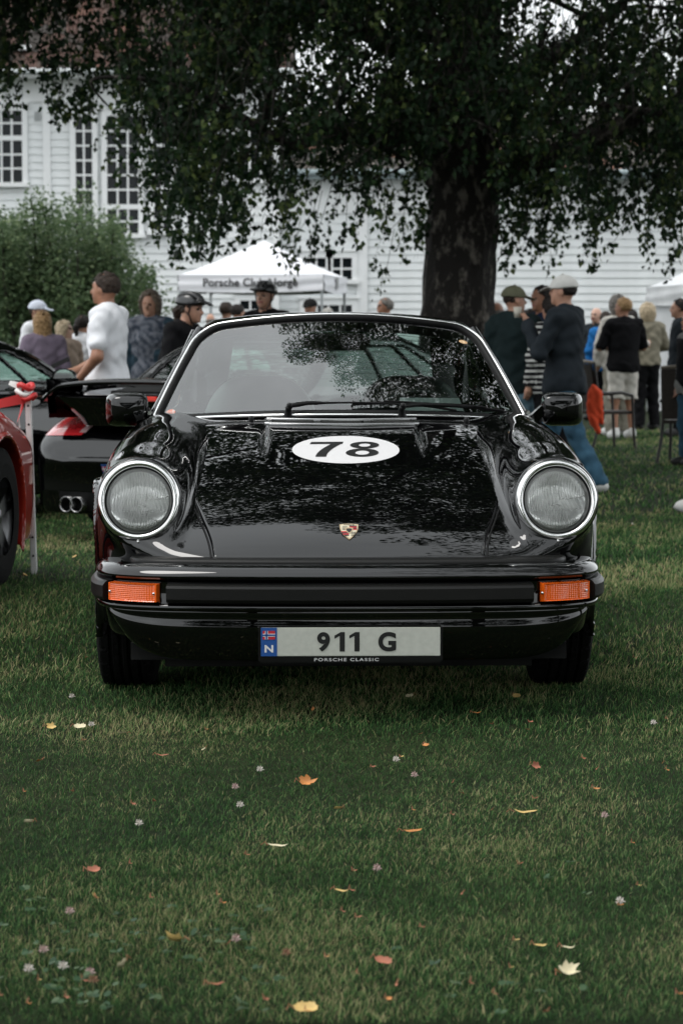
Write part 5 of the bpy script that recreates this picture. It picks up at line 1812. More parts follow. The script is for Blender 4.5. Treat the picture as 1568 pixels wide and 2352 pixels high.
    def mk(name, f, lo_, hi_, m_, st=h, parent=root, fmat=None, mats=None, noise=0.0, cut=None):
        ff = f
        if noise:
            s0 = rng.uniform(0, 6)
            def ff(X, Y, Z):
                return f(X, Y, Z) + noise * 1.5 * np.sin(X * 13 + Y * 9 + 2.4 * np.sin(Z * 9 + s0)) * np.sin(Z * 15 + X * 6 + s0) + noise * (np.sin(X * 31 + 2.1 * np.sin(Z * 17 + s0) + s0) * np.sin(Z * 26 + 1.7 * np.sin(Y * 23 + s0)) + .6 * np.sin(Z * 44 + 3 * np.sin(X * 21 + s0)) * np.sin(Y * 37 + s0))
        V, Q, N = surface_nets(ff, *grids(lo_, hi_, st / 1.0), newton=1)
        if not len(V): return None
        fm = fmat(V[Q].mean(1)) if fmat else None
        o = link(name, np_mesh(name, V * k, Q, mats or [m_], normals=N, fmat=fm), parent)
        return o
    # ---- body with painted eyes and lips
    def facemat(C):
        x, y, z = hl(C[:, 0], C[:, 1], C[:, 2])
        out = np.zeros(len(C), np.int32)
        out[(np.abs(np.abs(x) - .032) < .011) & (np.abs(z - .006) < .0065) & (y < -.05)] = 1
        out[(np.abs(np.abs(x) - .034) < .017) & (np.abs(z - .030) < .0045) & (y < -.05)] = 1
        out[(np.abs(x) < .024) & (np.abs(z + .056) < .007) & (y < -.06)] = 2
        return out
    fine_h = min(h, .0105)
    mk('body', bodyf, lo, hi, None, st=h, mats=[SKINS[skin], EYE, LIP], fmat=facemat)
    # ---- top
    hz = hem
    tw = up((0, 0, 1.2))
    tb_o = .026 if top != 'tee' else .020
    def topf(X, Y, Z):
        d = torso(X, Y, Z, tb_o)
        if hem < .9: d = smin(d, el3(X, Y, Z, (0, .0, hem + .06), (.178 * bw + tb_o, .130 * bw + tb_o, .16)), .06)
        for i in (0, 1): 
            if sleeve > 0: d = smin(d, arm(X, Y, Z, i, .019 if top != 'tee' else .018, sleeve), .05)
        d = smin(d, cone(X, Y, Z, neck0, neck0 + (neck1 - neck0) * .25, .075 * bw, .068), .04)
        if lean:
            c, s = math.cos(-lean), math.sin(-lean); zz = hipc[2] + (Y - hipc[1]) * s + (Z - hipc[2]) * c
        else: zz = Z
        d = smax(d, hz - zz, .012)
        ncut = el3(X, Y, Z, neck0 + (neck1 - neck0) * .75 + V3(0, -.015, .01), (.058, .062, .075))
        return smax(d, -ncut, .008)
    lo2, hi2 = lo.copy(), hi.copy(); lo2[2] = hz - .08; hi2[2] = sh[0][2] + .22
    tm_ = top_m or cloth('grey', (.1, .1, .1))
    smat = None; mats = [tm_]
    if stripes:
        mats = [tm_, stripes]
        smat = lambda C: ((C[:, 2] % .052) < .022).astype(np.int32)
    mk({'tee': 'shirt', 'sweater': 'sweater', 'hoodie': 'hoodie', 'jacket': 'jacket'}.get(top, 'shirt'), topf, lo2, hi2, tm_, noise=.0058, fmat=smat, mats=mats, st=h if not stripes else .011)
    if vest_m:
        def vestf(X, Y, Z):
            d = torso(X, Y, Z, tb_o + .018)
            return smax(smax(d, (hz - .01) - Z, .012), Z - (sh[0][2] + .02), .02)
        mk('vest', vestf, lo2, hi2, vest_m, noise=.003)
    if collar_m:
        def colf(X, Y, Z):
            d = np.abs(cone(X, Y, Z, neck0 + (neck1 - neck0) * .02, neck0 + (neck1 - neck0) * .42, .080 * bw, .070)) - .007
            zz = (Z - neck0[2]) / (neck1[2] - neck0[2])
            return smax(smax(d, zz * .1 - .055, .01), .006 - zz * .1, .01)
        mk('collar', colf, neck0 - .13, neck0 + .16, collar_m, st=.009)
    # ---- bottom
    bm_ = bottom_m or cloth('black', (.012, .012, .013))
    zlow = {'trousers': .055, 'shorts': .50, 'skirt': .4}[bottom]
    def botf(X, Y, Z):
        d = torso(X, Y, Z, .010)
        d = smax(d, Z - min(1.03, hem + .07), .02)
        for i in (0, 1): d = smin(d, leg(X, Y, Z, i, .020 if bottom == 'trousers' else .032, 1.25), .03)
        d = smax(d, zlow - Z, .008)
        return d
    lo3, hi3 = lo.copy(), hi.copy(); lo3[2] = zlow - .06; hi3[2] = 1.12
    lo3[0], hi3[0] = -.32, .32; lo3[1], hi3[1] = min(a[1] for a in ank) - .22, max(a[1] for a in ank) + .24
    mk(bottom, botf, lo3, hi3, bm_, noise=.006)
    # ---- shoes
    shm = shoe_m or mat('shoe_dark', (.02, .02, .02), rough=.6)
    for i in (0, 1):
        def shf(X, Y, Z, i=i):
            a = ank[i]
            d = el3(X, Y, Z, (a[0], a[1] - .062, .050), (.052, .142, .060))
            d = smin(d, cone(X, Y, Z, (a[0], a[1] + .01, .07), (a[0], a[1] + .01, .10), .052, .048), .03)
            return smax(d, .004 - Z, .012)
        mk('shoe', shf, ank[i] + V3(-.09, -.25, -.10), ank[i] + V3(.09, .12, .10), shm, st=max(.012, h * .9))
    # ---- hair
    if hair is not None:
        def hairf(X, Y, Z):
            x, y, z = hl(X, Y, Z)
            o = {'short': .017, 'crop': .011, 'long': .022, 'bob': .030, 'pony': .016, 'bald': .005, 'curly': .030}[hair_style] - (.012 if hat else 0)
            d = el3(x, y, z, (0, .016, .024), (.078 + o, .097 + o, .099 + o))
            low = {'short': -.035, 'crop': -.03, 'long': -.30, 'bob': -.085, 'pony': -.04, 'bald': -.03, 'curly': -.09}[hair_style]
            if hair_style in ('long', 'bob', 'curly'):
                d = smin(d, el3(x, y, z, (0, .030, low * .45), (.088 + o * .6, .075 + o * .5, .10 + abs(low) * .52)), .05)
            if hair_style == 'pony':
                d = smin(d, cone(x, y, z, (0, .105, .02), (0, .135, -.03), .028, .036), .02)
                d = smin(d, cone(x, y, z, (0, .135, -.03), (0, .125, -.15), .036, .018), .02)
            frontline = -.052 + np.clip(.045 - z, 0, .25) * (.85 if hair_style not in ('long', 'bob', 'curly') else .30)
            d = smax(d, np.maximum(frontline - y, -1) * np.where(z < .088, 1, -1e-6) - .0, .012)
            if hair_style in ('short', 'crop', 'bald', 'pony'):
                d = smax(d, np.minimum(low - z, .2) * np.where(y < .2, 1, 1), .02) if hair_style != 'pony' else smax(d, np.where(y > .09, -1.0, low - z), .02)
                d = smax(d, -el3(x, y, z, (0, -.06, -.05), (.2, .075, .10)), .015)
            if hair_style == 'bald': d = smax(d, z - .03, .02)
            return d + .0045 * np.sin(x * 130 + 3 * np.sin(z * 40)) * np.sin(y * 80 + z * 45 + 2 * np.sin(x * 60)) - .002
        ext = .48 if hair_style == 'long' else .22
        mk('hair', hairf, hc + V3(-.17, -.17, -ext), hc + V3(.17, .22, .17), hair, st=max(.0115, h * .8))
    if hat in ('cap', 'cap_back'):
        sgn = -1 if hat == 'cap' else -1
        def capf(X, Y, Z):
            x, y, z = hl(X, Y, Z)
            d = el3(x, y, z, (0, .014, .030), (.100, .119, .104))
            d = smax(d, .020 + .10 * np.clip(y, 0, .1) - z, .010)
            br = el3(x, y, z - .034 + .35 * np.clip(-.10 - y, 0, .1), (0, -.130, 0), (.074, .080, .009))
            d = smin(d, br, .012)
            bt = el3(x, y, z, (0, 0, .142), (.012, .012, .008))
            return smin(d, bt, .004)
        mk('cap', capf, hc + V3(-.24, -.24, -.04), hc + V3(.24, .24, .19), hat_m, st=max(.010, h * .7))
    if hat == 'helmet':
        def hmf(X, Y, Z):
            x, y, z = hl(X, Y, Z)
            d = el3(x, y, z, (0, .018, .050), (.108, .140, .108))
            d = smax(d, .030 + .12 * np.clip(-y, 0, .2) - z, .018)
            for q in (-.055, 0, .055):
                d = smax(d, -(np.maximum(np.abs(x - q * (1 + z)) - .011, np.abs(y - .01) - .085) + np.where(z > .085, 0, .2)), .012)
            vis = el3(x, y, z - .4 * np.clip(y + .13, -.1, 0), (0, -.135, .072), (.085, .060, .010))
            return smin(d, vis, .014)
        mk('helmet', hmf, hc + V3(-.26, -.26, -.03), hc + V3(.26, .26, .20), hat_m, st=max(.010, h * .7))
        stp = MB()
        for sx in (-1, 1):
            stp.tube([Vector(hw((sx * .088, -.03, .045)) * k), Vector(hw((sx * .082, -.015, -.04)) * k), Vector(hw((sx * .045, -.035, -.115)) * k), Vector(hw((0, -.05, -.125)) * k)], .006, 5)
            stp.tube([Vector(hw((sx * .088, .06, .04)) * k), Vector(hw((sx * .082, -.012, -.05)) * k)], .005, 5)
        stp.build('chin_strap', hat_m, root)
    root['_k'] = k
    return root, dict(wr=wr, el=el, k=k, hw=hw)

BLK = cloth('black', (.006, .006, .007)); NAVY = cloth('navy_grey', (.017, .022, .027)); TEALG = cloth('dark_teal', (.013, .023, .024))
WHT = cloth('white', (.80, .81, .84), var=.03); DENIM = cloth('denim', (.035, .085, .13), var=.35, vs=9); LDENIM = cloth('light_denim', (.14, .24, .30), var=.3, vs=9)
LAV = cloth('lavender', (.20, .16, .21)); BEIGE = cloth('beige', (.30, .23, .18)); CREAMC = cloth('cream', (.58, .55, .50)); KHAKI = cloth('khaki', (.22, .20, .15)); SAND = cloth('sand', (.30, .28, .23))
FLORAL = mat('cloth_floral', (.02, .03, .05), rough=.8, vscale=20, col2=(.17, .18, .21), detail=0.5)
DJACK = cloth('denim_jacket', (.030, .055, .075), var=.3)
OLIVE = cloth('olive', (.13, .13, .085)); CAPW = cloth('cap_white', (.62, .61, .58), var=.06); CAPB = cloth('cap_black', (.012, .012, .012)); CAPWB = cloth('cap_bluewhite', (.66, .70, .80), var=.04)
HELM = mat('helmet_shell', (.008, .008, .009), rough=.3, coat=.5)
SNEAK = mat('sneaker_white', (.62, .62, .60), rough=.6); LBLUE = cloth('collar_blue', (.22, .33, .38)); BLUEJ = cloth('blue_jacket', (.02, .15, .42)); GREYS = cloth('grey_sleeve', (.24, .24, .23))
ORANGE = cloth('orange', (.62, .075, .03)); STRW = cloth('stripe_white', (.55, .55, .52)); STRB = cloth('stripe_black', (.012, .012, .014))
HI = .0155
# --- left group
man, mi_ = person('man in white t-shirt seen from his side, hands low in front of him', 246, 625, 18.4, -105, None, 'tan', H_BROWN, 'crop', None, None, 'tee', WHT, .34, .82, 'trousers', DENIM,
       arms=[((-.27, -.10, 1.14), (-.10, -.30, 1.02)), ((.30, .03, 1.13), (.25, -.17, .92))], h=HI, build=1.10, head_yaw=-.12)
person('person in white cap and white shirt behind the blond woman', 85, 690, 27.8, 65, None, 'fair', H_BROWN, 'short', 'cap', CAPWB, 'tee', WHT, .5, .85, 'trousers', NAVY)
person('woman with long blond hair in a lavender hoodie', 97, 716, 23.5, 200, None, 'fair', H_BLOND, 'long', None, None, 'hoodie', LAV, 1.0, .82, 'trousers', BLK, female=True)
person('pale blond girl in beige sweater turning to look back', 152, 737, 27.2, 235, None, 'pale', H_PALE, 'long', None, None, 'sweater', BEIGE, 1.0, .84, 'trousers', BLK, head_yaw=-2.6, female=True)
person('woman in white blouse with dark ponytail seen from behind', 191, 724, 28.0, 165, None, 'fair', H_DARK, 'pony', None, None, 'shirt', WHT, 1.0, .86, 'trousers', NAVY, female=True, head_yaw=-.5)
person('woman with grey brown bob in denim jacket over a floral blouse', 345, 669, 24.0, -12, None, 'fair', hairm('greybrown', (.13, .10, .075)), 'bob', None, None, 'shirt', FLORAL, .2, .80, 'trousers', SAND, vest_m=None, female=True, head_pitch=.12)
person('woman in black hoodie and black bicycle helmet bending forward', 388, 668, 19.8, 68, None, 'fair', H_BROWN, 'pony', 'helmet', HELM, 'hoodie', BLK, 1.0, .82, 'trousers', BLK, lean=.28, head_pitch=-.05, h=HI, female=True,
       arms=[((-.27, -.05, 1.15), (-.24, -.10, .88)), ((.30, .10, 1.18), (.16, -.02, .95))])
person('person in black bicycle helmet behind the windscreen, facing left', 610, 650, 23.6, -28, None, 'fair', H_DARK, 'crop', 'helmet', HELM, 'hoodie', BLK, 1.0, .84, 'trousers', NAVY, h=HI)
person('bald man seen from behind, far by the tent pole', 483, 720, 41.0, 175, None, 'fair', H_GREY, 'bald', None, None, 'sweater', NAVY, h=.027)
person('dark haired man in cream sweater facing right, by the tent', 545, 698, 33.0, 130, None, 'fair', H_DARK, 'crop', None, None, 'sweater', CREAMC, h=.024)
person('curly brown haired man behind the one in cream sweater', 519, 693, 34.6, 160, None, 'fair', H_BROWN, 'short', None, None, 'sweater', NAVY, h=.024)
person('man in black cap under the tent edge, facing the camera', 713, 686, 34.6, -20, None, 'tan', H_DARK, 'crop', 'cap', CAPB, 'sweater', BLK, h=.024)
person('far person in grey patterned hat under the tent', 752, 707, 43.0, 20, None, 'fair', None, 'short', 'cap', cloth('hat_grey', (.30, .29, .27), var=.5, vs=30), 'sweater', KHAKI, h=.027)
person('grey haired man looking left, left of the tree trunk', 886, 683, 32.5, -75, None, 'tan', H_GREY, 'crop', None, None, 'jacket', BLK, h=.024)
person('far grey haired person between the blond girl and the white cap', 130, 730, 34.0, 190, None, 'fair', H_GREY, 'short', None, None, 'sweater', NAVY, h=.027)
person('far brown haired person behind the man in white t-shirt', 216, 722, 33.0, 150, None, 'fair', H_BROWN, 'short', None, None, 'sweater', KHAKI, h=.027)
# --- right group
person('man in olive cap and dark teal sweater, seen from behind', 1180, 657, 21.8, 155, None, 'fair', H_BROWN, 'crop', 'cap', OLIVE, 'sweater', TEALG, .98, .80, 'trousers', LDENIM, shoe_m=SNEAK, h=HI, head_yaw=-.75, build=1.05)
cap_man, cm_ = person('man in white cap, dark sweater and blue jeans walking left, raising a cup', 1297, 633, 20.2, -118, None, 'fair', H_DARK, 'short', 'cap', CAPW, 'sweater', NAVY, 1.0, .80, 'trousers', DENIM, shoe_m=SNEAK, h=HI, stride=-1.55,
       arms=[((-.27, -.02, 1.14), (-.23, -.12, .92)), ((.29, -.10, 1.13), (.13, -.27, 1.37))], collar_m=LBLUE, build=1.12, head_yaw=.12)
person('woman in black and white striped top with her hair tied up', 1268, 680, 21.6, -150, None, 'fair', H_DARK, 'pony', None, None, 'shirt', STRB, .9, .84, 'trousers', BLK, stripes=STRW, female=True, h=HI)
person('dark haired man with beard behind the striped woman', 1246, 656, 23.2, -60, None, 'tan', H_DARK, 'crop', None, None, 'jacket', cloth('darkblue', (.012, .022, .05)), h=.017)
person('grey haired person half hidden between olive cap man and striped woman', 1218, 712, 27.0, 30, None, 'fair', H_BROWN, 'curly', None, None, 'sweater', NAVY, h=.024)
person('bald headed man behind the olive cap man', 1141, 693, 26.0, 170, None, 'tan', H_GREY, 'bald', None, None, 'jacket', BLK, h=.020)
person('person in white cap just right of the tree trunk', 1112, 701, 31.0, 165, None, 'fair', H_GREY, 'crop', 'cap', CAPW, 'sweater', NAVY, h=.027)
person('bald man in the far crowd right of the white cap man', 1370, 706, 37.0, -40, None, 'pale', H_GREY, 'bald', None, None, 'jacket', NAVY, h=.027)
person('brown haired man in bright blue jacket in the far crowd', 1391, 714, 34.0, 170, None, 'fair', H_BROWN, 'crop', None, None, 'jacket', BLUEJ, h=.024)
person('man in white shorts and dark vest, arms folded', 1432, 683, 30.4, -160, None, 'tan', H_BLOND, 'crop', None, None, 'tee', BLK, .45, .84, 'shorts', CREAMC, shoe_m=SNEAK, h=.017, head_yaw=.6,
       arms=[((-.30, -.05, 1.14), (-.10, -.22, 1.14)), ((.30, -.05, 1.14), (.10, -.24, 1.13))], vest_m=BLK, build=1.05)
person('grey haired person in white sweater and khaki trousers behind the man in shorts', 1419, 679, 31.4, 205, None, 'fair', H_GREY, 'curly', None, None, 'sweater', CREAMC, 1.0, .84, 'trousers', SAND, shoe_m=SNEAK, h=.019,
       arms=[((-.32, -.02, 1.20), (-.50, -.12, 1.16)), ((.28, 0, 1.15), (.26, -.06, .92))])
person('blond woman in beige sweater and wide black trousers', 1487, 697, 33.4, 200, None, 'fair', H_PALE, 'bob', None, None, 'sweater', KHAKI, 1.0, .90, 'trousers', BLK, female=True, h=.018, arms=[((-.30, -.02, 1.16), (-.20, -.22, 1.12)), None])
person('dark haired person half hidden behind the blond woman', 1451, 711, 36.0, 180, None, 'fair', H_DARK, 'short', None, None, 'jacket', BLK, h=.027)
person('dark haired man in navy jacket at the right edge', 1562, 686, 31.0, -90, None, 'fair', H_DARK, 'crop', None, None, 'jacket', NAVY, 1.0, .78, h=.017)
person('person in dark vest over grey sleeves at the right edge, cut off', 1588, 712, 24.0, -70, None, 'fair', H_BROWN, 'short', None, None, 'sweater', GREYS, 1.0, .82, 'trousers', DENIM, vest_m=BLK, h=.017)
person('person mostly outside the picture, one white and dark shoe at the right edge', 1684, 600, 17.7, -95, None, 'fair', H_BROWN, 'short', None, None, 'sweater', NAVY, bottom_m=BLK, shoe_m=SNEAK, stride=1.0, h=.024)
# open denim jacket over the floral blouse, phone and cup in hands
den = [o for o in COL.objects if o.type == 'EMPTY' and 'denim jacket' in str(o.get('label', ''))][0]
kd = den['_k']
def djf(X, Y, Z):
    d = np.minimum(el3(X, Y, Z, (0, .012, 1.24), (.20, .145, .30)), el3(X, Y, Z, (0, .01, .98), (.20, .145, .26)))
    d = smin(el3(X, Y, Z, (0, .012, 1.24), (.20, .145, .27)), el3(X, Y, Z, (0, .01, .98), (.20, .145, .26)), .08)
    d = smin(d, cone(X, Y, Z, (-.15, .012, 1.43), (.15, .012, 1.43), .082, .082), .05)
    for sx in (-1, 1):
        d = smin(d, cone(X, Y, Z, (sx * .19, .01, 1.42), (sx * .25, .03, 1.15), .072, .062), .04)
        d = smin(d, cone(X, Y, Z, (sx * .25, .03, 1.15), (sx * .245, -.03, .92), .062, .05), .03)
    d = smax(d, .80 - Z, .012)
    gap = np.maximum(np.abs(X) - (.045 + .06 * np.clip(Z - 1.15, 0, .3) / .3 + .02), Y + .02)
    d = smax(d, -gap, .012)
    d = smax(d, -el3(X, Y, Z, (0, -.02, 1.53), (.075, .09, .10)), .01)
    return d + .004 * np.sin(X * 33 + 2 * np.sin(Z * 19)) * np.sin(Z * 29)
Vj, Qj, Nj = surface_nets(djf, np.arange(-.38, .39, .014), np.arange(-.20, .24, .014), np.arange(.74, 1.56, .014), newton=1)
link('jacket', np_mesh('jacket', Vj * kd, Qj, [DJACK], normals=Nj), den)
def held(name, label, cat, root, lp, k, builder):
    w_ = root.matrix_basis @ Vector([c * k for c in lp])
    o = builder(w_)
    tag(o, label, cat)
    return o
bpy.context.view_layer.update()
def mkphone(w_):
    b = MB(); b.box((0, 0, 0), (.15, .012, .035), Matrix.Rotation(R(-25), 3, 'Y'), bev=.004); o = b.build('camera_grip', mat('black_plastic', (.01, .01, .01), rough=.4)); o.location = w_; return o
f_ = mi_['wr'][0]; held('camera_grip', 'small black camera grip held by the man in white t-shirt', 'camera', man, f_ + np.array([0, -.12, .06]), mi_['k'], mkphone)
def mkcup(w_):
    b = MB(); b.lathe([(.0, 0), (.028, 0), (.036, .09), (.033, .09), (.026, .006), (0, .006)], (0, 0, 0), (0, 0, 1), 18); o = b.build('paper_cup', mat('paper_cup', (.5, .47, .4), rough=.7)); o.location = w_; return o
held('paper_cup', 'pale paper cup in the raised hand of the man in white cap', 'cup', cap_man, cm_['wr'][1] + np.array([-.02, -.10, .05]), cm_['k'], mkcup)
# drawstring on the helmeted woman's hoodie
hw_ = [o for o in COL.objects if o.type == 'EMPTY' and 'bending forward' in str(o.get('label', ''))][0]
ds = MB(); ds.tube([Vector((.065, -.27, 1.33)) * hw_['_k'], Vector((.075, -.285, 1.22)) * hw_['_k'], Vector((.078, -.26, 1.10)) * hw_['_k']], .006, 5)
ds.build('drawstring', WHT, hw_)
for o in list(COL.objects):
    if '_k' in o.keys(): del o['_k']
# ================================================================== parked cars on the left
c_top = spline([0, .06, .2, .5, .9, 1.3, 2.8, 3.1, 3.5, 3.9, 4.15, 4.28], [.52, .62, .70, .80, .88, .90, .90, .88, .80, .70, .58, .44])
c_wid = spline([0, .12, .4, .95, 1.4, 2.2, 2.8, 3.25, 3.8, 4.1, 4.28], [.70, .82, .88, .90, .865, .85, .85, .87, .83, .74, .58])
cab_t = spline([.55, .9, 1.3, 1.8, 2.2, 2.6, 3.0, 3.2], [.80, .95, 1.17, 1.275, 1.28, 1.20, .98, .84])
def cab_sdf(X, Y, Z, o=0.0):
    x = np.abs(X)
    d1 = (Z - cab_t(Y) - o) * .82
    w_ = .70 - .95 * np.clip(Z - .86, 0, 1) ** 1.5 * .75
    d2 = (x - w_ - o) * .92
    d = smax(d1, d2, .09)
    return smax(d, smax(.6 - o - Y, Y - 3.18 - o, .02), .03)
def coupe_low(X, Y, Z):
    x = np.abs(X)
    d1 = (Z - c_top(Y) + .035 * (x / .8) ** 4) * .85
    wz = c_wid(Y) - .55 * np.clip(Z - .55, 0, 1) ** 2 - .35 * np.clip(.40 - Z, 0, 1) ** 2
    d2 = (x - wz) * .95
    yr = .02 + .10 * (x / .85) ** 4 + .12 * np.clip(Z - .60, 0, 1) ** 1.0 + .25 * np.clip(.30 - Z, 0, 1)
    yr = yr - .055 * np.exp(-((Z - .52) / .09) ** 2)                      # bumper shelf
    d3 = (yr - Y) * .9
    yn = 4.26 - .30 * (x / .8) ** 3.2
    d4 = (Y - yn) * .85
    d = smax(smax(smax(d1, d2, .10), d3, .05), d4, .10)
    # raised front wings
    for sx in (0,):
        t = np.sqrt((x - .66) ** 2 + (Z - np.interp(Y, [2.9, 3.3, 3.9, 4.2], [.66, .64, .56, .44])) ** 2) - .185
        d = smin(d, smax(t, np.maximum(2.7 - Y, Y - 4.15), .06), .08)
    d = smax(d, .16 - Z, .03)
    for ya in (.95, 3.25):
        rr = np.sqrt((Y - ya) ** 2 + (Z - .325) ** 2)
        lip = np.sqrt((rr - .372) ** 2 + (x - (c_wid(Y) - .006)) ** 2) - .013
        d = smin(d, lip, .02)
        d = smax(d, np.minimum(.365 - rr, x - .55), .012)
    return smax(d, -(cab_sdf(X, Y, Z, -.04) + np.where(Z > .55, 0, .5)), .02)
def coupe_frame(X, Y, Z):
    c = cab_sdf(X, Y, Z)
    d = np.maximum(c, -(c + .035))
    d = smax(d, .86 - Z, .01)
    x = np.abs(X)
    side = np.maximum(np.maximum(.905 - Z, Z - 1.175), np.maximum(Y - (2.93 - (Z - .905) * 2.15), (1.15 + (Z - .905) * 1.0) - Y))
    side = np.maximum(side, .40 - x)
    bar = np.minimum(np.abs(Y - (2.52 - (Z - .9) * 1.2)), np.abs(Y - 1.85 + .2 * (Z - .9))) - .022
    side = np.maximum(side, -bar)
    ws_ = np.maximum(np.maximum(x - (.62 - .35 * np.clip(Z - .9, 0, 1)), .91 - Z), np.maximum(Z - 1.20, 2.25 - Y))
    rw_ = np.maximum(np.maximum(x - (.56 - .3 * np.clip(Z - .9, 0, 1)), .905 - Z), np.maximum(Z - 1.19, Y - 1.6))
    return smax(d, -np.minimum(np.minimum(side, ws_), rw_), .012)
yy = np.concatenate([np.arange(-.1, .62, .015), np.arange(.62, 4.36, .032)])
V1, Q1, N1 = surface_nets(coupe_low, np.arange(-.97, .971, .020), yy, np.arange(.12, 1.0, .018))
me_low = np_mesh('coupe_body', V1, Q1, [PAINT], normals=N1)
V2_, Q2_, N2_ = surface_nets(coupe_frame, np.arange(-.8, .801, .022), np.arange(.5, 3.3, .026), np.arange(.84, 1.34, .020))
me_frame = np_mesh('coupe_frame', V2_, Q2_, [PAINT], normals=N2_)
V3_, Q3_, N3_ = surface_nets(lambda X, Y, Z: smax(cab_sdf(X, Y, Z, -.018), .88 - Z, .01), np.arange(-.8, .801, .03), np.arange(.5, 3.3, .03), np.arange(.84, 1.34, .025))
me_glass = np_mesh('coupe_glass', V3_, Q3_, [glass_mat('tinted_glass', (.36, .46, .42), ior=1.55)], normals=N3_)
REDP = mat('red_paint', (.30, .016, .008), rough=.35, spec=.2, coat=1.0)
DRIM = mat('dark_rim', (.17, .17, .175), rough=.32, metal=.9)
tm2 = tyre_mesh(.325, .25, 'tyre_wide')
def coupe(name, label, loc, rz, paint):
    r_ = empty(name, loc, rz)
    tag(r_, label, 'car')
    for nm_, me_ in (('body', me_low), ('roof_frame', me_frame)):
        o_ = link(nm_, me_, r_)
        if paint is not PAINT:
            o_.material_slots[0].link = 'OBJECT'; o_.material_slots[0].material = paint
    link('window_glass', me_glass, r_)
    for ya in (.95, 3.25):
        for sg in (-1, 1):
            wheel(r_, (sg * .765, ya, .325), .325, .23, sg, tm2, 5, DRIM, True)
    ub = MB(); ub.box((0, 2.1, .22), (1.2, 3.6, .1)); ub.build('underbody', DARK, r_)
    for sg in (-1, 1):
        wb = MB(); wb.box((sg * .50, .95, .36), (.06, .74, .62)); wb.box((sg * .50, 3.25, .34), (.06, .74, .58)); 
        wb.build('wheel_housing', DARK, r_)
        st_ = MB(); st_.box((sg * .36, 1.95, .75), (.44, .16, .52), Matrix.Rotation(R(-12), 3, 'X'), bev=.05); st_.build('seat', LEATHER, r_)
        m_ = MB()
        rows = []
        for t in np.linspace(0, 1, 7):
            sc2 = math.sin(math.pi * (.5 + .5 * t) ) if t > 0 else 1
            sc2 = math.sqrt(max(0, 1 - t ** 2.4))
            rows.append([(sg * .88 + .095 * sc2 * math.copysign(abs(math.cos(a)) ** .7, math.cos(a)), 2.60 + .085 * t, .985 + .065 * sc2 * math.copysign(abs(math.sin(a)) ** .7, math.sin(a))) for a in np.linspace(0, 2 * math.pi, 21)])
        m_.grid(np.array(rows), 0, True)
        m_.add([(sg * .88 + .09 * math.cos(a), 2.602, .985 + .06 * math.sin(a)) for a in np.linspace(0, 2 * math.pi, 20, endpoint=False)], [tuple(range(20))], 1)
        m_.tube([(sg * .80, 2.64, .95), (sg * .70, 2.68, .90)], .03, 8)
        m_.build('door_mirror', [paint, CHROME], r_)
    return r_
def patch(f, u0, u1, v0, v1, n=(14, 8), y0=-.4, off=.004, shape=None):
    """grid laid on the tail of the car by marching along +y"""
    A, B = np.meshgrid(np.linspace(0, 1, n[0]), np.linspace(0, 1, n[1]), indexing='ij')
    if shape: X, Z = shape(A, B)
    else: X, Z = u0 + (u1 - u0) * A, v0 + (v1 - v0) * B
    Y = np.full_like(X, y0)
    for _ in range(60):
        Y = Y + np.clip(f(X, Y, Z), -.05, .05) * .9
    return np.stack([X, Y - off, Z], -1)
TY_ = float(gz(np.array(CAM_Y + 14.3)))
px_ = at(322, 900, 14.3)
turbo = coupe('parked_car', 'black wide rear-wing car seen from behind, left of the classic car', (px_.x, CAM_Y + 14.3, TY_), R(-28), PAINT)
TAIL = mat('tail_lamp', (.42, .018, .022), rough=.15, coat=1.0, var=.25, vscale=9)
for sg in (-1, 1):
    def shp(A, B, sg=sg):
        x = sg * (.44 + (.40 + .0 * B) * A + .04 * (1 - B)); z = .640 + .105 * B - .012 * A
        return x, z
    q = MB(); q.grid(patch(coupe_low, 0, 0, 0, 0, (20, 8), shape=shp, off=.006), 0, True); tl = q.build('tail_light', TAIL, turbo)
    def shp2(A, B, sg=sg): return sg * (.46 + .05 * A), .655 + .07 * B
    q = MB(); q.grid(patch(coupe_low, 0, 0, 0, 0, (6, 6), shape=shp2, off=.009), 0, True); q.build('reverse_lens', mat('lens_clear', (.45, .30, .30), rough=.2, coat=1), tl)
q = MB(); q.grid(patch(coupe_low, -.26, .26, .365, .475, (16, 6), off=.012), 0, True); tp_ = q.build('number_plate', PLATEW, turbo)
q = MB(); q.grid(patch(coupe_low, -.26, -.213, .365, .475, (4, 6), off=.015), 0, True); q.build('country_band', BLUE, tp_)
q = MB(); q.grid(patch(coupe_low, -.255, -.219, .43, .462, (4, 4), off=.017), 0, True); fl_ = q.build('flag', REDM, tp_)
q = MB(); q.grid(patch(coupe_low, -.255, -.219, .442, .450, (4, 3), off=.019), 0, True); q.grid(patch(coupe_low, -.247, -.239, .43, .462, (3, 4), off=.019), 0, True); q.build('flag_cross', WHITE, tp_)
vs, fs = text_mesh('N', .042, .001, sx=1.1)
y_pl = float(patch(coupe_low, -.236, -.23, .39, .40, (2, 2), off=.018)[0, 0, 1])
q = MB(); q.add([Vector((-.236 + v.x, y_pl - .002, .392 + v.y)) for v in vs], fs); q.build('country_letter', WHITE, tp_)
vs, fs = text_mesh('turbo', .095, .0012, shear=.35, spacing=.92)
y_t = float(patch(coupe_low, 0, .01, .60, .61, (2, 2), off=.014)[0, 0, 1])
cl = patch(coupe_low, 0, 0, 0, 0, (2, 2))
q = MB()
Xs, Zs = np.array([v.x for v in vs]), np.array([.655 + v.y for v in vs])
Ys = np.full_like(Xs, -.4)
for _ in range(60): Ys = Ys + np.clip(coupe_low(Xs, Ys, Zs), -.05, .05) * .9
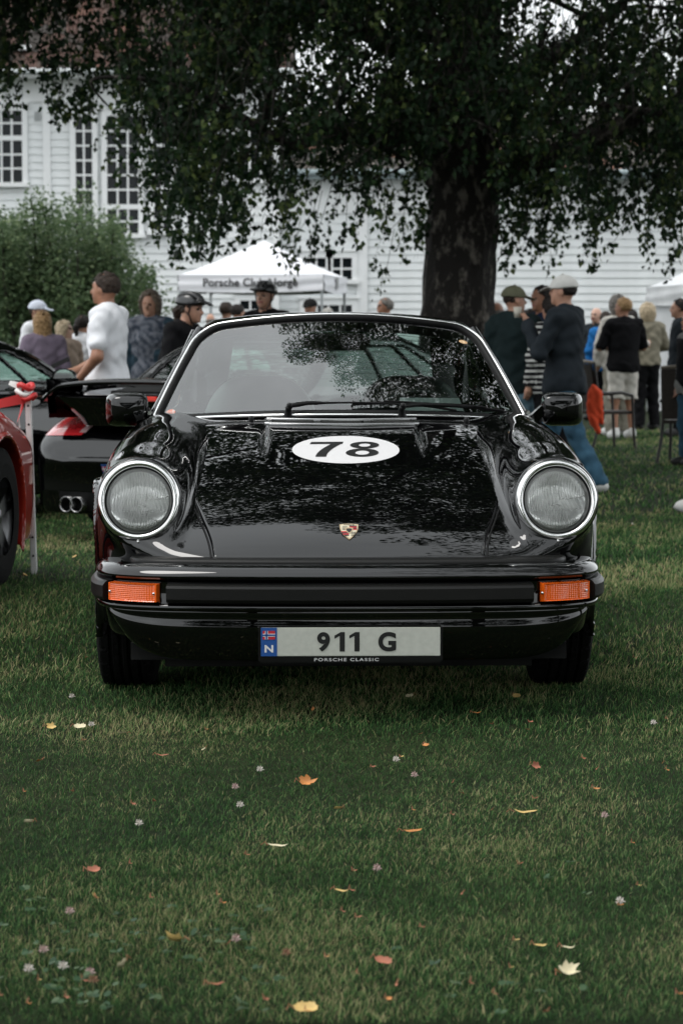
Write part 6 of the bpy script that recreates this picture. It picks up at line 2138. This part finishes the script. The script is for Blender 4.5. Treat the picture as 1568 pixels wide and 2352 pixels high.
q.add([(x, y - .006, z) for x, y, z in zip(Xs, Ys, Zs)], fs); q.build('script_badge', mat('badge_silver', (.75, .77, .77), rough=.3, metal=.3), turbo)
# rear wing: a bowed blade carried on its sides
wg = MB(); rows = []
for u in np.linspace(-1, 1, 41):
    z0 = .975 - .30 * max(0, abs(u) - .80) ** 1.3 / .2 ** .3 * 1.0 - .05 * abs(u) ** 2.5
    xx = u * .73
    rows.append([(xx, -.06 + .12 * u * u, z0 - .022), (xx, -.085 + .12 * u * u, z0 - .012), (xx, -.075 + .12 * u * u, z0 + .004), (xx, .06 + .1 * u * u, z0 + .012), (xx, .30, z0 - .02), (xx, .34, z0 - .045), (xx, .05 + .1 * u * u, z0 - .028), (xx, -.06 + .12 * u * u, z0 - .022)])
wg.grid(np.array(rows), 0, True)
wing_ = wg.build('rear_wing', PAINT, turbo)
for sg in (-1, 1):
    b = MB(); rows = []
    for t in np.linspace(0, 1, 8):
        rows.append([(sg * (.66 + .05 * t), -.02 + .10 * t + .26 * s_, .98 - .24 * t) for s_ in (0, .5, 1)])
    P3 = np.array(rows); b.grid(P3, 0, True); b.grid(P3 + np.array([-sg * .06, 0, 0]), 0, True)
    b.build('wing_side', PAINT, wing_)
b = MB(); rows = []
for t in np.linspace(0, 1, 9):
    hw2 = .50 + .20 * t ** 1.6; zz = .70 + .17 * t
    ring_ = []
    for a in np.linspace(0, 2 * math.pi, 49):
        ca, sa = math.cos(a), math.sin(a); k2 = (abs(ca) ** 4 + abs(sa) ** 4) ** -.25
        ring_.append((ca * k2 * hw2, .20 + sa * k2 * (.20 + .03 * t) + .04 * (1 - t), zz))
    rows.append(ring_)
b.grid(np.array(rows), 0, True)
tp = np.array(rows[-1]); c0 = tp.mean(0)
b.grid(np.array([tp, c0 + (tp - c0) * .97 + np.array([0, 0, .010]), c0 + (tp - c0) * .5 + np.array([0, 0, .014]), c0 + (tp - c0) * .01 + np.array([0, 0, .014])]), 0, True)
b.build('wing_base', PAINT, wing_)
b = MB(); b.box((0, -.045, .868), (.30, .02, .030), bev=.006); b.build('brake_light', mat('brake_lens', (.75, .035, .02), rough=.25, coat=1), wing_)
for k in range(7):
    b = MB(); b.box((0, .42 + k * .06, .895 + .006 * k), (.95, .03, .012), Matrix.Rotation(R(14), 3, 'X')); b.build('lid_slat', TRIM, turbo)
for sx in (-.53, -.455, .455, .53):
    b = MB(); b.lathe([(.048, .10), (.048, -.055), (.044, -.058), (.042, -.04), (.040, .10)], (sx, .045, .225), (0, 1, 0), 24); b.build('tail_pipe', mat('pipe_steel', (.30, .30, .30), rough=.25, metal=1.0), turbo)
b = MB(); b.grid(patch(coupe_low, -.62, .62, .185, .30, (20, 6), off=.003), 0, True); b.build('rear_diffuser', RUBBER, turbo)
# its neighbour, parked beside it
q3 = at(150, 885, 17.3)
M3 = Matrix.Rotation(R(-28), 3, 'Z') @ Vector((.88, 2.62, 0))
coupe('parked_car', 'black coupe with green tinted side windows at the left edge', (q3.x - M3.x, CAM_Y + 17.3 - M3.y, float(gz(np.array(CAM_Y + 16.5)))), R(-28), PAINT)
# red car at the left edge
wp_ = at(-40, 1180, 11.2)
Mr = Matrix.Rotation(R(174), 3, 'Z') @ Vector((-.78, .95, 0))
redcar = coupe('parked_car', 'red car at the left edge, only its flank and one dark wheel in view', (wp_.x - Mr.x, CAM_Y + 11.2 - Mr.y, float(gz(np.array(CAM_Y + 11.2)))), R(174), REDP)

# ---- barrier post with red and white tape
TAPER = mat('tape_red', (.55, .03, .03), rough=.4); TAPEW = mat('tape_white', (.72, .72, .70), rough=.4)
pb = at(78, 1245, 11.9); pt_ = at(64, 888, 11.9)
gzp = float(gz(np.array(pb.y)))
post = empty('barrier_post', (pb.x, pb.y, gzp))
tag(post, 'leaning white metal barrier post beside the red car', 'post')
top_ = Vector((pt_.x - pb.x, 0, pt_.z - gzp))
b = MB()
axis_ = top_.normalized()
Mq = Vector((0, 0, 1)).rotation_difference(axis_).to_matrix()
b.box(top_ / 2, (.030, .030, top_.length), Mq, bev=.004)
b.build('stake', mat('post_white', (.68, .68, .67), rough=.5, var=.1), post)
for k in range(9):
    h_ = MB(); h_.lathe([(0, .001), (.006, .001), (.006, -.004)], top_ * (.1 + .1 * k) + Vector((0, -.016, 0)), (0, -1, 0), 8); h_.build('hole', DARK, post)
tape = empty('barrier_tape', pt_)
tag(tape, 'red and white striped barrier tape knotted to the white post', 'tape')
def ribbon(name, pts, wd, twist, m_, par):
    rows = []
    for i, p in enumerate(pts):
        a = twist * i / max(1, len(pts) - 1)
        d = Vector((.2 * math.sin(a), .6 * math.sin(a), math.cos(a))) * wd / 2
        rows.append([tuple(Vector(p) - d), tuple(Vector(p)), tuple(Vector(p) + d)])
    q = MB(); q.grid(np.array(rows), 0, True); return q.build(name, m_, par)
for k in range(8):
    t0, t1 = k / 8, (k + 1) / 8
    pts = []
    for t in np.linspace(t0, t1, 6):
        pts.append((-.01 - 1.0 * t, -.02 - .5 * t, -.055 - .13 * t - .10 * t * (1 - t)))
    ribbon('tape_band', pts, .05, .5, TAPEW if k % 2 else TAPER, tape)
for k, (dx, dz) in enumerate(((-.01, 0), (-.02, -.03), (0, -.05))):
    q = MB(); q.tube([(dx + .035 * math.cos(a), .03 * math.sin(a), dz + .012 * math.sin(2 * a + k)) for a in np.linspace(0, 2 * math.pi, 14, endpoint=False)], .013, 6, closed=True); q.build('tape_knot', TAPER if k != 1 else TAPEW, tape)
ribbon('tape_end', [(-.03 - .06 * t, -.01, .0 + .02 * t) for t in np.linspace(0, 1, 5)], .035, 1.0, TAPEW, tape)
ribbon('tape_end', [(-.02 - .055 * t, -.012, -.06 - .19 * t) for t in np.linspace(0, .5, 5)], .075, .8, TAPER, tape)
ribbon('tape_end', [(-.045 + .01 * t, -.012, -.16 - .16 * t) for t in np.linspace(0, 1, 5)], .075, .8, TAPEW, tape)

# ---- garden chairs on the right
CHAIRM = mat('chair_dark', (.016, .013, .011), rough=.5, var=.3, vscale=30)
WICK = mat('chair_wicker', (.030, .022, .016), rough=.7, var=.4, vscale=70, bump=.6, bscale=160)
RIMW = mat('chair_rim', (.20, .17, .13), rough=.6)
def chair(label, loc, rz, back=.92):
    c = empty('garden_chair', loc, rz); tag(c, label, 'chair', 'dark garden chairs on the right')
    for sx in (-1, 1):
        q = MB(); q.tube([(sx * .25, -.24, 0), (sx * .235, -.22, .25), (sx * .24, -.20, .62)], .017, 8); q.build('leg', CHAIRM, c)
        q = MB(); q.tube([(sx * .26, .32, 0), (sx * .235, .23, .25), (sx * .225, .20, .45), (sx * .22, .28, back)], .017, 8); q.build('leg', CHAIRM, c)
        q = MB(); q.tube([(sx * .24, -.20, .62), (sx * .26, -.05, .655), (sx * .24, .22, .64)], .020, 8); q.build('armrest', CHAIRM, c)
    q = MB(); q.box((0, 0, .43), (.47, .46, .035), bev=.012); q.build('seat', WICK, c)
    rows = [[(u * .22, .215 + .075 * ((z - .46) / .46) + .03 * (1 - u * u), z) for u in np.linspace(-1, 1, 9)] for z in np.linspace(.46, back - .02, 8)]
    q = MB(); A = np.array(rows); q.grid(A, 0, True); q.grid(A + np.array([0, .022, 0]), 0, True); q.build('backrest', WICK, c)
    q = MB(); q.tube([(u * .22, .29 + .03 * (1 - u * u), back - .005 + .012 * (1 - u * u)) for u in np.linspace(-1, 1, 11)], .020, 8); q.build('top_rail', RIMW, c)
    return c
def chair_at(label, px, py, D, rz, back=.92):
    p = at(px, py, D); return chair(label, (p.x, CAM_Y + D, float(gz(np.array(CAM_Y + D)))), rz, back)
ch1 = chair_at('dark garden chair at the right edge with a pale top rail', 1582, 1000, 24.5, R(160), .98)
chx = chair_at('dark garden chair beside the man in shorts with an orange jacket over it', 1392, 960, 27.5, R(112), 1.0)
# orange jacket hung over that chair's side
def jk(X, Y, Z):
    d = el3(X, Y, Z, (0, 0, .62), (.15, .085, .34))
    d = smin(d, cone(X, Y, Z, (.10, -.02, .82), (.16, -.02, .36), .07, .045), .06)
    d = smin(d, cone(X, Y, Z, (-.02, -.03, .42), (.10, -.03, .20), .07, .05), .06)
    return d + .010 * np.sin(X * 30 + 2 * np.sin(Z * 13)) * np.sin(Z * 22 + X * 9)
Vj, Qj, Nj = surface_nets(jk, np.arange(-.26, .30, .016), np.arange(-.16, .17, .016), np.arange(.1, 1.05, .016), newton=1)
jp = at(1374, 960, 27.1)
jo = link('hung_jacket', np_mesh('hung_jacket', Vj, Qj, [ORANGE], normals=Nj))
jo.scale = (.55, .7, .70); jo.location = (jp.x - .05, CAM_Y + 27.12, float(gz(np.array(CAM_Y + 27.1))) + .08)
tag(jo, 'bright orange jacket hanging over a dark chair behind the white cap man', 'jacket')

# ================================================================== fallen leaves and clover in the lawn
LC = {'yellow': mat('leaf_yellow', (.58, .40, .14), rough=.6, var=.2, vscale=40), 'pale': mat('leaf_pale', (.62, .55, .36), rough=.6, var=.15, vscale=40),
      'orange': mat('leaf_orange', (.50, .20, .055), rough=.6, var=.25, vscale=40), 'brown': mat('leaf_brown', (.26, .095, .045), rough=.7, var=.3, vscale=40),
      'rust': mat('leaf_rust', (.36, .13, .075), rough=.7, var=.25, vscale=40)}
def leaf_shape(kind, size, curl, seed):
    r_ = np.random.default_rng(seed)
    n = 26
    out = []
    for i in range(n):
        a = 2 * math.pi * i / n
        if kind == 'lobed': rr = .5 * (1 + .17 * math.cos(5 * a + seed) + .07 * math.cos(14 * a)) * (.85 + .15 * math.cos(2 * a)) * (1 + .09 * r_.normal())
        elif kind == 'narrow': rr = .5 / math.sqrt((math.cos(a)) ** 2 + (math.sin(a) / .22) ** 2) 
        else: rr = .5 * (.78 + .22 * math.cos(2 * a)) * (1 + .06 * math.cos(13 * a)) * (1 + .05 * r_.normal())
        x, y = rr * math.cos(a) * size, rr * math.sin(a) * size
        out.append((x, y))
    V = [(0, 0, 0)]; rings = 4
    for k in range(1, rings + 1):
        for x, y in out:
            t = k / rings; X, Y = x * t, y * t
            z = curl * (Y * Y) / size * 2.2 + curl * .8 * (X * X) / size - .10 * abs(Y) * (1 - curl) + .02 * size * math.sin(9 * X / size + seed) * t
            V.append((X, Y, z))
    F = [(0, 1 + i, 1 + (i + 1) % n) for i in range(n)]
    for k in range(rings - 1):
        for i in range(n):
            a = 1 + k * n
            F.append((a + i, a + n + i, a + n + (i + 1) % n, a + (i + 1) % n))
    return V, F
def ground_at(px, py):
    """point of the lawn seen at a pixel"""
    lo_, hi_ = 3.0, 40.0
    for _ in range(50):
        mid = (lo_ + hi_) / 2
        p = at(px, py, mid)
        if p.z > float(gz(np.array(p.y))) + .020: lo_ = mid
        else: hi_ = mid
    return at(px, py, (lo_ + hi_) / 2)
def fallen(px, py, w_px, kind, colr, label, tilt=(20, 10), curl=.6, group='fallen leaves on the lawn'):
    p = ground_at(px, py)
    D = p.y - CAM_Y
    size = .88 * w_px * D / FPX
    V, F = leaf_shape(kind, size, curl, int(px * 7 + py))
    m_ = MB(); m_.add(V, F, 0, True)
    root = m_.build('fallen_leaf', LC[colr])
    root.location = (p.x, p.y, p.z + size * .04)
    root.rotation_euler = (R(tilt[0]), R(tilt[1]), R((px * 37 + py * 11) % 360 if kind != 'narrow' else (px * 3) % 50 - 25))
    q = MB(); q.tube([(-size * .45, 0, .0), (-size * .65, .01, .004), (-size * .8, .0, .0)], .0009, 4); q.build('stalk', LC['brown'], root)
    tag(root, label, 'leaf', group)
    return root
big = [
 (402, 2163, 62, 'lobed', 'yellow', 'large jagged yellow leaf low left, next to clover leaves', (35, 8)),
 (217, 2062, 34, 'lobed', 'yellow', 'small folded yellow leaf left, above the large jagged one', (40, 5)),
 (281, 2216, 34, 'ovate', 'pale', 'pale pointed leaf standing up at lower left', (60, 25)),
 (1303, 2232, 58, 'lobed', 'pale', 'pale cream lobed leaf with grass blades across it at lower right', (35, -5)),
 (880, 2210, 46, 'ovate', 'rust', 'reddish brown leaf with pale corner at the bottom middle', (25, 10)),
 (702, 2320, 66, 'ovate', 'yellow', 'yellow leaf cut by the bottom edge, lowest in the middle', (25, 0)),
 (702, 1797, 40, 'lobed', 'orange', 'orange lobed leaf on the lawn below the number plate', (45, 0)),
 (947, 1911, 54, 'narrow', 'orange', 'long folded orange leaf right of the middle of the lawn', (15, 0)),
 (214, 2000, 38, 'ovate', 'rust', 'curled pinkish brown leaf on the left of the lawn', (30, 0)),
 (66, 1889, 26, 'ovate', 'pale', 'pale round leaf near the left edge of the lawn', (50, 0)),
 (117, 1670, 26, 'lobed', 'yellow', 'tan lobed leaf at the left, beside two white ones', (45, 0)),
 (184, 1671, 34, 'ovate', 'pale', 'white birch leaf lying flat, left one of the pale pair', (25, 0)),
 (282, 1686, 26, 'ovate', 'pale', 'white birch leaf lying flat, right one of the pale pair', (22, 0)),
 (90, 1749, 24, 'ovate', 'orange', 'small orange leaf at the left below the tan lobed leaf', (30, 0)),
 (468, 1723, 20, 'ovate', 'pale', 'small pale leaf below the left front wheel', (30, 0)),
 (374, 1736, 34, 'narrow', 'rust', 'thin curled brown leaf below the left front wheel', (10, 0)),
 (776, 1858, 22, 'ovate', 'yellow', 'small yellow leaf right of the middle orange one', (40, 0)),
 (1229, 1760, 26, 'lobed', 'rust', 'upright salmon coloured leaf in the right half of the lawn', (60, 10)),
 (978, 1713, 22, 'ovate', 'orange', 'small orange leaf just below the car shadow', (25, 0)),
 (720, 1630, 18, 'ovate', 'orange', 'small orange leaf at the edge of the car shadow', (50, 0)),
 (940, 1600, 22, 'ovate', 'pale', 'dull pale leaf in the car shadow right of the plate', (50, 10)),
 (1095, 1638, 24, 'narrow', 'orange', 'narrow orange leaf right of the car shadow', (15, 0)),
 (1187, 1600, 24, 'ovate', 'yellow', 'dim yellow leaf in shadow before the right wheel', (40, 0)),
 (1207, 1868, 64, 'narrow', 'yellow', 'long thin yellowish stalk leaf in the right half', (8, 0)),
 (638, 1945, 58, 'narrow', 'pale', 'long pale green leaf in the middle of the lawn', (8, 0)),
 (497, 2262, 44, 'narrow', 'brown', 'dark rust coloured leaf at the bottom middle left', (15, 0)),
 (1241, 2173, 36, 'narrow', 'yellow', 'narrow tan leaf right of the bottom middle', (20, 0)),
 (1305, 2178, 38, 'narrow', 'pale', 'thin pale leaf above the cream lobed leaf', (10, 0)),
 (785, 2048, 42, 'narrow', 'yellow', 'thin yellowish leaf in the middle of the lawn', (10, 0)),
 (1370, 1812, 20, 'narrow', 'orange', 'short upright orange leaf at the right', (50, 0)),
 (172, 1280, 22, 'ovate', 'yellow', 'yellow leaf on the grass between the cars at left', (30, 0)),
 (57, 1322, 22, 'ovate', 'yellow', 'yellow leaf beside the red car wheel', (30, 0)),
 (1448, 1208, 12, 'ovate', 'yellow', 'far yellow leaf on the grass right of the headlight', (40, 0)),
 (1313, 1540, 14, 'ovate', 'brown', 'small brown leaf beside the right front wheel', (30, 0)),
]
for b in big: fallen(b[0], b[1], b[2], b[3], b[4], b[5], b[6])
for k in range(70):
    px = rng.uniform(0, 1568); py = 1430 + 900 * rng.random() ** .8
    if 215 < px < 1395 and py < 1640: continue
    fallen(px, py, rng.uniform(7, 15) * (.6 + (py - 1400) / 1400), rng.choice(['ovate', 'narrow']), rng.choice(['brown', 'rust', 'orange', 'yellow'], p=[.4, .3, .2, .1]),
           'tiny dry leaf scrap lying in the grass', (rng.uniform(10, 50), rng.uniform(-20, 20)), group='tiny dry leaf scraps in the grass')
# clover heads
CLW = mat('clover_white', (.60, .55, .50), rough=.8, var=.15, vscale=200); CLP = mat('clover_pink', (.45, .22, .22), rough=.8, var=.35, vscale=200, col2=(.62, .50, .46)); CLB = mat('clover_faded', (.24, .12, .07), rough=.8, var=.3, vscale=200)
STEM = mat('clover_stem', (.05, .09, .03), rough=.7)
def clover_head(m_):
    q = MB()
    r0 = np.random.default_rng(5)
    for i in range(40):
        z = 1 - 1.75 * (i + .5) / 40; a = i * 2.399 + r0.normal() * .4
        d = Vector((math.sqrt(1 - z * z) * math.cos(a), math.sqrt(1 - z * z) * math.sin(a), z * .9))
        s_ = d.orthogonal().normalized()
        L = .0080 * r0.uniform(.75, 1.2)
        q.add([d * .002 - s_ * .0006, d * .002 + s_ * .0006, d * L + s_ * .0009, d * (L + .0025), d * L - s_ * .0009], [(0, 1, 2, 3, 4)])
    return q.mesh('flower', m_)
CH = {'w': clover_head(CLW), 'p': clover_head(CLP), 'b': clover_head(CLB)}
stm = MB(); stm.tube([(0, 0, -.045), (.003, 0, -.02), (0, 0, 0)], .0011, 5); stm = stm.mesh('stem', STEM)
cl = [(66, 2232, 'w', 'white clover head at the lower left edge'), (145, 2226, 'w', 'small white clover head beside a faded one, lower left'), (206, 2240, 'p', 'faded pinkish clover head at the lower left'), (100, 2188, 'p', 'pink clover head left of the pale pointed leaf'),
      (160, 2099, 'p', 'pink clover head below the small folded yellow leaf'), (551, 1854, 'w', 'white clover head left of the middle orange leaf'), (319, 1896, 'w', 'greyish white clover head in the left half of the lawn'),
      (597, 1772, 'w', 'small white clover head left of the orange lobed leaf'), (540, 1812, 'p', 'pinkish clover head in the left half of the lawn'), (865, 2000, 'p', 'pink and white clover head in the middle of the lawn'),
      (951, 1785, 'p', 'white and pink clover head right of the plate on the lawn'), (541, 2163, 'p', 'pink clover head right of the large jagged leaf'), (657, 2195, 'b', 'brownish clover head left of the reddish brown leaf'),
      (165, 1603, 'w', 'small white clover head below the left front tyre'), (210, 1668, 'w', 'white clover head beside the flat white leaf'), (1388, 1878, 'p', 'pink clover head in the right half of the lawn'),
      (1500, 1664, 'w', 'white clover head near the right edge of the lawn'), (1423, 2076, 'w', 'faded white clover head at the right'), (909, 1749, 'w', 'small white clover head below the car shadow'), (214, 2258, 'b', 'dull reddish clover head lowest at the left'), (1452, 1205, 'w', 'tiny far white clover head right of the car')]
for px, py, c_, lab in cl:
    p = ground_at(px, py)
    r_ = empty('clover_flower', (p.x, p.y, p.z + .006)); tag(r_, lab, 'flower', 'clover heads in the lawn')
    link('flower', CH[c_], r_); link('stem', stm, r_)
# clover leaves at the lower left and right: ground cover
CLV = leaf_mat('clover_leaves', (.022, .055, .024), (.04, .085, .036), (.08, .12, .055), trans=.25)
pts = []
for cx, cy, n in ((640, 2140, 5), (330, 2150, 12), (150, 2230, 18), (520, 2170, 16), (230, 2290, 14), (1010, 2260, 5), (1330, 2010, 4), (90, 2110, 8), (560, 2290, 6), (1190, 2300, 5)):
    for k in range(n):
        q = ground_at(min(1560, max(5, rng.normal(cx, 75))), min(2345, rng.normal(cy, 38)))
        pts.append((q.x, q.y, q.z + rng.uniform(.0, .012)))
pts = np.array(pts)
tri = np.concatenate([pts + .0065 * np.stack([np.full(len(pts), math.cos(a)), np.full(len(pts), math.sin(a)), np.zeros(len(pts))], -1) for a in (0, 2.1, 4.2)])
n = len(tri)
Vc, Fc = [], []
ang = np.linspace(0, 2 * math.pi, 7, endpoint=False)
nrm = rng.normal(0, .28, (n, 2))
ring = np.stack([np.cos(ang), np.sin(ang)], -1)
rad_ = rng.uniform(.0045, .0075, n)
Vc = np.stack([tri[:, None, 0] + rad_[:, None] * ring[None, :, 0], tri[:, None, 1] + rad_[:, None] * ring[None, :, 1], tri[:, None, 2] + rad_[:, None] * (ring[None, :, 0] * nrm[:, [0]] + ring[None, :, 1] * nrm[:, [1]])], -1).reshape(-1, 3)
Fc = np.arange(n * 7).reshape(n, 7)
me = np_mesh('clover_leaves', Vc, Fc, [CLV], smooth=False)
a_ = me.attributes.new('tone', 'FLOAT', 'POINT'); a_.data.foreach_set('value', np.repeat(rng.random(n), 7).astype(np.float32))
tag(link('clover_leaves', me), 'small round clover leaves among the grass at lower left', 'clover', kind='stuff')
